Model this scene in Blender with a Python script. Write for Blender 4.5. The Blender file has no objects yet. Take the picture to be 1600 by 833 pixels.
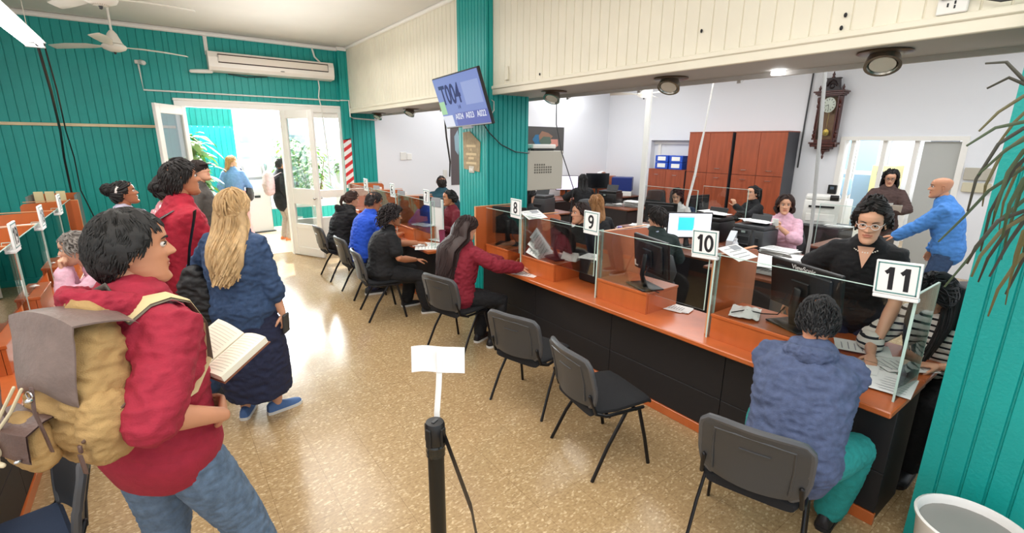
import bpy, bmesh, math, random
from mathutils import Vector, Matrix, Euler, noise
C = bpy.context.scene.collection
PI = math.pi
V = Vector
def lerp(a, b, t): return a + (b - a) * t
def sm(a, b, x):
    t = min(1, max(0, (x - a) / (b - a))); return t * t * (3 - 2 * t)
def S(h):
    h = h.lstrip('#'); r = []
    for i in (0, 2, 4):
        c = int(h[i:i+2], 16) / 255
        r.append(c / 12.92 if c <= .04045 else ((c + .055) / 1.055) ** 2.4)
    return (*r, 1)
def interp(tab, x):
    if x <= tab[0][0]: return tab[0][1:]
    for a, b in zip(tab, tab[1:]):
        if x <= b[0]:
            t = (x - a[0]) / (b[0] - a[0] + 1e-12); t = t * t * (3 - 2 * t) * .5 + t * .5
            return tuple(lerp(p, q, t) for p, q in zip(a[1:], b[1:]))
    return tab[-1][1:]

# ---------------------------------------------------------------- materials
MATS = {}
def mat(name, col, rough=.5, metal=0., noise_=None, bump=None, coat=0., emit=None, alpha=1., spec=.5, stretch=(1, 1, 1), sheen=0.):
    if name in MATS: return MATS[name]
    m = bpy.data.materials.new(name); m.use_nodes = True; MATS[name] = m
    nt = m.node_tree; b = nt.nodes['Principled BSDF']
    if isinstance(col, str): col = S(col)
    b.inputs['Base Color'].default_value = col; b.inputs['Roughness'].default_value = rough; b.inputs['Metallic'].default_value = metal
    b.inputs['Specular IOR Level'].default_value = spec
    if coat: b.inputs['Coat Weight'].default_value = coat; b.inputs['Coat Roughness'].default_value = .12
    if sheen: b.inputs['Sheen Weight'].default_value = sheen
    if emit: b.inputs['Emission Color'].default_value = emit[0] if not isinstance(emit[0], str) else S(emit[0]); b.inputs['Emission Strength'].default_value = emit[1]
    if alpha < 1: b.inputs['Alpha'].default_value = alpha
    if noise_ or bump:
        tc = nt.nodes.new('ShaderNodeTexCoord'); mp = nt.nodes.new('ShaderNodeMapping'); mp.inputs['Scale'].default_value = stretch
        nt.links.new(tc.outputs['Object'], mp.inputs['Vector'])
    if noise_:
        n = nt.nodes.new('ShaderNodeTexNoise'); n.inputs['Scale'].default_value = noise_[0]; n.inputs['Detail'].default_value = 5
        nt.links.new(mp.outputs[0], n.inputs['Vector'])
        r = nt.nodes.new('ShaderNodeValToRGB'); a = noise_[1]
        c2 = noise_[2] if len(noise_) > 2 else None
        r.color_ramp.elements[0].position = .3; r.color_ramp.elements[1].position = .7
        r.color_ramp.elements[0].color = tuple(max(0, c * (1 - a)) for c in col[:3]) + (1,)
        r.color_ramp.elements[1].color = (S(c2) if isinstance(c2, str) else tuple(min(1, c * (1 + a)) for c in col[:3]) + (1,))
        nt.links.new(n.outputs['Fac'], r.inputs['Fac']); nt.links.new(r.outputs[0], b.inputs['Base Color'])
    if bump:
        n = nt.nodes.new('ShaderNodeTexNoise'); n.inputs['Scale'].default_value = bump[0]; n.inputs['Detail'].default_value = 4
        nt.links.new(mp.outputs[0], n.inputs['Vector'])
        bp = nt.nodes.new('ShaderNodeBump'); bp.inputs['Strength'].default_value = bump[1]; bp.inputs['Distance'].default_value = .01
        nt.links.new(n.outputs['Fac'], bp.inputs['Height']); nt.links.new(bp.outputs[0], b.inputs['Normal'])
    return m
def glassmat(name, tint=(.93, .97, .95, 1), refl=.06, power=1.0):
    if name in MATS: return MATS[name]
    m = bpy.data.materials.new(name); m.use_nodes = True; MATS[name] = m
    nt = m.node_tree; nt.nodes.clear()
    o = nt.nodes.new('ShaderNodeOutputMaterial'); mx = nt.nodes.new('ShaderNodeMixShader'); t = nt.nodes.new('ShaderNodeBsdfTransparent')
    g = nt.nodes.new('ShaderNodeBsdfGlossy'); f = nt.nodes.new('ShaderNodeFresnel'); f.inputs['IOR'].default_value = 1.5
    t.inputs['Color'].default_value = tint; g.inputs['Roughness'].default_value = .01
    ml = nt.nodes.new('ShaderNodeMath'); ml.operation = 'MULTIPLY_ADD'; ml.inputs[1].default_value = power; ml.inputs[2].default_value = refl; ml.use_clamp = True
    nt.links.new(f.outputs[0], ml.inputs[0]); nt.links.new(ml.outputs[0], mx.inputs[0])
    nt.links.new(t.outputs[0], mx.inputs[1]); nt.links.new(g.outputs[0], mx.inputs[2]); nt.links.new(mx.outputs[0], o.inputs[0])
    return m

# ---------------------------------------------------------------- mesh builder
class MB:
    def __init__(s): s.v = []; s.f = []; s.m = []; s.s = []
    def add(s, vs, fs, mat=0, smooth=False):
        o = len(s.v); s.v += [tuple(v) for v in vs]
        for f in fs: s.f.append([i + o for i in f]); s.m.append(mat); s.s.append(smooth)
        return s
    def box(s, c, d, bev=0., mat=0, rot=None, seg=1):
        bm = bmesh.new(); bmesh.ops.create_cube(bm, size=1)
        for v in bm.verts: v.co = V((v.co.x * d[0], v.co.y * d[1], v.co.z * d[2]))
        if bev: bmesh.ops.bevel(bm, geom=list(bm.edges), offset=min(bev, min(d) * .49), segments=seg, affect='EDGES', profile=.5)
        M = Matrix.Translation(c) @ (rot.to_4x4() if rot else Matrix())
        bm.verts.index_update()
        s.add([M @ v.co for v in bm.verts], [[v.index for v in f.verts] for f in bm.faces], mat, seg > 1); bm.free(); return s
    def bx(s, a, b, bev=0., mat=0, seg=1):
        return s.box([(p + q) / 2 for p, q in zip(a, b)], [abs(q - p) for p, q in zip(a, b)], bev, mat, None, seg)
    def rings(s, R, mat=0, closed=False, caps=True, smooth=True):
        n = len(R[0]); o = [p for r in R for p in r]; f = []
        k = len(R)
        for i in range(k if closed else k - 1):
            for j in range(n):
                a, b = i * n + j, i * n + (j + 1) % n; c, d = ((i + 1) % k) * n + (j + 1) % n, ((i + 1) % k) * n + j
                f.append([a, b, c, d])
        s.add(o, f, mat, smooth)
        if caps and not closed:
            s.add(R[0], [list(range(n))[::-1]], mat, False); s.add(R[-1], [list(range(n))], mat, False)
        return s
    def path(s, pts, rad, side=None, n=10, mat=0, closed=False, round_=True, smooth=True, power=1.0):
        pts = [V(p) for p in pts]; k = len(pts)
        if not isinstance(rad, (list, tuple)) or (isinstance(rad, tuple) and len(rad) == 2 and not isinstance(rad[0], (tuple, list))): rad = [rad] * k
        rad = [(r, r) if not isinstance(r, (tuple, list)) else r for r in rad]
        R = []; prev = None
        for i in range(k):
            t = (pts[(i + 1) % k] - pts[i - 1]) if closed else (pts[min(i + 1, k - 1)] - pts[max(i - 1, 0)])
            if t.length < 1e-9: t = V((0, 0, 1))
            t.normalize()
            sd = V(side[i] if isinstance(side, list) else side) if side is not None else (prev if prev is not None else (V((0, 0, 1)) if abs(t.z) < .9 else V((1, 0, 0))))
            a = sd - t * sd.dot(t)
            if a.length < 1e-6: a = t.orthogonal()
            a.normalize(); b = t.cross(a); prev = a
            ring = []
            for j in range(n):
                th = 2 * PI * j / n; c, q = math.cos(th), math.sin(th)
                if power != 1: c = math.copysign(abs(c) ** power, c); q = math.copysign(abs(q) ** power, q)
                ring.append(pts[i] + a * c * rad[i][0] + b * q * rad[i][1])
            R.append((ring, pts[i], t, rad[i]))
        rr = [r[0] for r in R]
        if round_ and not closed:
            def cap(e, sgn):
                ring, p, t, rd = e; m = min(rd); out = []
                for sc, off in ((.86, .5), (.5, .86), (.12, 1.0)):
                    out.append([p + (q - p) * sc + t * sgn * m * off for q in ring])
                return out
            rr = cap(R[0], -1)[::-1] + rr + cap(R[-1], 1)
        return s.rings(rr, mat, closed, True, smooth)
    def cyl(s, p0, p1, r0, r1=None, n=16, mat=0, smooth=True):
        return s.path([p0, p1], [(r0, r0), (r1 if r1 is not None else r0,) * 2], None, n, mat, False, False, smooth)
    def lathe(s, prof, n=24, mat=0, M=None, smooth=True, arc=2 * PI):
        M = M or Matrix(); R = [[M @ V((r * math.cos(2 * PI * j / n), r * math.sin(2 * PI * j / n), z)) for j in range(n)] for r, z in prof]
        return s.rings(R, mat, False, True, smooth)
    def ell(s, c, r, n=16, mat=0, M=None):
        M = M or Matrix(); k = max(6, n // 2); R = []
        for i in range(1, k):
            a = PI * i / k
            R.append([V(c) + M.to_3x3() @ V((r[0] * math.sin(a) * math.cos(2 * PI * j / n), r[1] * math.sin(a) * math.sin(2 * PI * j / n), -r[2] * math.cos(a))) for j in range(n)])
        return s.rings(R, mat)
    def prism(s, poly, h, M=None, mat=0, smooth=False):
        M = M or Matrix(); n = len(poly)
        a = [M @ V((x, y, 0)) for x, y in poly]; b = [M @ V((x, y, h)) for x, y in poly]
        return s.add(a + b, [list(range(n))[::-1], list(range(n, 2 * n))] + [[i, (i + 1) % n, n + (i + 1) % n, n + i] for i in range(n)], mat, smooth)
    def quad(s, a, b, c, d, mat=0): return s.add([a, b, c, d], [[0, 1, 2, 3]], mat)
    def mesh(s, name, mats, fix=True):
        me = bpy.data.meshes.new(name); me.from_pydata(s.v, [], s.f)
        for m in (mats if isinstance(mats, (list, tuple)) else [mats]): me.materials.append(m)
        me.polygons.foreach_set('material_index', s.m); me.polygons.foreach_set('use_smooth', s.s)
        if fix:
            bm = bmesh.new(); bm.from_mesh(me); bmesh.ops.recalc_face_normals(bm, faces=bm.faces); bm.to_mesh(me); bm.free()
        if any(s.s): me.set_sharp_from_angle(angle=.7)
        me.update(); return me
    def obj(s, name, mats, parent=None, loc=(0, 0, 0), rot=None):
        return link(name, s.mesh(name, mats), parent, loc, rot)
def link(name, me, parent=None, loc=(0, 0, 0), rot=None):
    o = bpy.data.objects.new(name, me); C.objects.link(o); o.location = loc
    if rot: o.rotation_euler = rot
    if parent: o.parent = parent
    return o
def tag(o, label=None, cat=None, group=None, kind=None):
    if label: o['label'] = label
    if cat: o['category'] = cat
    if group: o['group'] = group
    if kind: o['kind'] = kind
    return o
def thing(name, label, cat, loc=(0, 0, 0), rz=0, group=None, rot=None):
    o = bpy.data.objects.new(name, None); C.objects.link(o); o.location = loc; o.rotation_euler = rot or (0, 0, rz); o.empty_display_size = .1
    return tag(o, label, cat, group)
def struct(name, mb, mats, parent=None):
    return tag(mb.obj(name, mats, parent), kind='structure') if parent is None else mb.obj(name, mats, parent)
def copy_tree(o, parent=None):
    c = o.copy(); C.objects.link(c)
    if parent: c.parent = parent
    for ch in list(o.children): copy_tree(ch, c)
    return c
def dup(root, loc, rz, label, group=None):
    r = copy_tree(root); r.location = loc; r.rotation_euler = (0, 0, rz); tag(r, label, None, group); return r
def baked(o):
    dg = bpy.context.evaluated_depsgraph_get(); dg.update()
    me = bpy.data.meshes.new_from_object(o.evaluated_get(dg)); bpy.data.objects.remove(o); return me
def remesh(mb, voxel, smooth=4, mats=None, wr=None):
    o = bpy.data.objects.new('tmp', mb.mesh('tmp', mats or [])); C.objects.link(o)
    r = o.modifiers.new('r', 'REMESH'); r.mode = 'VOXEL'; r.voxel_size = voxel; r.use_smooth_shade = True
    if smooth:
        q = o.modifiers.new('s', 'SMOOTH'); q.iterations = smooth; q.factor = .5
    me = baked(o)
    if mats is not None:
        me.materials.clear()
        for m in mats: me.materials.append(m)
        me.polygons.foreach_set('material_index', [0] * len(me.polygons))
    if wr:
        amp, fr = wr; ns = [v.normal.copy() for v in me.vertices]
        for v, nn in zip(me.vertices, ns):
            p = v.co
            d = noise.noise(V((p.x * fr, p.y * fr, p.z * fr * 1.9))) + .5 * noise.noise(V((p.x * fr * 2.3 + 7, p.y * fr * 2.3, p.z * fr * 4.4)))
            d = 1 - abs(d) * 2 if True else d
            v.co = p + nn * amp * (d - .4)
    me.polygons.foreach_set('use_smooth', [True] * len(me.polygons)); me.update(); return me
def text_mesh(txt, size, extrude=.0006, bold=0.):
    cu = bpy.data.curves.new('t', 'FONT'); cu.body = txt; cu.size = size; cu.extrude = extrude; cu.align_x = 'CENTER'; cu.align_y = 'CENTER'; cu.offset = bold
    o = bpy.data.objects.new('t', cu); C.objects.link(o); return baked(o)
def text(name, txt, size, m, parent, M, bold=0., sx=1.):
    me = text_mesh(txt, size, .0006, bold); me.transform(M @ Matrix.Diagonal((sx, 1, 1, 1))); me.materials.clear(); me.materials.append(m)
    return link(name, me, parent)
def frame_m(o, x, y, z):
    M = Matrix((V(x), V(y), V(z))).transposed().to_4x4(); M.translation = V(o); return M
def FX(o): return frame_m(o, (0, -1, 0), (0, 0, 1), (-1, 0, 0))   # faces -X, reads along -Y
def FY(o): return frame_m(o, (1, 0, 0), (0, 0, 1), (0, -1, 0))    # faces -Y, reads along +X
# ---------------------------------------------------------------- shared materials
M_teal = mat('teal_paint', '#0a9a94', .45, bump=(60, .25), noise_=(2.5, .06))
M_white = mat('white_wall_paint', '#e9eaee', .6, bump=(30, .08))
M_cream = mat('cream_board', '#e8e2cf', .5, noise_=(3, .03))
M_ceil = mat('ceiling_paint', '#dcd9d2', .75, noise_=(1.5, .03))
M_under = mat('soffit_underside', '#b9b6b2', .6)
M_trimw = mat('white_gloss', '#f2efe9', .35)
M_strip = mat('pale_wood_strip', '#dcc9a3', .5, noise_=(14, .12), stretch=(.3, 1, 4))
M_wood = mat('cherry_laminate', '#bd6230', .3, noise_=(9, .10), stretch=(1, 1, .25), coat=.3)
M_woodd = mat('dark_cherry_laminate', '#9c4c30', .35, noise_=(10, .16), stretch=(2, 2, .22), coat=.15)
M_black = mat('black_plastic', '#1a1a1b', .4)
M_blackm = mat('black_matte_board', '#17161a', .55, bump=(200, .05))
M_gray = mat('dark_grey_plastic', '#3b3c3e', .42, bump=(220, .06))
M_metalb = mat('black_metal_tube', '#1b1a1c', .35, .4)
M_chrome = mat('chrome', '#c8c8c8', .15, 1.)
M_paper = mat('paper', '#f1f1ee', .7)
M_print = mat('print_grey', '#9a9da2', .7)
M_ink = mat('ink', '#141318', .6)
M_glass = glassmat('screen_glass', (.96, .98, .97, 1), .01, .6)
M_glassr = glassmat('mirror_like_glass', (.93, .95, .94, 1), .05, 1.5)
M_glasst = glassmat('green_glass', (.80, .92, .88, 1), .03, .9)
M_edge = mat('glass_edge', '#bfd9cf', .2)
M_navy = mat('navy_fabric', '#25344c', .85, bump=(300, .3))
M_beige = mat('beige_metal', '#b9b3a4', .5)
M_pvc = mat('white_plastic', '#e8e6e0', .4)

def floor_mat():
    m = bpy.data.materials.new('vinyl_tile_floor'); m.use_nodes = True; nt = m.node_tree; b = nt.nodes['Principled BSDF']; L = nt.links.new; N = nt.nodes.new
    tc = N('ShaderNodeTexCoord')
    mp = N('ShaderNodeMapping'); mp.inputs['Rotation'].default_value = (0, 0, .6); mp.inputs['Scale'].default_value = (1, 1.7, 1); L(tc.outputs['Object'], mp.inputs[0])
    vo = N('ShaderNodeTexVoronoi'); vo.inputs['Scale'].default_value = 62; vo.inputs['Randomness'].default_value = 1; L(mp.outputs[0], vo.inputs['Vector'])
    n1 = N('ShaderNodeTexNoise'); n1.inputs['Scale'].default_value = 55; n1.inputs['Detail'].default_value = 3; L(tc.outputs['Object'], n1.inputs['Vector'])
    r = N('ShaderNodeValToRGB'); e = r.color_ramp.elements
    e[0].position = .0; e[0].color = S('#a08560'); e[1].position = 1; e[1].color = S('#c6ab84')
    x = e.new(.35); x.color = S('#b0946c'); x = e.new(.72); x.color = S('#b69a72'); x = e.new(.86); x.color = S('#d3bb94')
    L(vo.outputs['Color'], r.inputs[0])
    mix = N('ShaderNodeMix'); mix.data_type = 'RGBA'; mix.blend_type = 'MULTIPLY'; mix.inputs[0].default_value = .35
    r2 = N('ShaderNodeValToRGB'); r2.color_ramp.elements[0].position = .35; r2.color_ramp.elements[0].color = (.5, .45, .4, 1); r2.color_ramp.elements[1].position = .65
    L(n1.outputs['Fac'], r2.inputs[0]); L(r.outputs[0], mix.inputs[6]); L(r2.outputs[0], mix.inputs[7])
    bk = N('ShaderNodeTexBrick'); bk.offset = 0; bk.inputs['Scale'].default_value = 1; bk.inputs['Brick Width'].default_value = .3; bk.inputs['Row Height'].default_value = .3
    bk.inputs['Mortar Size'].default_value = .0016; bk.inputs['Mortar Smooth'].default_value = .3; bk.inputs['Color1'].default_value = (1, 1, 1, 1); bk.inputs['Color2'].default_value = (.93, .93, .93, 1); bk.inputs['Mortar'].default_value = (.42, .36, .3, 1)
    mp2 = N('ShaderNodeMapping'); mp2.inputs['Location'].default_value = (.02, .04, 0); L(tc.outputs['Object'], mp2.inputs[0]); L(mp2.outputs[0], bk.inputs['Vector'])
    mx2 = N('ShaderNodeMix'); mx2.data_type = 'RGBA'; mx2.blend_type = 'MULTIPLY'; mx2.inputs[0].default_value = .6
    L(mix.outputs[2], mx2.inputs[6]); L(bk.outputs['Color'], mx2.inputs[7]); L(mx2.outputs[2], b.inputs['Base Color'])
    n3 = N('ShaderNodeTexNoise'); n3.inputs['Scale'].default_value = 3; L(tc.outputs['Object'], n3.inputs['Vector'])
    mr = N('ShaderNodeMapRange'); mr.inputs['To Min'].default_value = .12; mr.inputs['To Max'].default_value = .26; L(n3.outputs['Fac'], mr.inputs['Value']); L(mr.outputs[0], b.inputs['Roughness'])
    b.inputs['Specular IOR Level'].default_value = .5
    return m
W = 9.2; CEIL = 3.6; XS = 3.02; SB = 2.5; XW = 9.95; XL = -2.6; YB = -1.5
def grooved(mb, o, u, n, w, h, sp=.1, gw=.012, gd=.009, mat=0, phase=.5):
    """vertical board panel with V grooves, from point o along u, height h, facing n"""
    o, u, n = V(o), V(u).normalized(), V(n).normalized(); xs = [(0, 0)]; k = sp * phase
    while k < w - gw:
        xs += [(k - gw / 2, 0), (k - gw * .2, -gd), (k + gw * .2, -gd), (k + gw / 2, 0)]; k += sp
    xs.append((w, 0)); a = [o + u * x + n * d for x, d in xs]; m = len(a)
    mb.add(a + [p + V((0, 0, h)) for p in a], [[i, i + 1, m + i + 1, m + i] for i in range(m - 1)], mat)
    b = -.03
    bk = [o + n * b, o + u * w + n * b]; bk += [p + V((0, 0, h)) for p in bk]
    mb.add(bk, [[0, 1, 3, 2]], mat)

# floor, ceiling
struct('floor', MB().bx((XL, YB, -.05), (XW + 3.2, 14.2, 0)), floor_mat())
struct('ceiling', MB().bx((XL, YB, CEIL), (XW + .2, W + .1, CEIL + .1)), M_ceil)
# teal far wall of the hall with the door opening
b = MB(); X0, X1 = .37, 2.86; FT = 2.58
grooved(b, (XL, W, 0), (1, 0, 0), (0, -1, 0), X0 - XL, CEIL, .1)
grooved(b, (X0, W, FT), (1, 0, 0), (0, -1, 0), X1 - X0, CEIL - FT, .1)
grooved(b, (X1, W, 0), (1, 0, 0), (0, -1, 0), 3.5 - X1, CEIL, .085)
b.bx((XL, W + .03, 0), (X0, W + .16, CEIL)).bx((X0, W + .03, FT), (X1, W + .16, CEIL)).bx((X1, W + .03, 0), (3.5, W + .16, CEIL))
grooved(b, (2.86, W - .1, 0), (1, 0, 0), (0, -1, 0), .16, CEIL, .08); b.bx((2.86, W - .1 + .03, 0), (3.02, W, CEIL))
b.quad((2.86, W - .1, 0), (2.86, W, 0), (2.86, W, CEIL), (2.86, W - .1, CEIL)); b.quad((3.02, W - .1, 0), (3.02, W, 0), (3.02, W, CEIL), (3.02, W - .1, CEIL))
struct('wall_far', b, M_teal)
struct('wall_office_far', MB().bx((3.5, W, 0), (XW, W + .16, CEIL)), M_white)
struct('wall_left', MB().bx((XL - .12, YB, 0), (XL, W + .1, CEIL)), M_white)
# office clock wall: panels round a doorway and a blind recess
b = MB(); DY0, DY1, DT = 1.98, 3.56, 2.1; RY0, RY1 = 5.6, 7.76
b.bx((XW, YB, 0), (XW + .16, DY0, CEIL)).bx((XW, DY1, 0), (XW + .16, RY0, CEIL)).bx((XW, RY1, 0), (XW + .16, W + .16, CEIL))
b.bx((XW, DY0, DT), (XW + .16, DY1, CEIL)).bx((XW, RY0, 2.09), (XW + .16, RY1, CEIL)).bx((XW + .16, RY0, 0), (XW + .26, RY1, 2.09))
struct('wall_office_side', b, M_white)
b = MB()
b.bx((XW + .13, RY1 - .2, 0), (XW + .18, RY1 - .12, 2.05)).bx((XW + .12, RY0, 2.0), (XW + .18, RY1, 2.07))
struct('trim_1', b, M_trimw)
# soffit boxing over the counter
b = MB()
grooved(b, (XS, YB, SB + .07), (0, 1, 0), (-1, 0, 0), W - .1 - YB, CEIL - SB - .07, .1, .010, .007)
b.bx((XS + .03, YB, SB + .005), (XS + .1, W, CEIL))
struct('wall_soffit', b, M_cream)
b = MB(); b.bx((XS - .012, YB, SB - .01), (XS + .02, W - .1, SB + .05), .004).bx((XS - .024, YB, SB + .045), (XS + .02, W - .1, SB + .08), .006)
struct('trim_2', b, M_cream)
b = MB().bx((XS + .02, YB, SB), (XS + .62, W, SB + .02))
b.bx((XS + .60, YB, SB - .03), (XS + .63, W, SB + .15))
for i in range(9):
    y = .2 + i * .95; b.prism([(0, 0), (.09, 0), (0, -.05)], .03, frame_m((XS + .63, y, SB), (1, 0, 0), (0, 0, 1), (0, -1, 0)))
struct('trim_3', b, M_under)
# ceiling mouldings
b = MB()
b.path([(XL, W - .03, CEIL - .035), (2.86, W - .03, CEIL - .035), (2.86, W - .13, CEIL - .035), (XS - .02, W - .13, CEIL - .035)], (.035, .035), (0, 0, 1), 8, 0, False, False, False)
b.path([(XS - .02, W - .1, CEIL - .02), (XS - .02, YB, CEIL - .02)], (.025, .025), (0, 0, 1), 8, 0, False, False, False)
struct('trim_4', b, M_trimw)
struct('trim_5', MB().bx((XL, W - .022, 2.165), (X0 - .02, W, 2.205), .004), M_strip)
struct('baseboard_far', MB().bx((XL, W - .02, 0), (X0, W, .09), .004), M_teal)
# columns
def column(name, x0, x1, y0, y1, sp):
    b = MB()
    grooved(b, (x0, y0, 0), (0, 1, 0), (-1, 0, 0), y1 - y0, CEIL, sp, .014, .01); grooved(b, (x0, y0, 0), (1, 0, 0), (0, -1, 0), x1 - x0, CEIL, sp, .014, .01)
    grooved(b, (x1, y0, 0), (0, 1, 0), (1, 0, 0), y1 - y0, CEIL, sp, .014, .01); grooved(b, (x0, y1, 0), (1, 0, 0), (0, 1, 0), x1 - x0, CEIL, sp, .014, .01)
    b.bx((x0 + .012, y0 + .012, 0), (x1 - .012, y1 - .012, CEIL)); return struct(name, b, M_teal)
column('pillar_middle', 2.93, 3.5, 4.46, 5.05, .062)
column('pillar_near', 2.93, 3.5, -.6, .452, .085)

# ---------------------------------------------------------------- the double door in the far wall
b = MB(); FD = .12
b.bx((X0, W - .03, 0), (X0 + .09, W + FD, FT)).bx((X1 - .05, W - .03, 0), (X1, W + FD, FT)).bx((X0, W - .035, FT - .09), (X1, W + FD, FT)).bx((X0 - .01, W - .045, FT - .005), (X1, W + FD, FT + .03), .006)
b.bx((1.83, W - .03, 0), (1.92, W + FD, FT - .09)); b.bx((X0 + .09, W, 2.5), (1.83, W + .08, FT - .06))
b.bx((1.92, W + .01, 0), (X1 - .05, W + .07, .62)).bx((1.92, W + .01, .98), (X1 - .05, W + .07, 1.12)).bx((1.92, W + .01, 2.4), (X1 - .05, W + .07, 2.5))
b.bx((2.34, W + .02, 1.1), (2.38, W + .06, 2.42))
fr = struct('door_1', b, M_trimw)
MB().bx((1.92, W + .035, .62), (X1 - .05, W + .041, 2.42)).obj('sidelight_pane', M_glass, fr)
def leaf(name, h, ang, sgn):
    o = thing(name, None, None, (h[0], h[1], 0), ang); tag(o, kind='structure'); w, t, H_ = .72, .045, 2.49; b = MB(); sx = sgn
    def r(x0, x1, z0, z1, tk=t, bev=.004): b.bx((sx * x0, -tk / 2, z0), (sx * x1, tk / 2, z1), bev)
    r(0, .1, .015, H_); r(w - .1, w, .015, H_); r(.1, w - .1, H_ - .13, H_); r(.1, w - .1, .93, 1.2); r(.1, w - .1, .015, .16); r(.1, w - .1, .5, .58); r(.1, w - .1, .15, .51, .02)
    b.obj('leaf_frame', M_trimw, o)
    MB().bx((sx * .1, -.003, 1.2), (sx * (w - .1), .003, H_ - .13)).bx((sx * .1, -.003, .58), (sx * (w - .1), .003, .93)).obj('leaf_pane', M_glass, o)
    k = MB(); k.cyl((sx * (w - .05), -.07, 1.05), (sx * (w - .05), .07, 1.05), .009); k.ell((sx * (w - .05), -.075, 1.05), (.022, .022, .022)); k.ell((sx * (w - .05), .075, 1.05), (.022, .022, .022)); k.obj('door_knob', M_chrome, o)
    return o
leaf('door_2', (.49, W - .07), math.atan2(.60, .38), -1)          # left leaf folded back against the wall
leaf('door_3', (1.86, W - .07), -math.atan2(.63, .33), 1)
b = MB(); Y_ = W - .105
b.bx((2.845, Y_ - .006, 1.15), (2.99, Y_, 2.02))
for i in range(6):
    z = 1.2 + i * .15
    b.add([(2.845, Y_ - .0075, z), (2.99, Y_ - .0075, z + .1), (2.99, Y_ - .0075, min(2.02, z + .17)), (2.845, Y_ - .0075, z + .07)], [[0, 1, 2, 3]], 1)
tag(b.obj('warning_strip', [M_paper, mat('red_tape', '#cf2b2b', .5)]), 'red and white striped warning strip beside the double door', 'warning strip')
struct('trim_6', MB().box((2.1, W - .22, .03), (.09, .05, .06), .005), M_strip)

# ---------------------------------------------------------------- bright entrance porch beyond the door
PY = 12.45; M_porch = mat('porch_white', '#f4f4f2', .6)
b = MB(); grooved(b, (-1.2, PY, 0), (1, 0, 0), (0, -1, 0), 2.72, 2.75, .1); b.bx((-1.2, PY + .03, 0), (1.52, PY + .15, 2.75))
grooved(b, (1.52, PY, 0), (1, 0, 0), (0, -1, 0), 3.2, .42, .1); b.bx((1.52, PY + .03, 0), (4.72, PY + .15, .42)); struct('wall_porch_far', b, M_teal)
b = MB(); grooved(b, (-1.2, W + .16, 0), (0, 1, 0), (1, 0, 0), PY - W - .16, 2.75, .1); b.bx((-1.3, W + .16, 0), (-1.2, PY + .15, 2.75)); struct('wall_porch_left', b, M_teal)
b = MB()
for x in (1.52, 2.42, 3.3, 4.2): b.bx((x, PY + .02, .42), (x + .09, PY + .12, 2.75))
for z in (.42, 1.42, 1.86, 2.5): b.bx((1.52, PY + .03, z), (4.3, PY + .11, z + .08))
b.bx((1.98, PY + .04, 1.9), (2.02, PY + .1, 2.5)); wn = struct('window_1', b, M_trimw)
MB().bx((1.6, PY + .065, .5), (4.2, PY + .071, 2.55)).obj('window_pane', M_glass, wn)
b = MB().bx((1.0, 14.0, 0), (6.0, 14.1, 3.6)); struct('wall_street', b, mat('street_facade', '#eceef2', .8))
b = MB()
for i in range(3):
    for j in range(2): b.bx((1.5 + i * 1.0, 13.93, .6 + j * 1.35), (2.1 + i * 1.0, 14.01, 1.6 + j * 1.3))
struct('window_2', b, mat('street_window', '#aebccf', .3))
struct('ceiling_porch', MB().bx((-1.3, W + .16, 2.75), (4.8, PY - 1.4, 2.85)), M_porch)
struct('floor_porch', MB().bx((-1.2, W + .17, 0), (4.8, 14.0, .004)), mat('porch_floor', '#cdb79a', .35))

# room behind the office doorway
b = MB(); b.bx((XW + 3.0, 1.0, 0), (XW + 3.1, 6.0, 2.8)).bx((XW + .16, .9, 0), (XW + 3.1, 1.0, 2.8)).bx((XW + .16, 5.3, 0), (XW + 3.1, 5.4, 2.8)); struct('wall_back_room', b, M_white)
struct('ceiling_back_room', MB().bx((XW + .16, .9, 2.8), (XW + 3.1, 5.4, 2.9)), M_white)
b = MB(); b.bx((XW - .02, DY0 - .07, 0), (XW + .17, DY0 + .008, DT + .06)).bx((XW - .02, DY1 - .008, 0), (XW + .17, DY1 + .07, DT + .06)).bx((XW - .02, DY0 + .008, DT - .008), (XW + .17, DY1 - .008, DT + .06))
struct('trim_7', b, M_trimw)
b = MB(); b.bx((XW + .06, DY0, 0), (XW + .1, DY0 + .48, DT - .02))
struct('door_4', b, mat('grey_door', '#b9bab6', .5))
b = MB()
for y in (2.52, 2.95, 3.42): b.bx((XW + .05, y, 0), (XW + .11, y + .06, DT))
struct('door_5', b, M_trimw)
# ---------------------------------------------------------------- service counters
CT = .73
def counter(label, xf, dirx, y0, y1, depth=.55, seams=()):
    """xf = customer edge, dirx = +1 if the staff sit at larger x"""
    o = thing('service_counter', label, 'counter', (xf, y0, 0)); d = dirx; L = y1 - y0
    MB().bx((0, 0, CT - .035), (d * depth, L, CT), .006).obj('worktop', M_wood, o)
    ys = [0.] + [s - y0 for s in seams] + [L]
    for a, b in zip(ys, ys[1:]):
        for z0, z1 in ((.075, .318), (.322, CT - .036)):
            MB().bx((d * .13, a + .0025, z0), (d * .155, b - .0025, z1), .002).obj('front_panel', M_blackm, o)
    MB().bx((d * .122, 0, 0), (d * .15, L, .07), .003).obj('kick_strip', M_wood, o)
    for y in (.01, L - .04): MB().bx((d * .16, y, 0), (d * (depth - .03), y + .03, CT - .036)).obj('end_panel', M_blackm, o)
    return o
counter('long counter with cherry top and black front below windows 8 to 11', 2.745, 1, .572, 4.455, .56, (1.5, 2.5, 3.5))
counter('cherry topped counter with black front running from the teal pillar to the double door', 2.49, 1, 5.07, 8.55, .6, (6.0, 7.0, 7.9))
counter('cherry topped counter along the left edge of the hall under tilted glass panes', -.70, -1, 2.3, 8.3, .58, (3.4, 4.5, 5.5, 6.6, 7.6))
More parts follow.
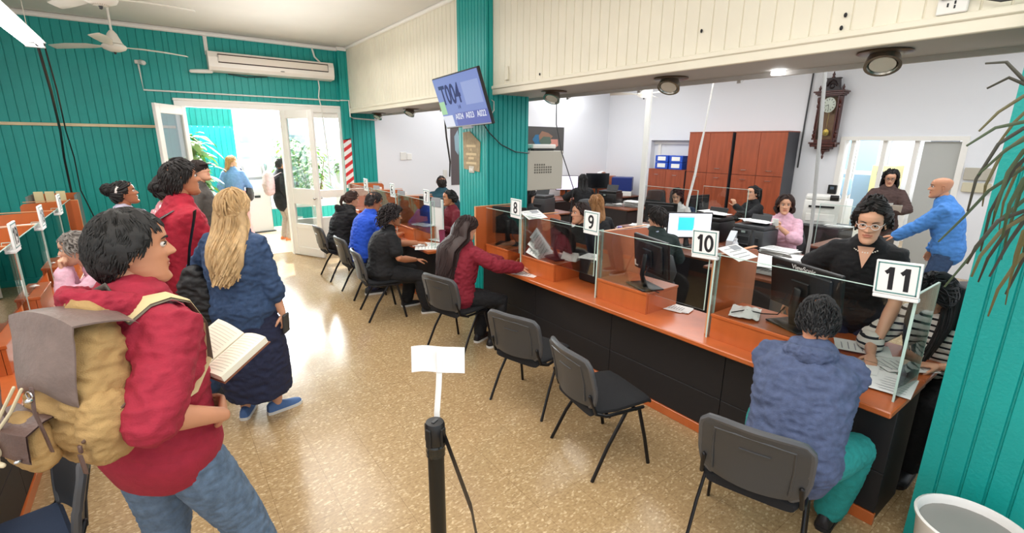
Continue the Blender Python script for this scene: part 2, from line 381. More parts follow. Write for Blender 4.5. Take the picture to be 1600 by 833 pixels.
o = thing('corner_worktop', 'cherry worktop extending the counter in front of the woman in stripes', 'worktop', (3.307, .575, 0)); MB().bx((0, 0, CT - .03), (.5, .62, CT), .005).obj('worktop', M_wood, o); MB().bx((.03, .03, 0), (.055, .59, CT - .031), .002).obj('end_panel', M_blackm, o)
def divider(x, y, d, label, ln=.56, top=1.29, thick=.026):
    o = thing('wooden_divider', label, 'divider', (x, y, CT), 0, 'cherry partitions between the counter windows')
    M = frame_m((0, 0, 0), (d, 0, 0), (0, 0, 1), (0, -d, 0)); h = top - CT
    MB().prism([(0, 0), (ln, 0), (ln, h - .05), (ln - .03, h - .02), (.0, h)], thick, Matrix.Translation((0, thick / 2 * d, 0)) @ M).obj('board', M_wood, o)
    MB().bx((-d * .004, -thick / 2 - .001, 0), (0, thick / 2 + .001, h), .001).bx((0, -thick / 2 - .001, h - .002), (d * (ln - .03), thick / 2 + .001, h + .003)).obj('edge_band', mat('edge_band', '#e0a070', .4), o)
    return o
def riser(x, y0, y1, d, label, dep=.4, h=.172):
    o = thing('counter_riser', label, 'riser box', (x, y0, CT), 0, 'cherry riser boxes on the counters'); L = y1 - y0
    MB().bx((0, 0, h - .02), (d * dep, L, h), .002).obj('top_board', M_wood, o)
    MB().bx((d * .006, .004, 0), (d * .026, L - .004, h - .021), .001).obj('front_board', M_wood, o)
    MB().bx((d * .028, 0.002, 0), (d * (dep - .01), .02, h - .021)).obj('side_board', M_wood, o); MB().bx((d * .028, L - .02, 0), (d * (dep - .01), L - .002, h - .021)).obj('side_board', M_wood, o)
    return o
def pane(x, y0, y1, d, label, z0=.905, z1=1.305):
    o = thing('glass_screen', label, 'glass screen', (x, y0, z0), 0, 'clear glass screens on the counters'); L = y1 - y0; t = .006
    MB().bx((-t / 2, 0, 0), (t / 2, L, z1 - z0)).obj('pane', M_glass if d > 0 else M_glassr, o)
    e = .0035; b = MB(); b.bx((-e, 0, z1 - z0 - .002), (e, L, z1 - z0 + .002)).bx((-e, -.002, 0), (e, .003, z1 - z0)); b.obj('polished_edge', M_edge, o)
    return o
def fin(x, y, d, label, ln=.055, z1=1.31, tinted=False):
    o = thing('glass_fin', label, 'glass screen', (x, y, CT), 0, 'upright glass fins at the counter windows'); h = z1 - CT
    MB().bx((0, -.004, 0), (d * ln, .004, h)).obj('pane', M_glasst if tinted else M_glass, o)
    MB().bx((-d * .003, -.005, 0), (d * .002, .005, h)).bx((0, -.005, h - .002), (d * ln, .005, h + .002)).bx((d * (ln - .002), -.005, 0), (d * (ln + .001), .005, h)).obj('polished_edge', M_edge, o); return o
M_signb = mat('sign_border', '#5b8f8c', .5); M_signw = mat('sign_white', '#f5f5f3', .45)
def digit(b, c, x, y, h, st=.0095):
    def P(pts, cl=False, s=st): b.path([(x + px * h * .5, y + py * h * .5, 0) for px, py in pts], [(.0007, s)] * len(pts), (0, 0, 1), 4, 0, cl, False, False)
    E_ = lambda cx, cy, rx, ry, a0=0, a1=360, n=20: [(cx + rx * math.cos(math.radians(lerp(a0, a1, i / n))), cy + ry * math.sin(math.radians(lerp(a0, a1, i / n)))) for i in range(n + 1)]
    if c == '1': P([(.12, -1), (.12, .98)], s=st * 1.1); P([(-.30, .45), (-.1, .62), (.08, .88)])
    elif c == '0': P(E_(0, 0, .42, .84)[:-1], True)
    elif c == '8': P(E_(0, .44, .34, .40)[:-1], True); P(E_(0, -.42, .40, .43)[:-1], True)
    elif c == '9': P(E_(0, .38, .40, .46)[:-1], True); P([(.40, .4), (.40, .0), (.30, -.5), (.05, -.82), (-.32, -.84)])
    elif c == '7': P([(-.45, .86), (.42, .86), (.18, .35), (-.02, -.3), (-.08, -.98)])
    elif c == '6': P(E_(0, -.38, .40, .46)[:-1], True); P([(-.40, -.4), (-.40, .0), (-.30, .5), (-.05, .82), (.32, .84)])
    elif c == '5': P([(.36, .86), (-.30, .86), (-.36, .1), (-.05, .26), (.25, .18), (.40, -.2), (.36, -.6), (.05, -.86), (-.25, -.82), (-.42, -.6)])
    elif c == '2': P([(-.40, .5), (-.25, .8), (.1, .86), (.38, .6), (.34, .25), (-.1, -.4), (-.42, -.84), (.44, -.84)])
def sign(num, x, y, d, label, z=1.375, sw=.18, sh=.165, tilt=0, rz=0, plain=False):
    """number card; faces the hall"""
    o = thing('number_sign', label, 'sign', (x, y, z), rz, 'window number signs')
    M = FX((0, 0, 0)) if d > 0 else frame_m((0, 0, 0), (0, 1, 0), (0, 0, 1), (1, 0, 0))
    M = Matrix.Rotation(tilt, 4, 'X') @ M
    a = MB(); a.box((0, 0, 0), (sw, sh, .014), .002); a.v = [tuple(M @ V(v)) for v in a.v]; a.obj('card', M_signw, o)
    a = MB()
    for p, q in (((-sw / 2 + .009, sh / 2 - .015), (sw / 2 - .009, sh / 2 - .009)), ((-sw / 2 + .009, -sh / 2 + .009), (sw / 2 - .009, -sh / 2 + .015)), ((-sw / 2 + .009, -sh / 2 + .009), (-sw / 2 + .015, sh / 2 - .009)), ((sw / 2 - .015, -sh / 2 + .009), (sw / 2 - .009, sh / 2 - .009))): a.bx((*p, .0068), (*q, .0082))
    a.v = [tuple(M @ V(v)) for v in a.v]; a.obj('border', M_signb, o)
    n = MB(); wd = .062; x0 = -wd * (len(num) - 1) / 2
    for i, ch_ in enumerate(num): digit(n, ch_, x0 + i * wd * 1.02, -.002, .115)
    n.v = [tuple(M @ Matrix.Translation((0, 0, .0078)) @ V(v)) for v in n.v]; n.obj('numeral', M_ink, o)
    a = MB().box((0, -sh / 2 - .012, -.012), (sw, .02, .034), .003); a.v = [tuple(M @ V(v)) for v in a.v]; a.obj('clip', M_signw, o)
    return o
PX = 2.885
fins = {11: .607, 10: 1.65, 9: 2.69, 8: 3.74}
for n, y in fins.items():
    if n > 10: fin(PX, y, 1, 'green tinted side glass at the open end of the counter under sign 11', .36, 1.31, True)
    else: fin(PX - .02, y, 1, f'upright glass edge carrying number {n} on the long counter')
    sign(str(n), PX - .022, y + .085, 1, f'white number card with teal border reading {n}', 1.372, .185 if n > 9 else .17, .17, (-1 if n > 9 else 1) * math.radians(3 if n > 9 else 1))
for n, y, ln in ((10, 1.66, .55), (9, 2.70, .62), (8, 3.755, .5)):
    divider(2.915, y + .02, 1, f'cherry wood partition standing behind the number {n} card', ln)
divider(2.76, 4.43, 1, 'cherry wood partition against the front of the teal pillar', .62, 1.32)
for n, y0, y1 in ((11, 1.08, 1.64), (10, 2.17, 2.685), (9, 3.24, 3.735), (8, 3.98, 4.4)):
    riser(2.872, y0, y1, 1, f'cherry riser box holding the monitor at window {n}')
for n, y0, y1 in ((11, .612, 1.655), (10, 1.70, 2.69), (9, 2.74, 3.735), (8, 3.79, 4.40)):
    pane(PX, y0, y1, 1, f'clear glass screen over the counter at window {n}')
for n, y in ((7, 5.2), (6, 6.24), (5, 7.28)):
    fin(2.605, y, 1, f'upright glass edge carrying number {n} past the pillar')
    sign(str(n), 2.60, y + .08, 1, f'small white number card reading {n} beyond the teal pillar', 1.36, .15, .165)
    if n < 7: divider(2.65, y + .03, 1, f'cherry partition behind the number {n} card beyond the pillar', .55, 1.27)
    riser(2.6, y + .5, y + .99, 1, f'cherry riser box at window {n} beyond the teal pillar')
    pane(2.62, y + .02, y + 1.0, 1, f'clear glass screen at window {n} reflecting the customers')
divider(2.65, 8.3, 1, 'cherry partition at the far end of the counter by the doors', .6, 1.3)
# left counter
for n, y in ((19, 4.59), (18, 5.63), (17, 6.67), (0, 3.55)):
    nm = {19: 'nearest the backpack man', 18: 'second along the left counter', 17: 'third along the left counter', 0: 'at the left edge of the photo'}[n]
    if n:
        fin(-.855, y, -1, f'upright glass edge on the left counter, {nm}')
        sign(str(n), -.835, y - .02, -1, f'small number card on the left counter reading {n}', 1.36, .17, .18)
    divider(-.885, y - .03, -1, f'cherry partition on the left counter, {nm}', .52)
    riser(-.79, y + .02, y + .5, -1, f'cherry riser box on the left counter, {nm}')
    pane(-.86, y - .98 if n != 19 else y - .98, y - .02, -1, f'clear glass screen on the left counter, {nm}')
riser(-.79, 2.62, 3.1, -1, 'cherry riser box on the left counter nearest the camera')
pane(-.86, 6.69, 7.65, -1, 'clear glass screen at the far end of the left counter')
riser(-.79, 7.72, 8.2, -1, 'cherry riser box at the wall end of the left counter')
divider(-.8, 7.69, -1, 'cherry partition at the wall end of the left counter', .5)
o = thing('letter_rack', 'open cherry rack with cream folders at the wall end of the left counter', 'rack', (-1.03, 7.95, .902))
MB().bx((-.22, .18, 0), (.22, .2, .44)).obj('back_board', M_wood, o); MB().bx((.2, -.2, 0), (.22, .18, .44)).obj('side_board', mat('grey_side', '#6d7a78', .5), o); MB().bx((-.22, -.2, 0), (-.2, .18, .44)).obj('side_board', mat('grey_side', '#6d7a78', .5), o)
MB().bx((-.2, -.2, .2), (.2, .18, .215)).bx((-.2, -.2, .0), (.2, .18, .015)).obj('shelf', M_woodd, o)
for i in range(3): tag(MB().box((-1.17 + i * .1, 8.0 - .01 * i, 1.219 + .08), (.085, .012, .16), .002, 0, Euler((.15, 0, .1)).to_matrix()).obj('folder', mat('cream_folder', '#e6d9a8', .7)), 'cream folder standing in the rack at the wall end', 'folder', 'cream folders in the rack')

# ---------------------------------------------------------------- customer chairs
def make_chair(label):
    o = thing('visitor_chair', label, 'chair', (0, 0, 0), 0, 'black visitor chairs along the counters')
    b = MB()
    P = []
    for y, z, w in ((-.215, .425, .19), (-.20, .44, .205), (-.05, .435, .225), (.12, .44, .225), (.2, .437, .215), (.235, .415, .20)):
        P.append((y, z, w))
    R = [[V((math.copysign(abs(math.cos(t)) ** .45, math.cos(t)) * w, y, z + math.copysign(abs(math.sin(t)) ** .6, math.sin(t)) * .024)) for t in [2 * PI * k / 24 for k in range(24)]] for y, z, w in P]
    b.rings(R); b.obj('seat', mat('black_fabric', '#15161a', .9, bump=(300, .3)), o)
    # back shell: curved board with a rounded outline
    b = MB(); nu, nv = 15, 12; F = []; K = []
    for j in range(nv):
        v = j / (nv - 1)
        for i in range(nu):
            u = i / (nu - 1) * 2 - 1
            zz = .475 + v * .325 - .018 * (abs(u) ** 3) * (1 if v > .5 else 0)
            wd = .225 * (1 - .10 * max(0, .35 - v) / .35) - .035 * max(0, (v - .86) / .14) ** 2 - .03 * max(0, (.12 - v) / .12) ** 2
            yy = -.212 - v * .062 - .045 * (1 - u * u) + .012 * math.sin(v * PI)
            F.append(V((u * wd, yy + .016, zz))); K.append(V((u * wd, yy - .014, zz)))
    fs = []
    for j in range(nv - 1):
        for i in range(nu - 1): a = j * nu + i; fs.append([a, a + 1, a + nu + 1, a + nu])
    n = nu * nv; b.add(F + K, fs + [[i + n for i in f][::-1] for f in fs] + [[a, a + n, (c + n), c] for a, c in [(i, i + 1) for i in range(nu - 1)] + [(i + (nv - 1) * nu, i + 1 + (nv - 1) * nu) for i in range(nu - 1)] + [(j * nu, (j + 1) * nu) for j in range(nv - 1)] + [(j * nu + nu - 1, (j + 1) * nu + nu - 1) for j in range(nv - 1)]], 0, True)
    br = b.obj('backrest', M_gray, o)
    def bk(u, v, off): return V((u * .225, -.212 - v * .062 - .045 * (1 - u * u) + .012 * math.sin(v * PI) - .014 - off, .475 + v * .325))
    s = MB(); s.path([bk(-.72, .12, .0), bk(-.74, .5, 0), bk(-.72, .84, 0), bk(-.3, .88, 0), bk(.3, .88, 0), bk(.72, .84, 0), bk(.74, .5, 0), bk(.72, .12, 0)], .006, None, 6); s.path([bk(-.22, .66, .002), bk(.05, .66, .002), bk(.32, .66, .002)], .004, None, 6); s.obj('moulded_rib', M_gray, br)
    e = MB(); ed = [K[i] * .5 + F[i] * .5 for i in list(range(nu * (nv - 1), nu * nv))]
    e.path([K[j * nu] * .5 + F[j * nu] * .5 for j in range(nv)] + ed[1:-1] + [K[j * nu + nu - 1] * .5 + F[j * nu + nu - 1] * .5 for j in range(nv - 1, -1, -1)], .017, None, 8); e.obj('rim', mat('grey_rim', '#4a4b4e', .4), br)
    for s_ in (-1, 1):
        MB().path([(s_ * .222, .02, .405), (s_ * .238, -.12, .2), (s_ * .247, -.225, 0)], [(.0135, .009)] * 3, (0, 1, 0), 8, 0, False, False).obj('leg', M_metalb, o)
        MB().path([(s_ * .222, .12, .405), (s_ * .236, .17, .2), (s_ * .247, .21, 0)], [(.0135, .009)] * 3, (0, 1, 0), 8, 0, False, False).obj('leg', M_metalb, o)
        MB().path([(s_ * .222, .15, .408), (s_ * .222, -.13, .412), (s_ * .215, -.2, .44), (s_ * .205, -.245, .56)], .011, None, 8).obj('side_rail', M_metalb, o)
    MB().cyl((-.22, .1, .4), (.22, .1, .4), .01).cyl((-.22, -.1, .4), (.22, -.1, .4), .01).obj('cross_bar', M_metalb, o)
    return o
def R_(deg): return math.radians(deg - 90)
ch = make_chair('empty black chair facing the counter at window 10')
ch.location = (2.147, 1.905, 0); ch.rotation_euler.z = R_(-11)
CH = {11: (2.23, .93, 17), 9: (2.195, 2.69, 16), 8: (2.24, 3.9, 14), 7: (1.976, 5.27, -8), 6: (2.06, 6.17, 0), 5: (2.06, 7.2, 0)}
CL = {11: 'black chair nearest the camera under the customer in grey blue', 9: 'empty black chair facing the counter at window 9', 8: 'black chair under the girl in the maroon top', 7: 'black chair under the customer in black', 6: 'black chair under the man in the blue shirt', 5: 'black chair nearest the double door under the customer in black jacket'}
for n, (x, y, a) in CH.items(): dup(ch, (x, y, 0), R_(a), CL[n])
dup(ch, (-.28, 4.62, 0), R_(180), 'black chair at the left counter under the grey haired woman')
# the navy chair in the left corner
o = dup(ch, (-.70, 2.36, 0), R_(194), 'chair with navy seat and dark back in the near left corner', 'black visitor chairs along the counters')
for c in o.children:
    if c.name.startswith('seat'): c.data = c.data.copy(); c.data.materials[0] = M_navy
    c.location.z += 0
# ---------------------------------------------------------------- monitors
M_scr = mat('screen_black', '#0b0c0f', .15)
def monitor(label, x, y, z, ang, w=.48, h=.29, zc=.25, lit=None, tilt=0, mark=None, badge=False, grp='computer monitors', stand=.12):
    o = thing('monitor', label, 'monitor', (x, y, z), R_(ang), grp)       # screen faces local +Y
    R = Matrix.Rotation(tilt, 4, 'X'); zc = V((0, 0.02, zc))
    def tr(b):
        b.v = [tuple(zc + (R @ V(v))) for v in b.v]; return b
    tr(MB().box((0, 0, 0), (w, .03, h), .006).box((0, -.022, 0), (w * .8, .02, h * .75), .008)).obj('housing', M_black, o)
    tr(MB().bx((-w / 2 + .014, .0145, -h / 2 + .02), (w / 2 - .014, .0165, h / 2 - .014))).obj('screen', lit or M_scr, o)
    b = MB(); b.path([(0, -.02, .015), (0, -.05, .1), (0, -.035, zc.z)], [(.04, .012), (.028, .012), (.028, .014)], (1, 0, 0), 10); b.obj('neck', M_black, o)
    b = MB(); b.box((0, -.02, .006), (.26, .19, .012), .005, 0, None, 2); b.obj('foot', M_black, o)
    tr(MB().box((0, -.036, -.01), (.13, .016, .13), .004)).obj('mount_plate', M_black, o)
    if badge:
        MM = Matrix.Translation(zc) @ R @ frame_m((0, -.0457, .0), (1, 0, 0), (0, 0, 1), (0, -1, 0))
        b = MB(); b.path([(-.012, -.012, 0), (-.004, .006, 0), (.008, .016, 0)], [(.005, .001), (.010, .001), (.004, .001)], (1, 0, 0), 6); b.box((.012, -.004, 0), (.008, .014, .001)); b.v = [tuple(MM @ V(v)) for v in b.v]; b.obj('badge', mat('silver_badge', '#c9ccd0', .4), o); tr(MB().box((-.20, -.0158, -.10), (.05, .002, .05))).obj('sticker', M_paper, o)
    if mark: text('maker_mark', mark, .042, mat('pale_mark', '#c8c8c6', .5), o, Matrix.Translation(zc) @ R @ frame_m((.0, -.0158, h / 2 - .026), (1, 0, 0), (0, 0, 1), (0, -1, 0)), .0004)
    b = MB(); b.path([(.05, -.03, zc.z - .08), (.07, -.08, .1), (.12, -.06, .02), (.2, -.02, .01)], .004, None, 6); b.obj('cable', M_black, o)
    return o
monitor('large black monitor seen from behind at window 11', 3.10, 1.2, .905, -22, .52, .31, .24, None, math.radians(8), 'ViewSonic')
monitor('black monitor with silver badge seen from behind at window 10', 3.02, 2.29, .905, -20, .47, .29, .25, None, math.radians(6), None, True)
monitor('small black monitor seen from behind at window 9', 3.09, 3.42, .905, -10, .36, .30, .22, None, math.radians(4))
monitor('black monitor turned edge on at window 8', 3.08, 4.24, .905, 35, .40, .3, .26)
monitor('lit monitor behind the pane at window 7', 3.0, 5.98, .905, 20, .44, .28, .22, mat('lit_green', '#ffffff', .4, emit=('#e6f3d0', .8)))
# ---------------------------------------------------------------- office furniture
random.seed(5)
M_desk = mat('desk_top', '#7d4a35', .35, noise_=(8, .15), stretch=(.3, 2, 1)); M_dk = mat('dark_desk', '#2a2426', .5)
def desk(label, x, y, sx, sy, rz=0, top=None, mod=True):
    o = thing('office_desk', label, 'desk', (x, y, 0), rz, 'desks in the back office'); z = .73
    MB().box((0, 0, z - .015), (sx, sy, .03), .005).obj('desktop', top or M_desk, o)
    for s in (-1, 1): MB().box((s * (sx / 2 - .03), 0, .35), (.03, sy - .08, .7), .003).obj('side_panel', M_dk, o)
    MB().box((0, -sy / 2 + .05, .45), (sx - .07, .02, .45), .003).obj('modesty_panel', M_dk, o)
    if mod:
        d = MB().box((sx / 2 - .25, .05, .45), (.4, sy - .2, .5), .004).obj('drawer_unit', M_dk, o)
        for k in range(3): MB().box((sx / 2 - .25, sy / 2 - .09, .28 + k * .165), (.36, .02, .15), .004).obj('drawer_front', M_woodd, d)
    return o
desk('office desk behind window 10 holding the lit monitor', 5.35, 3.3, .8, 1.3)
desk('office desk with printers behind the number 10 card', 6.1, 3.35, .62, 1.4, 0, None, False)
desk('office desk covered in papers in front of the woman in pink', 5.4, 2.42, 1.5, .78, 0, None, False)
desk('small office desk beside the bald man', 7.25, 2.35, .9, .62, 0, None, False)
desk('back office desk of the woman with loose brown hair', 6.2, 4.55, .62, 1.1, 0, None, False)
desk('back office desk of the woman with the ponytail', 7.45, 4.2, .6, 1.0, 0, None, False)
desk('office desk with printer behind the grey cabinet', 5.75, 6.95, 1.1, .7)
desk('office desk under the paper stack by the far wall', 7.95, 6.65, 1.0, .8)
desk('desk under the lavender lit monitor at the far wall', 8.1, 8.6, 1.6, .7)
desk('office desk behind window 9', 5.3, 5.1, .8, 1.2, 0, None, False)
desk('desk with blue box beside the far wall corner', 9.35, 8.2, 1.0, .6)
desk('low table under the white printer', 8.9, 3.3, .6, .8, 0, M_gray, False)

def sheets(label, x, y, z, n=1, rz=0, w=.21, h=.297, grp='loose papers', jit=.03, cat='paper', tilt=None):
    """one sheet, or a stack that reads as one pile of paper"""
    b = MB()
    for i in range(n):
        M = Matrix.Translation((random.uniform(-jit, jit) * (i > 0), random.uniform(-jit, jit) * (i > 0), .002 * i)) @ Matrix.Rotation(random.uniform(-.25, .25) * (i > 0) * jit / .03, 4, 'Z')
        q = [M @ V(p) for p in ((-w / 2, -h / 2, .0008), (0, -h / 2, .002), (w / 2, -h / 2, .0012), (w / 2, h / 2, .0008), (0, h / 2, .0025), (-w / 2, h / 2, .001))]
        b.add(q + [p - V((0, 0, .0006)) for p in q], [[0, 1, 4, 5], [1, 2, 3, 4], [11, 10, 7, 6], [10, 9, 8, 7], [0, 6, 7, 1], [1, 7, 8, 2], [2, 8, 9, 3], [3, 9, 10, 4], [4, 10, 11, 5], [5, 11, 6, 0]], 0)
    M = Matrix.Translation((0, 0, .002 * n + .0006))
    for k in range(6):
        yy = h * (.36 - k * .12); b.quad(M @ V((-w * .38, yy, .0008)), M @ V((w * random.uniform(.1, .38), yy, .0012)), M @ V((w * .2, yy + .006, .0018)), M @ V((-w * .38, yy + .006, .0015)), 1)
    o = b.obj('paper_stack' if n > 3 else 'paper_sheet', [M_paper, M_print], None, (x, y, z), tilt or (0, 0, rz)); return tag(o, label, cat, grp)
def papers(label, x0, x1, y0, y1, z, k, n=(1, 1), grp='loose papers'):
    for i in range(k): sheets(label, random.uniform(x0, x1), random.uniform(y0, y1), z + i * .0035, random.randint(*n), random.uniform(0, 3), grp=grp)
def pile(label, x, y, z, n, rz=0, **k): return sheets(label, x, y, z, n, rz, jit=.035, cat='stack of papers', **k)
# papers on the near end of the counter
for i, (x, y, r) in enumerate(((3.08, .82, .5), (3.3, .80, 1.2), (3.1, .68, 1.7), (3.2, .92, .2), (3.42, .72, .9), (3.5, .95, .4))): sheets('printed form spread on the counter under window 11', x, y, CT + .002 + i * .003, 1, r, grp='forms on the counter at window 11')
o = tag(MB().path([(2.935, .735, .752), (2.995, .765, .757)], .004, None, 8).obj('pen', M_black), 'black pen lying across the forms at window 11', 'pen')
def card(label, x, y, z, w=.26, h=.17, rz=0, ry=.0, rx=0):
    o = thing('notice_card', label, 'notice', (x, y, z), 0, 'white notices on the partitions', (rx, ry, rz))
    MB().box((0, 0, 0), (w, h, .003)).obj('card', M_paper, o)
    b = MB()
    for k in range(4): b.box((0, h * (.3 - k * .2), .002), (w * (.7 - .12 * (k % 2)), .006, .001))
    b.box((w * .2, h * .3, .0022), (w * .4, h * .3, .0005)); b.obj('print', M_print, o); return o
card('white notice laid over the top of the partition behind card 10', 3.05, 1.605, 1.306, .24, .17, 0, .0, .36)
card('white notice laid over the top of the partition behind card 8', 2.99, 3.70, 1.306, .24, .17, 0, 0, .36)
# crumpled white face cover and papers on risers
b = MB(); nx = 14
g = [[V((-.13 + .26 * i / nx, -.09 + .18 * j / nx, .012 + .04 * math.exp(-((i - 7) ** 2 + (j - 6) ** 2) / 14) + .012 * noise.noise((i * .5, j * .5, 2)))) for i in range(nx + 1)] for j in range(nx + 1)]
b.add([p for r in g for p in r], [[j * (nx + 1) + i, j * (nx + 1) + i + 1, (j + 1) * (nx + 1) + i + 1, (j + 1) * (nx + 1) + i] for j in range(nx) for i in range(nx)], 0, True)
tag(b.obj('cloth', M_paper, None, (3.05, 1.5, .905), (0, 0, .4)), 'crumpled white cloth with black cord on the riser at window 11', 'cloth')
tag(MB().path([(2.95, 1.54, .925), (3.02, 1.48, .945), (3.08, 1.40, .93), (3.13, 1.33, .935), (3.12, 1.29, 1.0)], .004, None, 6).obj('cord', M_black), 'black cord trailing over the white cloth at window 11', 'cord')
for i in range(3): sheets('white folded paper propped behind the monitor at window 9', 2.98 + .03 * i, 3.56 + .04 * i, .935 + .045 * i, 1, 0, .24, .26, 'papers propped at window 9', tilt=(.5 + .25 * i, -.25, .6))
o = thing('tent_card', 'white folded tent card in front of the monitor at window 9', 'card', (3.12, 3.28, .906), .4)
MB().prism([(-.055, 0), (.055, 0), (0, .075)], .16, frame_m((0, -.08, 0), (1, 0, 0), (0, 0, 1), (0, 1, 0))).obj('folded_card', M_paper, o)
sheets('white paper held over the desk at window 9', 3.25, 3.05, .96, 2, .3, .22, .3, 'papers at window 9'); MB()
desk_tray = tag(MB().box((3.25, 3.05, .845), (.22, .26, .225), .01).obj('desk_tray', M_black), 'black desk tray under the paper at window 9', 'tray')
sheets('white pad lying behind the riser at window 10', 3.2, 2.1, CT + .001, 5, .2, .12, .17, 'papers at window 10')
o = thing('glass_box', 'small clear box with a wooden figure at window 8', 'box', (3.0, 3.95, CT)); MB().bx((-.08, -.05, 0), (.08, .05, .1)).obj('case', M_glass, o); MB().path([(-.05, 0, .02), (0, 0, .07), (.05, 0, .05)], .012, None, 8).obj('figure', mat('tan_wood', '#c08a4a', .5), o)
tag(MB().lathe([(.03, 0), (.032, .06), (.02, .08), (.02, .1), (0, .1)], 16, 0, Matrix.Translation((2.97, 4.09, CT))).obj('bottle', mat('pink_plastic', '#e3b0a8', .4)), 'small pink bottle on the counter at window 8', 'bottle')
sheets('sheet of paper under the hands of the girl in maroon', 2.86, 3.64, CT + .001, 1, .4, .21, .29, 'papers at window 8')
# window 7 papers and cup
tag(MB().lathe([(0, 0), (.032, 0), (.042, .17), (.044, .175), (.038, .175), (.034, .02), (0, .02)], 20, 0, Matrix.Translation((2.86, 5.4, CT))).obj('tumbler', mat('magenta_plastic', '#8d1f4a', .25)), 'tall magenta tumbler on the counter at window 7', 'cup')
for i, (x, y, r) in enumerate(((2.6, 5.27, 1.1), (2.68, 5.42, .7), (2.9, 5.2, 1.3), (2.95, 5.6, .2))): sheets('open sheet of paper on the counter at window 7', x, y, CT + .002 + i * .003, 1, r, .25, .33, grp='papers at window 7')
pile('paper pile on the staff side of window 7', 3.0, 5.28, CT, 8)
for i, (x, y) in enumerate(((2.85, 6.0), (2.85, 7.0), (2.9, 7.95))): pile(['paper pile on the riser at window 7', 'paper pile on the riser at window 6', 'paper pile on the riser at window 5'][i], x, y - .12, .904, 6, .3)
for i, (x, y, t) in enumerate(((2.95, 6.8, .45), (2.95, 7.8, .5), (2.95, 5.68, .4))):
    o = thing('form_holder', ['white leaflet holder behind card 6', 'white leaflet holder behind card 5', 'white leaflet holder behind card 7'][i], 'holder', (x, y, CT), .2, 'leaflet holders beyond the pillar')
    MB().box((0, 0, .27), (.03, .22, .54), .004).obj('panel', M_paper, o); MB().box((-.02, 0, .5), (.01, .18, .12), .002).obj('leaflet', M_print, o)
# left counter papers
for y in (4.75, 5.0, 5.9, 6.2, 7.0): pile({4.75: 'paper pile on the left counter beside card 19', 5.0: 'second paper pile on the left counter past card 19', 5.9: 'paper pile on the left counter beside card 18', 6.2: 'second paper pile on the left counter past card 18', 7.0: 'paper pile on the left counter beside card 17'}[y], -1.02, y, .904 if y not in (6.2, 7.0) else .904, 10, .3, grp='paper piles on the left counter')
o = thing('document_tray', 'grey framed document tray standing on the left counter', 'tray', (-1.1, 6.35, .905), .3); MB().bx((-.15, 0, .0), (.15, .02, .3), .003).obj('frame', M_trimw, o); MB().bx((-.13, -.004, .03), (.13, 0, .27)).obj('panel', M_dk, o)
sheets('white form on the left counter at the edge of the photo', -.8, 3.95, CT + .002, 1, .5, grp='forms on the left counter'); sheets('second white form on the left counter at the edge', -.78, 4.15, CT + .005, 1, .9, grp='forms on the left counter')

# printers
def printer(label, x, y, z, rz=0, s=1., m=None, papers_=True):
    m = m or M_gray; o = thing('printer', label, 'printer', (x, y, z), rz, 'office printers')
    w, d, h = .42 * s, .38 * s, .26 * s
    MB().box((0, 0, h / 2), (w, d, h), .02, 0, None, 2).obj('body', m, o)
    MB().box((0, 0, h + .025), (w * .94, d * .9, .05), .012, 0, None, 2).obj('scanner_lid', m, o)
    b = MB(); b.box((0, -d / 2 - .02, .07), (w * .7, .06, .02), .004).box((0, -d / 2 + .004, h * .55), (w * .72, .02, .05), .003); b.obj('paper_tray', M_black, o)
    b = MB(); b.box((-w * .2, -d / 2 - .004, h * .86), (w * .4, .012, .045), .003); b.obj('control_panel', M_black, o)
    b = MB(); b.box((-w * .12, -d / 2 - .011, h * .87), (.05, .004, .025)); b.obj('display', mat('display_grey', '#93a09a', .3), o)
    MB().box((0, d * .3, h + .1), (w * .6, .012, .12), .003, 0, Euler((-.4, 0, 0)).to_matrix()).obj('feeder', m, o)
    return o
printer('black printer behind the number 10 card, under loose papers', 6.10, 3.62, CT, R_(180) + PI, 1.05, M_black)
printer('large dark grey printer beside the woman in pink', 6.02, 2.98, CT, R_(180) + PI, .98, M_gray)
for i in range(4): sheets('sheet on top of the black printer behind card 10', 6.1 + .03 * i, 3.55 + .06 * i, CT + .36 + .004 * i, 1, .5 * i, grp='sheets on the printers')
for i in range(3): sheets('sheet on top of the dark grey printer', 6.02 + .03 * i, 2.95 + .05 * i, CT + .34 + .004 * i, 1, .5 * i, grp='sheets on the printers')
printer('dark printer under the grey wall cabinet', 5.75, 6.95, CT, R_(200) + PI, 1.1)
printer('dark printer tray unit beside the paper stack', 7.75, 7.0, CT, R_(200) + PI, 1.0, M_black)
# tall white printer by the clock
o = thing('photocopier', 'white photocopier standing under the wall clock', 'photocopier', (8.95, 3.38, CT), R_(200) + PI)
MB().box((0, 0, .2), (.5, .45, .4), .02, 0, None, 2).obj('body', M_pvc, o); MB().box((0, .02, .44), (.48, .42, .06), .015, 0, None, 2).obj('scanner_lid', M_pvc, o); MB().box((.16, -.2, .45), (.12, .06, .07), .004, 0, Euler((.5, 0, 0)).to_matrix()).obj('control_panel', M_black, o); MB().box((0, -.23, .12), (.4, .012, .12), .004).obj('drawer', M_trimw, o); MB().box((0, -.235, .3), (.36, .02, .03), .003).obj('slot', M_black, o)
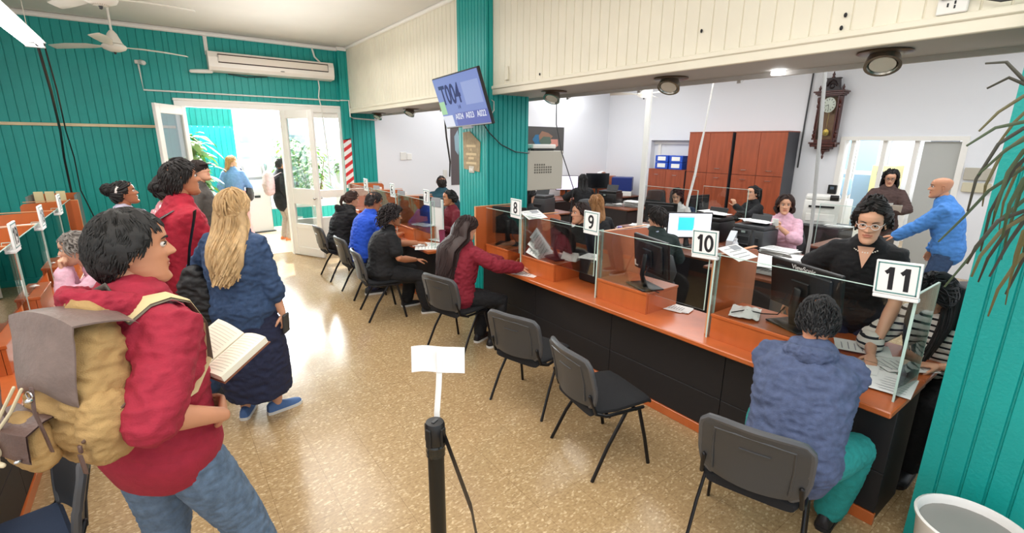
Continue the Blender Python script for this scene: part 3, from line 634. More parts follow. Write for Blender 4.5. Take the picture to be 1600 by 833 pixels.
# paper chaos on the office desks
for i, (x, y, n) in enumerate(((5.0, 2.55, 26), (5.45, 2.62, 18), (5.9, 2.6, 34), (4.95, 2.22, 14), (5.5, 2.2, 20))):
    pile(['tall paper pile at the left of the desk before the woman in pink', 'paper pile in the middle of the desk before the woman in pink', 'thick paper pile under the arms of the woman in pink', 'low paper pile on the near side of the paper desk', 'paper pile on the near right of the paper desk'][i], x, y, CT, n, random.uniform(-.4, .4), grp='paper piles on the desk before the woman in pink', w=.24, h=.33)
papers('loose sheet on the paper covered desk', 4.85, 5.95, 2.15, 2.68, CT + .07, 9, grp='loose sheets on the paper desk')
for i, (x, y, n) in enumerate(((7.9, 6.5, 60), (8.2, 6.75, 40), (7.7, 6.85, 30))): pile(['tallest paper stack below the dark monitor', 'paper stack right of the tallest one', 'paper stack left of the tallest one'][i], x, y, CT, n, .2 * i, grp='paper stacks near the far wall')
for i, (x, y, n) in enumerate(((5.25, 4.75, 10), (5.5, 5.2, 16), (5.15, 5.35, 6))): pile(['paper pile behind window 9 near the cup', 'paper pile behind window 9 by the wall side', 'thin paper pile behind window 9'][i], x, y, CT, n, .3 * i, grp='paper piles behind window 9')
for i, (x, y, n) in enumerate(((6.1, 4.35, 12), (6.15, 4.85, 8), (7.4, 3.95, 14), (7.4, 4.35, 6))): pile(['paper pile in front of the woman with brown hair', 'thin paper pile beside the woman with brown hair', 'paper pile in front of the ponytailed woman', 'thin paper pile beside the ponytailed woman'][i], x, y, CT, n, .3 * i, grp='paper piles on the rear desks')
for i, (x, y) in enumerate(((7.1, 2.35), (7.45, 2.4))): pile(['paper pile on the desk under the hand of the bald man', 'paper pile at the far side of the small desk'][i], x, y, CT, 5, .4 * i, grp='papers on the small desk')
pile('paper pile on the low table beside the photocopier', 8.8, 3.02, CT, 12, grp='papers by the photocopier')
# monitors in the office
monitor('monitor with cyan window on its white screen behind window 10', 5.36, 3.5, CT, 232, .56, .33, .28, None, 0)
mon = [x for x in C.objects if x.get('label', '').startswith('monitor with cyan')][0]
for c in mon.children:
    if c.name.startswith('screen'): c.data.materials[0] = mat('lit_white', '#ffffff', .4, emit=('#dfe8ff', .85))
b = MB().bx((-.05, .0368, .22), (.14, .0372, .38)); b.obj('window_image', mat('lit_cyan', '#35c8e6', .4, emit=('#3ccdf0', .85)), mon)
b = MB().bx((-.06, .0366, .21), (.15, .0369, .40)); b.obj('window_border', mat('lit_grey', '#c9cdd4', .4, emit=('#b9c4d4', .6)), mon)
monitor('monitor with lavender lit screen by the far wall', 8.1, 8.75, CT, 240, .56, .36, .33, mat('lit_lavender', '#ffffff', .4, emit=('#cdbdf5', .85)))
monitor('dark monitor above the paper stack by the far wall', 8.95, 8.55, CT, 240, .6, .38, .36)
monitor('dark monitor on the desk of the woman with brown hair', 6.28, 4.62, CT, 20, .5, .3, .24)
monitor('dark upright monitor edge on between the rear desks', 7.3, 4.62, CT, 80, .5, .3, .3)
# number card 2, wooden rack pieces at far wall
sign('2', 8.4, 9.0, 1, 'small number 2 card above the lavender monitor', 1.19, .16, .16, 0, -.6)
o = thing('desk_divider', 'cherry divider behind the lavender lit monitor', 'divider', (8.45, 8.91, CT)); MB().bx((-.4, 0, 0), (.4, .025, .36), .003).obj('board', M_wood, o)
o = thing('side_cabinet', 'cherry side cabinet standing by the far wall corner', 'cabinet', (9.6, 8.85, 0)); MB().bx((-.55, -.15, 0), (.2, .25, 1.18), .004).obj('body', M_wood, o); MB().bx((-.5, -.165, .55), (.15, -.15, .85), .003).obj('drawer', M_woodd, o)
o = thing('storage_box', 'dark blue storage box with white base on the corner desk', 'box', (9.5, 8.2, CT), R_(215) + PI); MB().box((0, 0, .06), (.5, .4, .12), .01).obj('base', M_pvc, o); MB().box((0, 0, .29), (.5, .4, .34), .012).obj('lid', mat('navy_plastic', '#1c2f74', .4), o)
o = thing('label_roll', 'white curled paper roll on the side cabinet', 'paper roll', (9.4, 8.85, 1.182)); MB().path([(-.14, 0, .02), (-.05, 0, .10), (.05, 0, .11), (.13, 0, .04)], [(.07, .008)] * 4, (0, 1, 0), 8).obj('sheet', M_paper, o)
# tall cabinets along the clock wall
def cabinet(label, x0, x1, y0, y1, h, doors, split=None, side=M_dk):
    o = thing('filing_cabinet', label, 'cabinet', ((x0 + x1) / 2, (y0 + y1) / 2, 0), 0, 'cherry cabinets by the clock wall'); sx, sy = x1 - x0, y1 - y0
    MB().bx((-sx / 2 + .02, -sy / 2, 0), (sx / 2, sy / 2, h), .003).obj('carcass', mat('cabinet_grey', '#45464b', .5), o)
    MB().bx((-sx / 2, -sy / 2 - .004, h), (sx / 2 + .004, sy / 2 + .004, h + .022), .002).obj('top_board', M_woodd, o)
    segs = [(0.05, split), (split, h)] if split else [(.05, h)]
    dw = sy / doors
    for (za, zb) in segs:
        for i in range(doors):
            d = MB().bx((-sx / 2 - .002, -sy / 2 + i * dw + .003, za + .004), (-sx / 2 + .019, -sy / 2 + (i + 1) * dw - .003, zb - .004), .002).obj('door', M_woodd, o)
            y = -sy / 2 + (i + .5) * dw; zz = zb - .09 if za < 1 and split else (za + .1 if split else zb - .1)
            MB().path([(-sx / 2, y - .06, zz), (-sx / 2 - .03, y - .05, zz), (-sx / 2 - .03, y + .05, zz), (-sx / 2, y + .06, zz)], .006, None, 6).obj('handle', M_chrome, d)
    return o
cabinet('tall cherry cabinet right of the pair, grey side towards the clock', 9.47, 9.93, 4.33, 5.33, 2.24, 2, 1.42)
cabinet('tall cherry cabinet left of the pair beside the wall recess', 9.47, 9.93, 5.40, 6.38, 2.24, 2, 1.42)
cabinet('low cherry cabinet carrying the blue archive boxes', 9.47, 9.93, 6.42, 7.4, 1.42, 2)
for i, (y, z) in enumerate(((6.72, 1.445), (7.1, 1.445), (6.72, 1.6), (7.1, 1.6))):
    o = thing('archive_box', ['blue archive box at bottom right of the stack of four', 'blue archive box at bottom left of the stack of four', 'blue archive box at top right of the stack of four', 'blue archive box at top left of the stack of four'][i], 'box', (9.68, y, z), .12, 'blue archive boxes')
    MB().box((0, 0, .075), (.36, .32, .148), .004).obj('carton', mat('archive_blue', '#1f4fc0', .5), o); MB().box((-.182, 0, .08), (.004, .2, .09)).obj('paper_label', M_paper, o)
# glass partition screens on the rear desks
for i, (x, y, L) in enumerate(((6.45, 4.05, .98), (7.25, 3.72, .75))):
    o = thing('desk_screen', ['clear glass screen in front of the woman with brown hair', 'clear glass screen before the ponytailed woman'][i], 'glass screen', (x - .1, y, CT), 0, 'glass screens on the rear desks')
    MB().bx((0, 0, 0), (.006, L, .62)).obj('pane', M_glass, o); MB().bx((-.002, -.003, 0), (.008, .003, .62)).bx((-.002, 0, .617), (.008, L, .622)).obj('polished_edge', M_edge, o)
o = thing('desk_screen', 'clear glass screen on the small desk of the bald man', 'glass screen', (6.84, 2.08, CT), 0, 'glass screens on the rear desks'); MB().bx((0, 0, 0), (.006, .52, .55)).obj('pane', M_glass, o); MB().bx((-.002, 0, .547), (.008, .52, .552)).bx((-.002, .518, 0), (.008, .522, .55)).obj('polished_edge', M_edge, o)
# small desk items
def item(name, label, cat, prof, x, y, m, z=CT, n=16): return tag(MB().lathe(prof, n, 0, Matrix.Translation((x, y, z))).obj(name, m), label, cat)
item('sanitiser_bottle', 'clear bottle with white cap beside the number 10 card', 'bottle', [(0, 0), (.035, 0), (.035, .1), (.015, .13), (.018, .13), (.018, .16), (0, .16)], 5.62, 3.0, mat('clear_plastic', '#d8dbe0', .2))
item('pen_cup', 'white pen cup on the desk behind window 9', 'cup', [(0, 0), (.04, 0), (.042, .1), (.036, .1), (.034, .02), (0, .02)], 5.35, 4.62, M_pvc)
item('glass_jar', 'lavender bottle on the desk behind window 9', 'bottle', [(0, 0), (.035, 0), (.035, .12), (.03, .16), (0, .16)], 5.1, 4.4, mat('lavender_plastic', '#a99ad6', .3))
item('dark_bottle', 'tall dark bottle between the printers', 'bottle', [(0, 0), (.035, 0), (.035, .2), (.015, .24), (.015, .28), (0, .28)], 5.7, 2.85, M_black)
item('yellow_tape', 'roll of yellow tape on the paper desk', 'tape', [(.025, 0), (.05, 0), (.05, .03), (.025, .03)], 5.2, 2.72, mat('yellow_tape', '#d8c548', .5))
o = thing('file_holder', 'clear upright file holder beside the bottle at desk 10', 'file holder', (5.7, 3.1, CT), .3); MB().prism([(0, 0), (.2, 0), (.2, .22), (.0, .12)], .08, frame_m((-.1, .04, 0), (1, 0, 0), (0, 0, 1), (0, -1, 0))).obj('case', mat('clear_case', '#c9ced3', .3), o)
# office chairs
def office_chair(label, x, y, ang, m=None, h=.95):
    o = thing('office_chair', label, 'chair', (x, y, 0), R_(ang), 'dark office chairs'); m = m or M_black
    MB().box((0, 0, .46), (.46, .46, .08), .03, 0, None, 3).obj('seat', m, o)
    b = MB(); b.path([(0, -.22, .56), (0, -.25, .72), (0, -.23, h - .02)], [(.19, .03), (.23, .035), (.18, .03)], (1, 0, 0), 16, 0, False, True, True, .7); b.obj('backrest', m, o)
    MB().path([(0, -.05, .42), (0, -.26, .45), (0, -.285, .65)], [(.03, .008)] * 3, (1, 0, 0), 8).obj('back_bar', M_black, o)
    MB().cyl((0, 0, .1), (0, 0, .43), .025).obj('column', M_metalb, o)
    for k in range(5):
        a = 2 * PI * k / 5; e = (.28 * math.cos(a), .28 * math.sin(a)); l = MB().path([(0, 0, .11), (e[0], e[1], .075)], [(.022, .018), (.015, .012)], (0, 0, 1), 8).obj('leg', M_black, o)
        MB().cyl((e[0] - .012, e[1], .03), (e[0] + .012, e[1], .03), .029).obj('caster', M_gray, l)
    return o
office_chair('dark office chair under the woman in pink', 6.57, 2.87, 192, M_gray, .92)
office_chair('dark office chair behind the bald man', 7.15, 1.05, 150, M_gray, .88)
office_chair('tall black office chair beside the low cabinet', 8.2, 6.1, 230, M_black, 1.08)
office_chair('black office chair of the clerk behind window 10', 4.27, 3.15, 35, M_gray, .9)
office_chair('navy office chair of the brown haired woman', 6.8, 4.64, 195, M_navy, 1.0)
for lb, x, y, a in (('dark office chair of the ponytailed woman', 8.1, 4.03, 158), ('dark office chair of the clerk in profile behind window 9', 3.9, 3.8, 172), ('dark office chair of the clerk with light brown hair', 4.54, 4.27, 60), ('dark office chair before the lavender lit monitor', 7.37, 7.40, 62), ('dark office chair under the grey rack beside the pillar', 4.40, 5.73, 20), ('dark office chair of the man in petrol blue', 4.29, 8.0, 72), ('dark office chair of the clerk in burgundy', 3.57, 6.22, 178), ('dark office chair of the woman in striped top', 3.97, .61, 168)): office_chair(lb, x, y, a, M_gray, .86)
# ---------------------------------------------------------------- television on the pillar
o = thing('television', 'wall mounted television tilted down on the teal pillar showing queue numbers', 'television', (2.635, 4.50, 2.415))
TM = Matrix.Rotation(math.radians(-2), 4, 'X') @ Matrix.Rotation(math.radians(-18), 4, 'Y'); TF = TM @ FX((0, 0, 0))
def tvb(mb): mb.v = [tuple(TF @ V(v)) for v in mb.v]; return mb
tvb(MB().box((0, 0, -.022), (.92, .54, .035), .006).box((0, 0, -.05), (.6, .34, .04), .01)).obj('housing', M_black, o)
def emis(n, c, s=.8): return mat(n, '#1a1b22', .3, emit=(c, s))
sc_ = tvb(MB().bx((-.448, -.25, -.004), (.448, .258, .0)).bx((-.448, -.25, .0002), (-.447, -.249, .0006))).obj('screen', emis('tv_blue', '#8798d6', .85), o)
tvb(MB().bx((-.45, -.262, -.003), (.45, -.25, .001))).obj('bezel', mat('silver_bezel', '#b8bac2', .3, .5), o)
tvb(MB().bx((-.12, -.29, -.03), (.06, -.262, .0), .004)).obj('logo_tab', mat('silver_bezel', '#b8bac2', .3, .5), o)
tvb(MB().bx((.10, -.05, .001), (.42, .17, .0018))).obj('notice_panel', emis('tv_pale', '#9fadde', .9), sc_)
tvb(MB().bx((-.18, -.25, .001), (.448, -.115, .0018))).obj('queue_band', emis('tv_violet', '#6e78c4', .8), sc_)
tvb(MB().bx((-.448, -.115, .001), (-.33, .02, .0018))).obj('green_reflection', emis('tv_green', '#b9e8b4', .8), sc_)  # green room reflection on the screen, painted as a glowing patch
tvb(MB().bx((-.448, -.25, .001), (-.24, -.13, .0018))).obj('white_reflection', emis('tv_white', '#eef0fb', .9), sc_)  # white reflection in the lower left corner, also painted on
text('queue_number', "T004", .27, emis('tv_ink', '#2c3f9e', .35), sc_, TF @ Matrix.Translation((-.16, .07, .002)), .006, .72)
for t, x in (('A024', -.10), ('A023', .11), ('A022', .33)): text('queue_entry', t, .085, emis('tv_white', '#eef0fb', .9), sc_, TF @ Matrix.Translation((x, -.155, .003)), .001, .9)
text('queue_line', '14', .06, emis('tv_ink', '#2c3f9e', .35), sc_, TF @ Matrix.Translation((-.05, -.06, .002)))
MB().path([(2.70 - 2.635, .1, 0), (2.93 - 2.635, .1, .03)], .03, None, 8).box((.285, .15, .03), (.02, .2, .25), .003).obj('wall_bracket', M_black, o)
tag(MB().path([(2.87, 4.44, 2.25), (2.9, 4.38, 2.24), (2.96, 4.36, 2.33), (3.0, 4.42, 2.42), (3.0, 4.6, 2.5)], .006, None, 6).obj('cable', M_pvc), 'short white cable looping from the television to the soffit', 'cable')
tag(MB().path([(2.86, 4.45, 2.22), (2.95, 4.43, 2.1), (3.1, 4.43, 1.98), (3.3, 4.43, 1.90), (3.5, 4.44, 1.885), (3.62, 4.55, 1.95)], .006, None, 6).obj('cable', M_black), 'black cable sagging across the pillar to the router', 'cable')
# plaque patch and switch on the pillar
o = thing('faded_notice', 'worn beige notice with faded lines glued on the teal pillar', 'notice', (2.928, 4.765, 1.90))
MB().prism([(-.17, -.2), (.17, -.22), (.19, .1), (-.03, .22), (-.18, .21)], .005, FX((0, 0, 0))).obj('backing', mat('worn_beige', '#9d8b6d', .8, noise_=(25, .2)), o)
b = MB()
for i, (w, z) in enumerate(((.2, .06), (.02, .02), (.22, -.03), (.12, -.075), (.22, -.13))): b.box((-.0065, 0, z), (.001, w, .026))
b.obj('faded_print', mat('faded_ink', '#c9b58f', .8), o)
o = thing('wall_switch', 'pale switch plate low on the teal pillar', 'switch', (2.925, 4.76, 1.70)); MB().box((0, 0, 0), (.012, .11, .075), .003).obj('plate', M_beige, o); MB().box((-.008, .02, 0), (.008, .02, .03)).box((-.008, -.02, 0), (.008, .02, .03)).obj('rockers', M_trimw, o)
# ---------------------------------------------------------------- air conditioner
o = thing('air_conditioner', 'long white air conditioner mounted above the double door', 'air conditioner', (1.81, W - .01, 3.02))
pr_ = [(0, 0), (-.2, .01), (-.235, .06), (-.235, .2), (-.2, .28), (-.05, .30), (0, .30)]
MB().prism(pr_, 1.86, frame_m((-.93, 0, 0), (0, 1, 0), (0, 0, 1), (1, 0, 0)), 0).obj('housing', mat('ac_white', '#efe9e0', .4), o)
MB().path([(-.8, -.238, .13), (.83, -.238, .13), (.83, -.238, .24), (-.8, -.238, .24)], .009, (0, 1, 0), 6, 0, True).obj('grille_border', mat('dark_brown', '#3a2a26', .5), o)
MB().bx((-.79, -.243, .135), (.82, -.236, .235), .002).obj('front_grille', mat('ac_cream', '#e5dccf', .45), o)
MB().path([(-.9, -.17, .012), (.86, -.17, .012)], [(.05, .006)] * 2, (0, 1, 0), 8).obj('air_flap', M_trimw, o)
MB().ell((.1, -.238, .07), (.035, .006, .009)).obj('maker_plate', mat('grey_plate', '#8d8a84', .4), o)
MB().path([(-.9, -.12, .0), (-1.06, -.1, -.01), (-1.16, -.08, -.015)], [(.03, .03), (.03, .03), (.026, .026)], None, 10).obj('pipe_elbow', M_pvc, o)
tag(MB().bx((.87, W - .03, 3.27), (.92, W, CEIL - .05), .003).obj('conduit', M_pvc), 'white pipe cover rising from left end of the air conditioner', 'conduit')
tag(MB().path([(2.46, W - .02, CEIL - .06), (2.49, W - .03, 3.4), (2.56, W - .06, 3.32)], .016, None, 8).obj('conduit', M_pvc), 'white tube rising from right end of the air conditioner', 'conduit')
tag(MB().path([(2.5, W - .1, 3.03), (2.52, W - .05, 2.9), (2.5, W - .03, 2.75), (2.53, W - .045, 2.55), (2.56, W - .05, 1.9), (2.58, W - .05, 1.2)], .010, None, 6).obj('cable', M_pvc), 'white cable hanging from the air conditioner over the sidelight', 'cable')
tag(MB().path([(1.15, W - .03, 3.01), (1.4, W - .04, 2.985), (1.7, W - .03, 3.01)], .008, None, 6).obj('cable', M_black), 'black cable sagging under the air conditioner', 'cable')
# ---------------------------------------------------------------- camera, conduit
o = thing('security_camera', 'small white security camera on the teal wall', 'security camera', (.05, W, 3.08)); b = MB(); b.box((-.03, -.02, .0), (.08, .04, .05), .004); b.obj('bracket', M_pvc, o); MB().path([(0, -.05, 0), (.03, -.13, -.02)], .034, None, 12).obj('body', M_pvc, o); MB().cyl((.032, -.137, -.022), (.036, -.148, -.025), .024).obj('lens', M_black, o)
tag(MB().path([(.02, W - .012, 3.05), (.03, W - .012, 2.70), (2.85, W - .012, 2.705), (2.85, W - .115, 2.705), (3.0, W - .115, 2.71), (3.005, W - .115, 2.43), (3.1, W - .015, 2.41), (3.55, W - .012, 2.39)], [(.012, .012)] * 8, None, 6, 0, False, False, False).obj('conduit', M_pvc), 'thin white cable conduit running above the double door', 'conduit')
# ---------------------------------------------------------------- fluorescent lamp
o = thing('fluorescent_lamp', 'hanging white fluorescent lamp at the top left', 'ceiling lamp', (-.78, 5.95, 2.88))
MB().box((0, 0, .05), (.11, 1.9, .05), .01).obj('housing', mat('lamp_grey', '#cfcfcf', .5), o)
MB().prism([(-.09, .03), (.09, .03), (.06, .075), (-.06, .075)], 1.86, frame_m((0, .93, 0), (1, 0, 0), (0, 0, 1), (0, -1, 0))).obj('reflector', M_trimw, o)
for x in (-.05, .05): MB().cyl((x, -.88, .005), (x, .88, .005), .018).obj('tube', mat('tube_light', '#ffffff', .4, emit=('#ffffff', 9)), o)
for y in (-.95, .95): MB().box((0, y, .02), (.15, .03, .07), .005).obj('end_cap', mat('lamp_cap', '#b8bab8', .5), o)
for y in (-.7, .7): MB().cyl((0, y, .07), (0, y, CEIL - 2.88), .003).obj('hanging_wire', M_beige, o)
for i, (x, lx) in enumerate(((0, 'thicker'), (.05, 'thinner'))):
    tag(MB().path([(-.76 + x, 6.88, 2.9), (-.78 + x, 7.3, 2.5), (-.86 + x, 8.1, 2.1), (-.95 + x * 2, 8.75, 1.75), (-.98 + x * 2, 9.0, 1.3), (-.95 + x * 3, 9.05, .9)], .014 - .006 * i, None, 6).obj('cable', M_black), f'{lx} black cable running from the fluorescent lamp down to the left counter', 'cable')
# ---------------------------------------------------------------- ceiling fans
def fan(label, x, y, z, rot, top=CEIL, R=.66, grille=False):
    o = thing('ceiling_fan', label, 'ceiling fan', (x, y, z), rot, 'white ceiling fans'); mw = mat('fan_white', '#e4e0d6', .4)
    MB().lathe([(0, -.075), (.05, -.07), (.11, -.045), (.125, -.02), (.12, .0), (.10, .015)], 24).obj('motor', mw, o)
    MB().lathe([(.10, .02), (.09, .03), (.05, .13), (.02, .17), (0, .17)], 24).obj('canopy', mw, o)
    MB().cyl((0, 0, .15), (0, 0, top - z), .013).obj('rod', mw, o)
    MB().lathe([(0, -.1), (.012, -.095), (.016, -.075)], 10).obj('pull_switch', M_black, o)
    if grille:
        g = MB()
        for k in range(24): a = 2 * PI * k / 24; g.path([(.05 * math.cos(a), .05 * math.sin(a), -.07), (.12 * math.cos(a), .12 * math.sin(a), -.025)], .003, None, 5)
        g.obj('motor_grille', M_beige, o)
    for k in range(3):
        a = 2 * PI * k / 3; M = Matrix.Rotation(a, 4, 'Z')
        b = MB(); b.path([M @ V(p) for p in ((.1, 0, -.01), (.2, 0, -.005), (.3, 0, 0), (R * .7, 0, .0), (R, 0, -.01))], [(.02, .006), (.035, .005), (.06, .004), (.068, .004), (.055, .004)], M @ V((0, .96, .28)), 8); b.obj('blade', mw, o)
    return o
fan('white ceiling fan hanging lower and farther by the air conditioner', -.19, 7.95, 3.10, .35, CEIL, .80)
fan('white ceiling fan cropped by the top edge of the photo', -.17, 5.5, 3.13, .0, CEIL, .66, True)
fan('small white ceiling fan hanging over the back office', 7.5, 6.1, 2.9, 2.4, CEIL, .62)
# ---------------------------------------------------------------- recessed spots under the soffit
for i, (x, y, z) in enumerate(((3.42, 8.75, 2.49), (3.38, 7.3, 2.49), (3.3, 3.8, 2.49), (3.32, 2.45, 2.49), (3.28, 1.06, 2.49))):
    o = thing('spotlight', ['spotlight farthest along the soffit by the teal wall', 'spotlight second from the teal wall under the soffit', 'spotlight under the soffit beside the pillar', 'spotlight over the number 10 card under the soffit', 'spotlight nearest the palm leaves under the soffit'][i], 'spotlight', (x, y, z), .3, 'chrome spotlights under the soffit')
    MB().lathe([(.06, .01), (.125, .008), (.13, 0), (.12, -.006), (.075, -.008)], 28).obj('rim', mat('bronze', '#6b5a4c', .3, .7), o)
    M = Matrix.Rotation(.55, 4, 'Y') @ Matrix.Translation((0, 0, -.055)); MB().lathe([(0, .05), (.06, .05), (.075, .02), (.085, -.03), (.07, -.03), (.06, -.01), (0, .0)], 24, 0, M).obj('lamp_cup', mat('steel', '#a7a49c', .25, .9), o)
    MB().lathe([(0, -.02), (.06, -.022), (.055, -.012), (0, -.01)], 20, 0, M).obj('lens', mat('lens', '#d6d2c6', .2), o)
o = thing('spotlight', 'small lit spotlight under the soffit right of the cables', 'spotlight', (3.55, 1.75, 2.49)); MB().lathe([(.02, .0), (.045, 0), (.045, -.02), (.0, -.025)], 16).obj('lamp_cup', mat('lit_lamp', '#ffffff', .4, emit=('#ffffff', 6)), o)
# ---------------------------------------------------------------- poles and cables over the office side
tag(MB().bx((5.98, 4.74, CT + .01), (6.02, 4.82, CEIL)).obj('cable_trunking', M_pvc), 'white cable trunking dropping from the soffit behind window 9', 'trunking')
tag(MB().path([(6.0, 3.75, CEIL), (6.0, 3.77, 2.8), (6.0, 3.82, 2.25), (6.0, 3.86, 1.97), (6.0, 3.90, 1.6), (5.98, 3.96, 1.2), (6.0, 3.98, .9), (6.02, 3.96, CT + .01)], [(.010, .010)] * 3 + [(.024, .014)] * 5, None, 6).obj('cable', M_pvc), 'wavy white cable hanging before the tall cherry cabinets', 'cable')
tag(MB().path([(6.0, 2.5, CEIL), (6.0, 2.46, 2.82), (6.0, 2.41, 2.2), (6.0, 2.36, 1.5), (6.0, 2.33, 1.0), (6.02, 2.34, CT + .01)], .019, None, 6).obj('cable', mat('grey_cable', '#a9a8a6', .5)), 'grey cable hanging in front of the wall clock', 'cable')
tag(MB().path([(9.92, 4.25, 3.4), (9.92, 4.26, 2.9), (9.92, 4.27, 2.4), (9.935, 4.28, 1.6)], .014, None, 6).obj('cable', M_gray), 'dark cable down the wall beside the clock', 'cable')
tag(MB().path([(4.35, 8.0, 2.5), (4.6, 8.4, 2.1), (5.0, 9.0, 1.6), (5.05, 9.12, 1.3)], .018, None, 6).obj('cable', M_black), 'black cables slanting down left of the pillar behind the television', 'cable')
tag(MB().path([(3.64, 4.15, 2.5), (3.66, 4.16, 2.2), (3.7, 4.1, 1.9), (3.9, 4.1, 1.5), (3.95, 4.2, 1.0)], .006, None, 6).obj('cable', M_gray), 'thin grey cable hanging right of the grey rack', 'cable')
# outlet with cable on the soffit
o = thing('power_outlet', 'white power outlet on the cream soffit top right', 'outlet', (3.005, .745, 2.62)); MB().box((0, 0, 0), (.02, .11, .075), .004).obj('plate', M_pvc, o); MB().box((-.011, .015, .0), (.003, .006, .016)).box((-.011, -.01, .008), (.003, .006, .014)).box((-.011, -.01, -.01), (.003, .006, .014)).obj('slots', M_ink, o); MB().box((-.02, .02, .045), (.03, .05, .04), .006).obj('plug', M_black, o)
tag(MB().path([(2.985, .72, 2.665), (2.98, .66, 2.63), (2.98, .58, 2.60), (2.985, .47, 2.60), (2.99, .4, 2.66)], .006, None, 6).obj('cable', M_black), 'black cable looping from the outlet on the soffit', 'cable')
for i, (y, z) in enumerate(((2.02, 2.72), (1.18, 2.66), (1.19, 2.60), (3.68, 2.62))): tag(MB().ell((3.012, y, z), (.006, .008, .012)).obj('wall_hook', M_ink), ['dark nail on the cream soffit over card 10', 'dark nail on the soffit near the outlet', 'tiny nail low on the soffit near the outlet', 'small nail on the soffit beside the pillar'][i], 'nail', 'nails in the soffit')
o = thing('intercom', 'cream plastic switch block on the soffit beside the pillar', 'switch', (3.008, 4.2, 2.68)); MB().box((0, 0, 0), (.02, .05, .13), .004).obj('housing', M_cream, o)
# ---------------------------------------------------------------- network rack + router, posters
o = thing('network_rack', 'grey metal rack with vent holes hung beside the pillar', 'rack', (3.5, 4.47, 1.45)); MB().bx((.005, .0, 0), (.56, .5, .46), .006).obj('housing', M_beige, o)
b = MB()
for r, cnt in enumerate((5, 8, 8, 8)):
    for c in range(cnt): b.cyl((.12 + c * .035, -.004, .30 - r * .03), (.12 + c * .035, .0, .30 - r * .03), .011, None, 8, 0, False)
b.obj('vent_holes', mat('vent_dark', '#6a665c', .7), o); MB().bx((.0, .002, .0), (.004, .01, .46)).obj('frame_strip', M_pvc, o)
o = thing('router', 'white router lying on top of the grey rack', 'router', (3.78, 4.6, 1.911)); MB().box((0, 0, .05), (.36, .22, .05), .012, 0, None, 2).obj('case', M_pvc, o); MB().box((0, 0, .013), (.32, .2, .026), .006).obj('base', M_black, o)
def poster(name, label, x0, x1, z0, z1, cols, seed):
    o = thing(name, label, 'poster', ((x0 + x1) / 2, W - .006, z0)); w, h = x1 - x0, z1 - z0
    MB().bx((-w / 2, -.002, 0), (w / 2, .004, h)).obj('sheet', mat('poster_' + cols[0], cols[0], .5), o); random.seed(seed)
    for k, c in enumerate(cols[1:]):
        cx, cz = random.uniform(-.3, .3) * w, random.uniform(.25, .75) * h; n = random.randint(4, 7); pts = [(cx + w * .22 * math.cos(2 * PI * i / n + k) * random.uniform(.6, 1), cz + h * .26 * math.sin(2 * PI * i / n + k) * random.uniform(.6, 1)) for i in range(n)]
        MB().prism(pts, .0012, frame_m((0, -.002 - .0012 * (k + 1), 0), (1, 0, 0), (0, 0, 1), (0, -1, 0))).obj('printed_shape', mat('poster_' + c, c, .5), o)
poster('wall_poster', 'dark coloured poster on the wall above the grey rack', 7.15, 8.35, 1.75, 2.38, ('#4c4a48', '#2f6b93', '#c9897a', '#8d6a56', '#55675a'), 3)
poster('wall_poster', 'narrow dark poster on the white wall beside the pillar edge', 5.13, 5.6, 1.1, 2.3, ('#5d5456', '#8fa9b5', '#3c3438', '#b5a9a0'), 8)
o = thing('wall_socket', 'white socket plates on the white wall left of the pillar', 'socket', (4.05, W - .008, 1.72)); MB().box((0, 0, 0), (.13, .016, .15), .003).obj('plate', M_pvc, o); MB().box((.13, 0, -.01), (.1, .016, .12), .003).obj('second_plate', M_trimw, o)
o = thing('wall_socket', 'white socket beside the head of the man in the teal jacket', 'socket', (4.98, W - .008, 1.35)); MB().box((0, 0, 0), (.09, .016, .16), .003).obj('plate', M_pvc, o)
o = thing('meter_box', 'grey meter box on the wall behind the palm leaves', 'meter box', (XW - .05, 1.72, 1.52)); MB().bx((0, -.16, 0), (.05, .16, .18), .005).obj('housing', M_beige, o); MB().bx((.0, -.17, -.18), (.05, .15, -.04), .005).obj('breaker_box', mat('cream_plastic', '#cfc7ad', .5), o)
o = thing('time_clock', 'small black access reader beside the office doorway', 'reader', (XW - .03, 3.62, 1.23)); MB().bx((-.02, -.07, -.08), (.03, .07, .08), .006).obj('housing', M_black, o); MB().bx((-.022, -.03, .0), (-.019, .03, .05)).obj('screen', mat('reader_screen', '#5a6a78', .2), o)
# ---------------------------------------------------------------- pendulum wall clock
o = thing('wall_clock', 'carved dark wooden pendulum clock on the office wall', 'clock', (XW, 3.86, 1.9)); o.scale = (1, .84, 1); MW = mat('dark_mahogany', '#4a1d16', .35, noise_=(20, .25), coat=.3)
MB().bx((-.05, -.2, .12), (0, .2, 1.02), .006).obj('backboard', MW, o)
c = MB().bx((-.17, -.185, .16), (-.05, -.155, .98), .004).bx((-.17, .155, .16), (-.05, .185, .98), .004).bx((-.17, -.155, .94), (-.05, .155, .98), .003).bx((-.17, -.155, .16), (-.05, .155, .21), .003).obj('case_frame', MW, o)
MB().bx((-.06, -.155, .2), (-.052, .155, .94)).obj('case_back', mat('amber_wood', '#8a5a35', .4), o)
b = MB(); b.bx((-.22, -.27, .98), (0, .27, 1.01), .004).bx((-.25, -.3, 1.01), (0, .3, 1.035), .006); b.bx((-.2, -.24, .955), (0, .24, .98), .004); b.obj('cornice', MW, o)
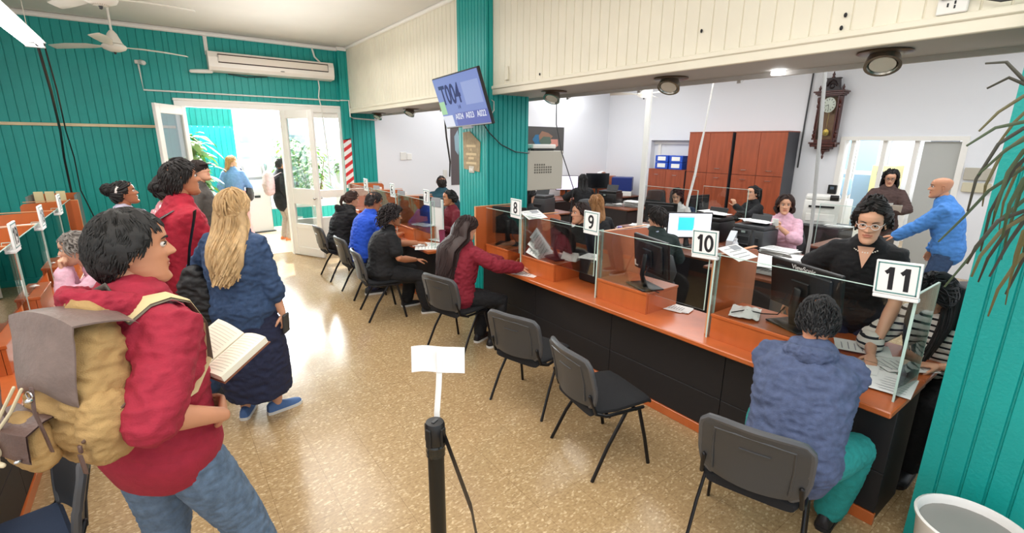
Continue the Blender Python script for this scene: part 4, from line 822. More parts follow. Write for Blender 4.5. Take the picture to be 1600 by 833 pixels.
b = MB(); b.prism([(-.17, 0), (.17, 0), (.13, .07), (.11, .2), (.14, .22), (-.14, .22), (-.11, .2), (-.13, .07)], .1, FX((-.06, 0, 1.035))); b.path([(-.17, -.09, 1.13), (-.17, -.05, 1.19), (-.17, 0, 1.21), (-.17, .05, 1.19), (-.17, .09, 1.13)], .018, None, 8); b.path([(-.17, .04 * math.cos(a), 1.12 + .04 * math.sin(a)) for a in [k * PI / 6 for k in range(12)]], .014, None, 6, 0, True); b.obj('pediment', mat('black_mahogany', '#241414', .4), o)
fin_p = [(0, 0), (.03, 0), (.03, .012), (.014, .02), (.026, .045), (.022, .06), (.010, .068), (.012, .08), (0, .10)]
for y, z in ((-.22, 1.035), (.22, 1.035), (0, 1.255)): MB().lathe([(r * 1.1, h * 1.1) for r, h in fin_p], 14, 0, Matrix.Translation((-.15, y, z))).obj('finial', MW, o)
colp = [(.0, .0), (.036, 0), (.036, .03), (.018, .045), (.034, .07), (.034, .1), (.016, .115), (.03, .13), (.03, .16), (.016, .175), (.024, .2), (.02, .5), (.024, .52), (.016, .55), (.032, .57), (.032, .61), (.016, .63), (.03, .65), (.036, .7), (.036, .74), (0, .74)]
for y in (-.21, .21): MB().lathe(colp, 14, 0, Matrix.Translation((-.14, y, .2))).obj('turned_column', MW, o)
b = MB(); b.bx((-.22, -.26, .13), (0, .26, .16), .004).bx((-.2, -.22, .08), (0, .22, .13), .004).bx((-.16, -.15, .04), (0, .15, .08), .004).bx((-.12, -.09, 0), (0, .09, .04), .006); b.obj('base_moulding', MW, o)
for y in (-.23, .23): MB().lathe([(0, -.06), (.014, -.05), (.028, -.02), (.03, 0), (0, 0)], 12, 0, Matrix.Translation((-.15, y, .13))).obj('pendant', MW, o)
MB().lathe([(0, -.16), (.012, -.15), (.024, -.11), (.012, -.08), (.03, -.04), (.034, 0), (0, 0)], 12, 0, Matrix.Translation((-.08, 0, .02))).obj('bottom_finial', MW, o)
fx = FX((-.15, 0, .80))
d = MB().lathe([(0, 0), (.125, 0), (.13, .006), (.118, .01), (0, .011)], 40, 0, fx).obj('dial', mat('enamel', '#eeece2', .3), o)
tk = MB()
for k in range(12): a = k * PI / 6; tk.box((.095 * math.sin(a), .095 * math.cos(a), .012), (.009, .03, .001), 0, 0, Matrix.Rotation(-a, 3, 'Z'))
tk.v = [tuple(fx @ V(v)) for v in tk.v]; tk.obj('hour_marks', M_ink, d)
h = MB(); h.box((-.032, -.006, .0135), (.07, .009, .001), 0, 0, Matrix.Rotation(.25, 3, 'Z')).box((.0, -.035, .0145), (.007, .09, .001), 0, 0, Matrix.Rotation(.12, 3, 'Z')); h.v = [tuple(fx @ V(v)) for v in h.v]; h.obj('hands', M_ink, d)
brass = mat('brass', '#caa655', .25, .9)
MB().cyl((-.1, .0, .72), (-.1, 0, .36), .006).lathe([(0, 0), (.06, .0), (.06, .008), (0, .014)], 24, 0, FX((-.1, 0, .33))).obj('pendulum', brass, o)
MB().bx((-.172, -.155, .21), (-.169, .155, .94)).obj('case_pane', M_glass, o)
# ---------------------------------------------------------------- back room
for i, y in enumerate((3.05, 3.5)):
    o = thing('cold_shelf', ['blue lit cooler with white shelves beyond the doorway, left', 'blue lit cooler with white shelves beyond the doorway, right'][1 - i], 'cooler', (XW + 2.6, y + .9, 0), 0, 'coolers in the back room'); MB().bx((-.2, -.22, 0), (.35, .22, 2.3), .01).obj('housing', M_pvc, o); MB().bx((-.21, -.18, 1.5), (-.2, .18, 2.2)).obj('lit_panel', mat('cooler_blue', '#7fc9e8', .3, emit=('#9fdcf5', .9)), o); MB().bx((-.205, -.18, .3), (-.2, .18, 1.4)).obj('door_glass', mat('cooler_glass', '#8fa9bb', .2), o)
o = thing('water_cooler', 'water cooler with blue bottle beyond the office doorway', 'water cooler', (XW + .75, 3.72, 0)); MB().box((0, 0, .5), (.32, .32, 1.0), .02, 0, None, 2).obj('body', M_pvc, o); MB().lathe([(0, 1.0), (.06, 1.0), (.06, 1.05), (.13, 1.1), (.13, 1.35), (.1, 1.4), (0, 1.4)], 20).obj('bottle', mat('water_blue', '#a8cbe2', .1), o)
o = thing('yellow_cabinet', 'pale yellow cabinet beyond the office doorway', 'cabinet', (XW + 2.2, 3.5, 0)); MB().bx((-.2, -.2, 0), (.3, .2, 1.62), .008).obj('carcass', mat('pale_yellow', '#d9cf95', .5), o); MB().bx((-.205, -.1, 1.42), (-.2, .1, 1.5)).obj('label_slot', M_ink, o)
o = thing('dark_curtain', 'dark grey curtain beyond the office doorway', 'curtain', (XW + 1.4, 2.72, 0)); MB().path([(0, -.22, 2.3), (.02, -.2, 1.2), (0, -.22, .1)], [(.2, .03)] * 3, (0, 1, 0), 16).obj('cloth', mat('curtain_grey', '#6d7076', .8), o)
# ---------------------------------------------------------------- kiosk in the porch
o = thing('ticket_kiosk', 'grey self service kiosk with sloping screen in the bright porch', 'kiosk', (1.70, 12.02, 0), .15); MK = mat('kiosk_grey', '#d4d2d0', .4)
MB().prism([(-.22, .03), (.24, .03), (.24, 1.5), (.12, 1.58), (-.02, 1.56), (-.20, 1.12), (-.22, 1.05)], .52, frame_m((-.26, 0, 0), (0, 1, 0), (0, 0, 1), (1, 0, 0))).obj('body', MK, o)
MB().bx((-.3, -.26, 0), (.3, .28, .03), .004).obj('base', M_gray, o)
R2 = Euler((math.atan2(.18, .44), 0, 0)).to_matrix(); 
MB().box((0, -.122, 1.34), (.42, .012, .36), .004, 0, Euler((-math.atan2(.18, .44), 0, 0)).to_matrix()).obj('screen_frame', mat('kiosk_dark', '#8d8a86', .4), o); MB().box((0, -.13, 1.34), (.34, .012, .27), .002, 0, Euler((-math.atan2(.18, .44), 0, 0)).to_matrix()).obj('screen', mat('kiosk_screen', '#a9aaa6', .2), o)
MB().bx((.262, -.2, .05), (.275, .24, 1.5), .003).obj('side_trim', mat('kiosk_side', '#5c6e68', .4), o); MB().box((0, -.225, .8), (.12, .02, .05), .004).obj('ticket_slot', M_black, o)
# ---------------------------------------------------------------- plants in the porch
ML = [mat('leaf_green', '#5f8f45', .5, noise_=(4, .3)), mat('leaf_light', '#9dbb62', .5), mat('leaf_olive', '#7d8f4e', .5)]
MPOT = mat('pot_white', '#d8d6d0', .5)
def leafb(b, p, d, L, wd, mat_=0, droop=.25):
    d = V(d).normalized(); s = d.cross(V((0, 0, 1))); s = s.normalized() if s.length > .01 else V((1, 0, 0)); pts = []
    for t, w in ((0, .06), (.25, .8), (.5, 1), (.8, .5), (1, .02)): c = V(p) + d * L * t - V((0, 0, droop * L * t * t)); pts += [c - s * wd * w, c + V((0, 0, .15 * wd * w)), c + s * wd * w]
    b.add(pts, [[i * 3 + j, i * 3 + j + 1, i * 3 + j + 4, i * 3 + j + 3] for i in range(4) for j in (0, 1)], mat_, True)
def bush(name, label, x, y, h, r, n, leaf_, seed, pot=True, z0=0.):
    random.seed(seed); o = thing(name, label, 'plant', (x, y, z0), 0, 'plants around the entrance')
    if pot: MB().lathe([(0, 0), (.13, 0), (.18, .3), (.17, .3), (.15, .26), (0, .26)], 20).obj('pot', MPOT, o)
    b = MB(); st = MB()
    for k in range(7): a = random.uniform(0, 6.3); st.path([(0, 0, .25 if pot else 0), (.4 * r * math.cos(a), .4 * r * math.sin(a), h * .5), (r * .8 * math.cos(a), r * .8 * math.sin(a), h * random.uniform(.7, 1))], .006, None, 5)
    for k in range(n):
        a = random.uniform(0, 6.3); zz = random.uniform(.35, 1) ** .7 * h; rr = r * random.uniform(.1, 1) * (1.1 - .5 * abs(zz / h - .65)); p = (rr * math.cos(a), rr * math.sin(a), zz)
        leafb(b, p, (math.cos(a), math.sin(a), random.uniform(-.5, .6)), leaf_ * random.uniform(.6, 1.2), leaf_ * .22, random.choice((0, 0, 1, 2)), .5)
    st.obj('stem', mat('stem_brown', '#6b5a3c', .7), o); b.obj('foliage', ML, o); return o
bush('potted_palm', 'leafy potted plant behind the left door leaf', .50, 10.4, 2.15, .28, 190, .30, 4)
bush('potted_tree', 'tall light green plant by the right door leaf', 2.42, 11.7, 2.05, .34, 300, .16, 7)
bush('potted_tree', 'leafy plant seen through the glass of the right door leaf', 2.70, 10.85, 1.95, .34, 330, .14, 9)
bush('hanging_plant', 'small green bush behind the sidelight pane', 3.18, 10.3, .5, .2, 200, .12, 11, True, 1.15)
tag(MB().bx((3.03, 10.15, 0), (3.33, 10.45, 1.145), .01).obj('plant_stand', M_trimw), 'white plant stand behind the sidelight pane', 'plant stand')
# ---------------------------------------------------------------- palm at the right edge
o = thing('hanging_palm', 'drooping palm leaves hanging in front of the near teal pillar', 'plant', (2.42, .08, 2.15)); root = V((2.42, .08, 2.15))
FR = [
[(2.336, 0.3, 2.132), (2.351, 0.355, 2.216), (2.356, 0.409, 2.278), (2.343, 0.458, 2.278)],
[(2.436, 0.315, 2.189), (2.426, 0.356, 2.171), (2.391, 0.403, 2.119), (2.37, 0.437, 2.055)],
[(2.195, 0.276, 2.096), (2.197, 0.307, 2.078), (2.165, 0.363, 2.06), (2.125, 0.413, 2.004)],
[(2.298, 0.291, 2.071), (2.308, 0.319, 2.062), (2.276, 0.364, 2.011), (2.241, 0.391, 1.895), (2.244, 0.393, 1.786)],
[(2.505, 0.305, 2.056), (2.501, 0.339, 2.035), (2.472, 0.381, 1.979), (2.451, 0.398, 1.864), (2.473, 0.396, 1.787)],
[(2.493, 0.284, 1.959), (2.488, 0.317, 1.931), (2.418, 0.381, 1.848), (2.37, 0.422, 1.749), (2.323, 0.466, 1.656)],
[(2.069, 0.209, 1.83), (2.073, 0.24, 1.817), (2.05, 0.285, 1.784), (2.025, 0.315, 1.701), (2.035, 0.327, 1.642)],
[(2.116, 0.204, 1.808), (2.112, 0.24, 1.794), (2.094, 0.278, 1.751), (2.071, 0.307, 1.666), (2.079, 0.316, 1.595)],
[(2.047, 0.23, 1.949), (2.049, 0.255, 1.911), (2.047, 0.27, 1.834), (2.058, 0.268, 1.732)],
[(2.231, 0.223, 1.807), (2.23, 0.252, 1.772), (2.221, 0.272, 1.696), (2.198, 0.291, 1.582)],
[(2.014, 0.196, 1.799), (2.016, 0.222, 1.763), (2.028, 0.227, 1.688), (2.054, 0.227, 1.628)],
[(2.261, 0.274, 2.012), (2.27, 0.3, 1.992), (2.261, 0.322, 1.92), (2.252, 0.326, 1.793), (2.278, 0.329, 1.742)]]
MFR = [mat('frond_dark', '#2f2e22', .5), mat('frond_green', '#37452a', .5), mat('frond_tan', '#5a5534', .5)]
random.seed(21)
FR += [[(x + jx + .02 * j, y + jy, z + jz - .03 * j) for j, (x, y, z) in enumerate(f)] for f in FR for jx, jy, jz in [(random.uniform(-.06, .08), random.uniform(-.05, .0), random.uniform(-.06, .05))]]
for i, f in enumerate(FR):
    pts = [V((0, 0, .05)), (V(f[0]) - root) * .55 + V((0, 0, .08))] + [V(p) - root for p in f]; k = len(pts)
    MB().path(pts, [(.0025 + .0036 * math.sin(PI * min(1, (j + .6) / k)), .0012) for j in range(k)], (0, .3, 1), 6).obj('frond', MFR[(i * 2) % 3], o)
MB().lathe([(0, -.2), (.1, -.2), (.14, 0), (.13, 0), (0, -.03)], 20).obj('pot', mat('terracotta', '#8a5a42', .7), o)
for k in range(3): a = k * 2.1; MB().cyl((.13 * math.cos(a), .13 * math.sin(a), 0), (0, 0, .7), .002, None, 5).obj('hanger_wire', M_black, o)
MB().cyl((0, 0, .7), (0, 0, CEIL - 2.15), .003, None, 5).obj('hook_wire', M_black, o)
# ---------------------------------------------------------------- queue post with paper sign
def post(label, x, y, sign_):
    o = thing('queue_post', label, 'queue post', (x, y, 0)); 
    MB().lathe([(0, 0), (.17, 0), (.17, .015), (.06, .05), (.033, .06)], 32).obj('base', M_metalb, o); MB().cyl((0, 0, .05), (0, 0, .93), .031, None, 24).obj('pole', mat('post_black', '#1c1c1a', .35, .3), o)
    h = MB().lathe([(.031, .91), (.036, .92), (.037, .99), (.033, 1.002), (0, 1.004)], 24); h.obj('belt_head', M_black, o)
    b = MB()
    for k in range(4): a = k * PI / 2 + .4; b.box((.037 * math.cos(a), .037 * math.sin(a), .95), (.012, .024, .075), .003, 0, Matrix.Rotation(a, 3, 'Z'))
    b.obj('belt_slots', M_black, o); MB().lathe([(.032, .86), (.036, .865), (.0345, .875), (.037, .885), (.034, .895), (.0365, .905), (.033, .912)], 20).obj('tape_wrap', mat('shiny_tape', '#23231f', .15), o); MB().box((0, 0, 1.0055), (.03, .012, .002), 0, 0, Matrix.Rotation(.5, 3, 'Z')).obj('maker_plate', M_gray, o); return o
post('black queue post with a belt in the foreground', .70, 1.42, True)
o = thing('paper_sign', 'blank white paper sign on a taped stick above the queue post', 'sign', (.715, 1.445, .895), -.62)
b = MB(); b.path([(0, .03, 0), (0, .045, .1), (.008, .055, .2), (.018, .06, .36)], [(.011, .003)] * 4, (1, 0, 0), 8); b.obj('stick', M_paper, o)
nx = 10; g = [[V((-.092 + .2 * i / nx, .056 + .004 * math.sin(i * .9) + .003 * j, .262 + .1 * j / 4 + .004 * math.sin(i * .5))) for i in range(nx + 1)] for j in range(5)]
vv = [p for r in g for p in r]; fs = [[j * (nx + 1) + i, j * (nx + 1) + i + 1, (j + 1) * (nx + 1) + i + 1, (j + 1) * (nx + 1) + i] for j in range(4) for i in range(nx)]
MB().add(vv, fs, 0, True).add([p + V((0, .002, 0)) for p in vv], [f[::-1] for f in fs], 0, True).obj('paper', M_paper, o); MB().box((.014, .052, .31), (.02, .004, .09), .001).obj('tape_strip', mat('white_tape', '#fafafa', .4), o)
tag(MB().path([(.72, 1.38, .95), (.66, 1.1, .87), (.58, .9, .82), (.5, .6, .82)], [(.024, .0012)] * 4, (0, 0, 1), 6, 0, False, False).obj('queue_belt', M_black), 'black belt running from the queue post towards the camera', 'belt')
# ---------------------------------------------------------------- bin
o = thing('waste_bin', 'white plastic bin at the foot of the near teal pillar', 'bin', (2.60, .19, 0)); MB().lathe([(0, 0), (.15, 0), (.185, .4), (.195, .42), (.198, .435), (.188, .44), (.178, .42), (.145, .02), (0, .02)], 40).obj('bucket', mat('bin_white', '#e9e6e2', .35), o)
b = MB(); 
for k in range(20):
    pass
MB().lathe([(.176, .40), (.17, .30), (.0, .28)], 24).obj('liner', mat('bin_liner', '#8d8a86', .6), o)
# ---------------------------------------------------------------- people: one continuous body, clothes and hair as parts
def ik(a, t, l1, l2, pole):
    a, t, pole = V(a), V(t), V(pole); d = t - a; L = min(max(d.length, abs(l1 - l2) + .01), (l1 + l2) * .998); d.normalize()
    x = (l1 * l1 - l2 * l2 + L * L) / (2 * L); h = math.sqrt(max(0, l1 * l1 - x * x)); p = pole - d * pole.dot(d)
    p = p.normalized() if p.length > 1e-6 else d.orthogonal().normalized()
    return a + d * x + p * h, a + d * L
HEAD = [(-.116, .012, .074, .050), (-.110, .030, .086, .026), (-.098, .043, .093, .004), (-.08, .053, .092, -.022), (-.058, .059, .090, -.048), (-.038, .0625, .090, -.066), (-.015, .066, .091, -.078), (.008, .069, .089, -.088), (.03, .0715, .090, -.095), (.05, .073, .093, -.098), (.068, .071, .090, -.096), (.084, .064, .080, -.088), (.097, .053, .064, -.072), (.106, .038, .044, -.052), (.112, .02, .022, -.028), (.1145, .004, .0, -.008)]
def head_mb(M, fem=False, n=44, k=54, nose=1., open_=0):
    b = MB(); R = []; zs = [-.116 + .2305 * (i / (k - 1)) for i in range(k)]
    for z in zs:
        w, f, bk = interp(HEAD, z)
        if fem: w *= .965 if z > -.02 else .92
        ring = []; cy = (f + bk) / 2; hd = (f - bk) / 2
        for j in range(n):
            a = 2 * PI * j / n; c, s_ = math.sin(a), math.cos(a)
            pw = .86 if s_ > 0 else .95
            x = w * math.copysign(abs(c) ** pw, c); y = cy + hd * math.copysign(abs(s_) ** .92, s_)
            if s_ > .1:
                g = lambda cx, cz, sx, sz: math.exp(-((abs(x) - cx) / sx) ** 2 - ((z - cz) / sz) ** 2)
                d = 0
                nz = sm(.034, -.016, z) if z > -.016 else sm(-.029, -.018, z)
                d += nose * (.0265 if not fem else .022) * max(0, nz) * math.exp(-(x / (.0085 + .008 * sm(.01, -.018, z))) ** 2)
                d += .006 * math.exp(-((abs(x) - .0135) / .006) ** 2 - ((z + .0185) / .007) ** 2)
                d -= .0105 * g(.031, .016, .014, .0115); d += (.005 if not fem else .002) * g(.026, .040, .02, .009); d += .004 * g(.046, -.012, .016, .016)
                d += .0065 * math.exp(-(x / .021) ** 2 - ((z + .044) / .006) ** 2) + .006 * math.exp(-(x / .018) ** 2 - ((z + .056) / .0055) ** 2) - .003 * math.exp(-(x / .022) ** 2 - ((z + .0498) / .0022) ** 2)
                d += .006 * math.exp(-(x / .018) ** 2 - ((z + .098) / .014) ** 2) - .004 * math.exp(-(x / .022) ** 2 - ((z + .072) / .008) ** 2)
                y += d
            ring.append(M @ V((x, y, z)))
        R.append(ring)
    o = len(b.f); b.rings(R, 0)
    for fi in range(o, len(b.f)):                                     # lips
        i, j = divmod(fi - o, n)
        if i < k - 1:
            z = zs[i] + .002; a = 2 * PI * (j + .5) / n; x = math.sin(a) * .06
            if math.cos(a) > .5 and abs(x) < .0235 and -.0615 + .2 * abs(x) < z < -.0395 - .12 * abs(x): b.m[fi] = 1
    for s_ in (-1, 1):                                                # ears
        E = M @ Matrix.Translation((s_ * .0735, -.010, .002)) @ Matrix.Rotation(s_ * .32, 4, 'Z') @ Matrix.Rotation(-.15, 4, 'X')
        v0 = len(b.v); b.ell((0, 0, 0), (.006, .015, .026), 12, 0, None)
        for q in range(v0, len(b.v)): b.v[q] = tuple(E @ V(b.v[q]))
        b.path([E @ V(p) for p in ((0, -.002, -.03), (s_ * .004, -.013, -.018), (s_ * .007, -.017, .004), (s_ * .007, -.012, .024), (s_ * .006, .002, .031), (s_ * .004, .012, .022), (0, .013, .008))], .0042, None, 6)
        b.ell(E @ V((s_ * .002, .0, -.028)), (.005, .008, .009), 8)
    return b
def eye_mb(M, s_, iris):
    b = MB(); c = V((s_ * .0308, .0760, .0155)); r = .0118
    b.ell(M @ c, (r, r, r * .8), 14)
    q = MB(); q.lathe([(0, .0012), (.003, .0012), (.0056, .0)], 14, 1, Matrix.Translation(c + V((0, r - .0006, -.0005))) @ Matrix.Rotation(-PI / 2, 4, 'X'))
    b.add([M @ V(v) for v in q.v], q.f, 1)
    l = MB(); l.path([c + V((-.0135, .004, .001)), c + V((-.007, .0105, .0058)), c + V((0, .0122, .0072)), c + V((.007, .0105, .0058)), c + V((.0135, .004, .001))], [(.0022, .0022)] * 5, None, 5); b.add([M @ V(v) for v in l.v], l.f, 2, True)
    return b
EL = V((.0815, .104, .1205))
THR = [(-1.01, -.66), (-.5, -.56), (-.2, -.34), (.02, -.02), (.25, .02), (.42, .22), (.62, .52), (.8, .62), (1.01, .66)]
def hmask(d, hl=0.):
    h = math.hypot(d.x, d.y); f = d.y / h if h > 1e-5 else 0
    return sm(0, .10, d.z - (interp(THR, f)[0] + hl * max(0, f)) )if h > .02 else 1.
def epos(d, off=0.): return V((d.x * (EL.x + off), d.y * (EL.y + off) - .004, d.z * (EL.z + off)))
def cap_mb(th, hl=0., grooves=1., n=48, k=30, seed=0, low=2.5):
    b = MB(); P = []; Mk = []
    for i in range(k + 1):
        t = i / k * low
        for j in range(n):
            p = 2 * PI * j / n; d = V((math.sin(t) * math.cos(p), math.sin(t) * math.sin(p), math.cos(t))); m = hmask(d, hl); Mk.append(m)
            g = th * (.75 + .5 * noise.noise(d * 5 + V((seed, 0, 0))) + grooves * .28 * math.sin(j * PI * .97 + 3 * noise.noise(d * 3)))
            P.append(epos(d, lerp(-.012, g, m)))
    fs = []
    for i in range(k):
        for j in range(n):
            q = [i * n + j, i * n + (j + 1) % n, (i + 1) * n + (j + 1) % n, (i + 1) * n + j]
            if max(Mk[a] for a in q) > .02: fs.append(q)
    b.add(P, fs, 0, True); return b
def rdir(mn=.25, hl=0.):
    while True:
        d = V((random.gauss(0, 1), random.gauss(0, 1), random.gauss(0, 1))).normalized()
        if hmask(d, hl) > mn: return d
def hair_mb(st, seed=1):
    """st: dict(kind, n, th, L ...) in head coordinates"""
    random.seed(seed); kd = st['kind']; th = st.get('th', .012); hl = st.get('hl', 0.); n = st.get('n', 150); b = cap_mb(th * .8, hl, st.get('gr', 1.), seed=seed)
    r0 = st.get('r', .007)
    if kd == 'short':
        for _ in range(n):
            d = rdir(.3, hl); p = epos(d, th * .3); nr = V((d.x / EL.x, d.y / EL.y, d.z / EL.z)).normalized(); fl = V((random.gauss(0, .3), st.get('fw', .5) if d.z > .6 else -.4, -1.0 + random.gauss(0, .15))); fl = (fl - nr * fl.dot(nr)).normalized(); L = st.get('L', .035) * random.uniform(.6, 1.2); up = st.get('up', .5)
            b.path([p, p + nr * L * .28 * up + fl * L * .3, p + nr * L * .3 * up + fl * L * .65, p + nr * L * .12 * up + fl * L], [(r0 * .8, r0 * .6), (r0, r0 * .6), (r0 * .7, r0 * .4), (.001, .001)], None, 5, 0, False, False)
    elif kd == 'curly':
        for _ in range(n):
            d = rdir(.2, hl); p = epos(d, 0); nr = d.copy(); L = st.get('L', .09) * random.uniform(.5, 1.15); pts = [p]; ph = random.uniform(0, 6.3); ax = V((random.gauss(0, 1), random.gauss(0, 1), random.gauss(0, 1)))
            t1 = nr.orthogonal().normalized(); t2 = nr.cross(t1); cr = st.get('cr', .012); dr = st.get('drop', .5)
            for i in range(1, 9):
                u = i / 8; a = ph + u * 9; pts.append(p + nr * L * .55 * math.sin(u * 1.7) + t1 * cr * math.cos(a) * u ** .5 + t2 * cr * math.sin(a) * u ** .5 + V((0, -.2 * L * u, -L * dr * u * u)))
            b.path(pts, [(r0 * (1.05 - .75 * i / 8),) * 2 for i in range(9)], None, 5, 0, False, False)
    elif kd in ('long', 'tied'):
        fall = V(st.get('fall', (0, -.12, -1))).normalized(); L = st.get('L', .4); wv = st.get('wave', .006); push = st.get('push', .05)
        if kd == 'long':
            W_ = st.get('w', .085); base = V((0, -.062, .0)); pts = [base + V((0, 0, .05))]; 
            for i in range(8): u = i / 7; q = base + V((0, -.028, -.02)) + fall * (L + .06) * u * .93; pts.append(q - V((0, push * sm(.09, .24, -q.z), 0)))
            b.path(pts, [(W_ * .9, .04)] + [(W_ * (1.05 + .15 * math.sin(u * 3) - .55 * max(0, u - .7) / .3), .034 - .016 * u) for u in [i / 7 for i in range(8)]], (1, 0, 0), 24)
        for _ in range(n):
            d = rdir(.2, hl)
            if kd == 'long' and random.random() < .3: d.z = abs(d.z) * .4; d.y = -abs(d.y); d.normalize()
            th0 = math.acos(max(-1, min(1, d.z))); ph0 = math.atan2(d.y, d.x); off = th * random.uniform(.5, 1.25); pts = []
            side = 1 if math.cos(ph0) >= 0 else -1; tgt = st.get('phi', -.55)
            pt = random.uniform(tgt, -1.57); pe = pt if side > 0 else -PI - pt
            if kd == 'tied': pe = -PI / 2 + random.uniform(-.12, .12)
            for i in range(6):
                u = i / 5; te = st.get('te', 1.75) if kd == 'long' else st.get('te', 1.6); tt = lerp(th0, max(th0, te) if kd == 'long' else te, u); dp = pe - ph0
                while dp > PI: dp -= 2 * PI
                while dp < -PI: dp += 2 * PI
                pp = ph0 + dp * u ** 1.4; dd = V((math.sin(tt) * math.cos(pp), math.sin(tt) * math.sin(pp), math.cos(tt))); pts.append(epos(dd, off + .004 * math.sin(u * PI)))
            if kd == 'long':
                p = pts[-1]; LL = L * random.uniform(.78, 1.05); ph = random.uniform(0, 6.3); m = 9
                for i in range(1, m + 1): u = i / m; q = p + fall * LL * u + V((p.x * .25 * math.sin(u * PI) - p.x * st.get('conv', .35) * u, p.y * .1 * u, 0)) + V((math.cos(ph + u * 7 + LL * 9), math.sin(ph + u * 7), 0)) * wv * (.3 + .7 * u); pts.append(q - V((0, push * sm(.09, .24, -q.z) * sm(.03, -.03, p.y), 0)))
            k = len(pts); b.path(pts, [(r0 * (1.05 if i < k * .6 else lerp(1.05, .3, (i / k - .6) / .4)), r0 * .6) for i in range(k)], None, 5, 0, False, False)
    if 'bun' in st:
        c, r = V(st['bun'][:3]), st['bun'][3]; b.ell(c, (r, r * .9, r * .9), 14)
        for _ in range(60):
            a = V((random.gauss(0, 1), random.gauss(0, 1), random.gauss(0, 1))).normalized(); t = a.orthogonal().normalized(); q = a.cross(t)
            b.path([c + (a * .3 + t * math.cos(u) + q * math.sin(u)).normalized() * r * random.uniform(.98, 1.1) for u in (0, .6, 1.2, 1.8)], [(.005, .004), (.007, .005), (.006, .004), (.002, .002)], None, 5, 0, False, False)
    if 'tail' in st:
        P = [V(p) for p in st['tail']]; k = len(P); tr = st.get('tr', .03); b.path(P, [(tr * (1.1 - .6 * (i / (k - 1)) ** 2), tr * .75 * (1.1 - .6 * (i / (k - 1)) ** 2)) for i in range(k)], None, 14)
        for _ in range(45):
            a = random.uniform(0, 6.3); rr_ = random.uniform(.5, 1.15) * tr; b.path([p + V((math.cos(a), math.sin(a) * .6, 0)) * rr_ * (1.1 - .7 * i / k) for i, p in enumerate(P)], [(.006 * (1.1 - .8 * i / k), .004) for i in range(k)], None, 5, 0, False, False)
    return b
def brows_mb(b, w=1.):
    for s_ in (-1, 1): b.path([(s_ * .015, .094, .0345), (s_ * .028, .0935, .040), (s_ * .042, .084, .0395), (s_ * .052, .073, .035)], [(.0022 * w, .0035 * w), (.0024 * w, .004 * w), (.002 * w, .003 * w), (.001, .001)], (0, 1, .2), 6)
def hand_mb(b, w, d, n, side, curl=.4, s=1., spread=.0, thumb=.5, point=False):
    """palm, four unequal bent fingers and a thumb leaving the side of the palm. n = way the palm faces"""
    d = V(d).normalized(); n = V(n); n = (n - d * n.dot(d)).normalized(); u = d.cross(n) * (1 if side < 0 else -1)   # u points to the thumb
    w = V(w); P = lambda a, c, e: w + (d * a + u * c + n * e) * s
    b.path([P(-.012, 0, 0), P(.02, .001, 0), P(.055, .002, .001), P(.088, 0, .002)], [(.023 * s, .017 * s), (.031 * s, .016 * s), (.038 * s, .0145 * s), (.037 * s, .011 * s)], u, 12)
    for i, (c, L) in enumerate(((.0275, .070), (.0095, .078), (-.009, .072), (-.0265, .057))):
        cl = curl * (1 + .12 * i); p = P(.086 - .004 * abs(i - 1.2), c, .002); pts = [p - d * .02 * s, p]; a = 0; rs = [.0095, .0092]; sp = (1.5 - i) * spread
        if point and i == 0: cl = .1
        for f, fr_ in enumerate((.44, .31, .25)):
            a += cl * (.75, 1.0, .7)[f]; dr = (d * math.cos(a) + n * math.sin(a) + u * sp * math.cos(a)).normalized(); p = p + dr * L * fr_ * s; pts.append(p); rs.append((.0088, .0079, .006)[f])
        b.path(pts, [(r * s, r * s) for r in rs], u, 8)
    q = P(.012, .020, .004); t = [q]; rs = [.013, .0125, .0105, .008]
    for f, L in enumerate((.042, .032, .026)): dr = (d * (.55 + .25 * f) + u * (.75 - .35 * f * thumb) + n * (.25 + .35 * f * thumb)).normalized(); q = q + dr * L * s; t.append(q)
    b.path(t, [(r * s, r * s) for r in rs], None, 8)
TB = {'m': [(-.20, .145, .098), (-.03, .168, .116), (.25, .156, .108), (.55, .168, .118), (.82, .178, .112), (.97, .142, .086), (1.07, .075, .062), (1.2, .056, .057)],
      'f': [(-.20, .155, .104), (-.03, .176, .122), (.25, .140, .104), (.58, .150, .124), (.82, .152, .104), (.97, .124, .08), (1.07, .064, .055), (1.2, .047, .05)]}
def mesh_into(b, me, m=0):
    b.add([v.co.copy() for v in me.vertices], [list(p.vertices) for p in me.polygons], m, True); bpy.data.meshes.remove(me)
SKIN = {'a': '#c98d6b', 'b': '#b97a58', 'c': '#d9a283', 'd': '#a96a4a', 'e': '#e0ad90'}
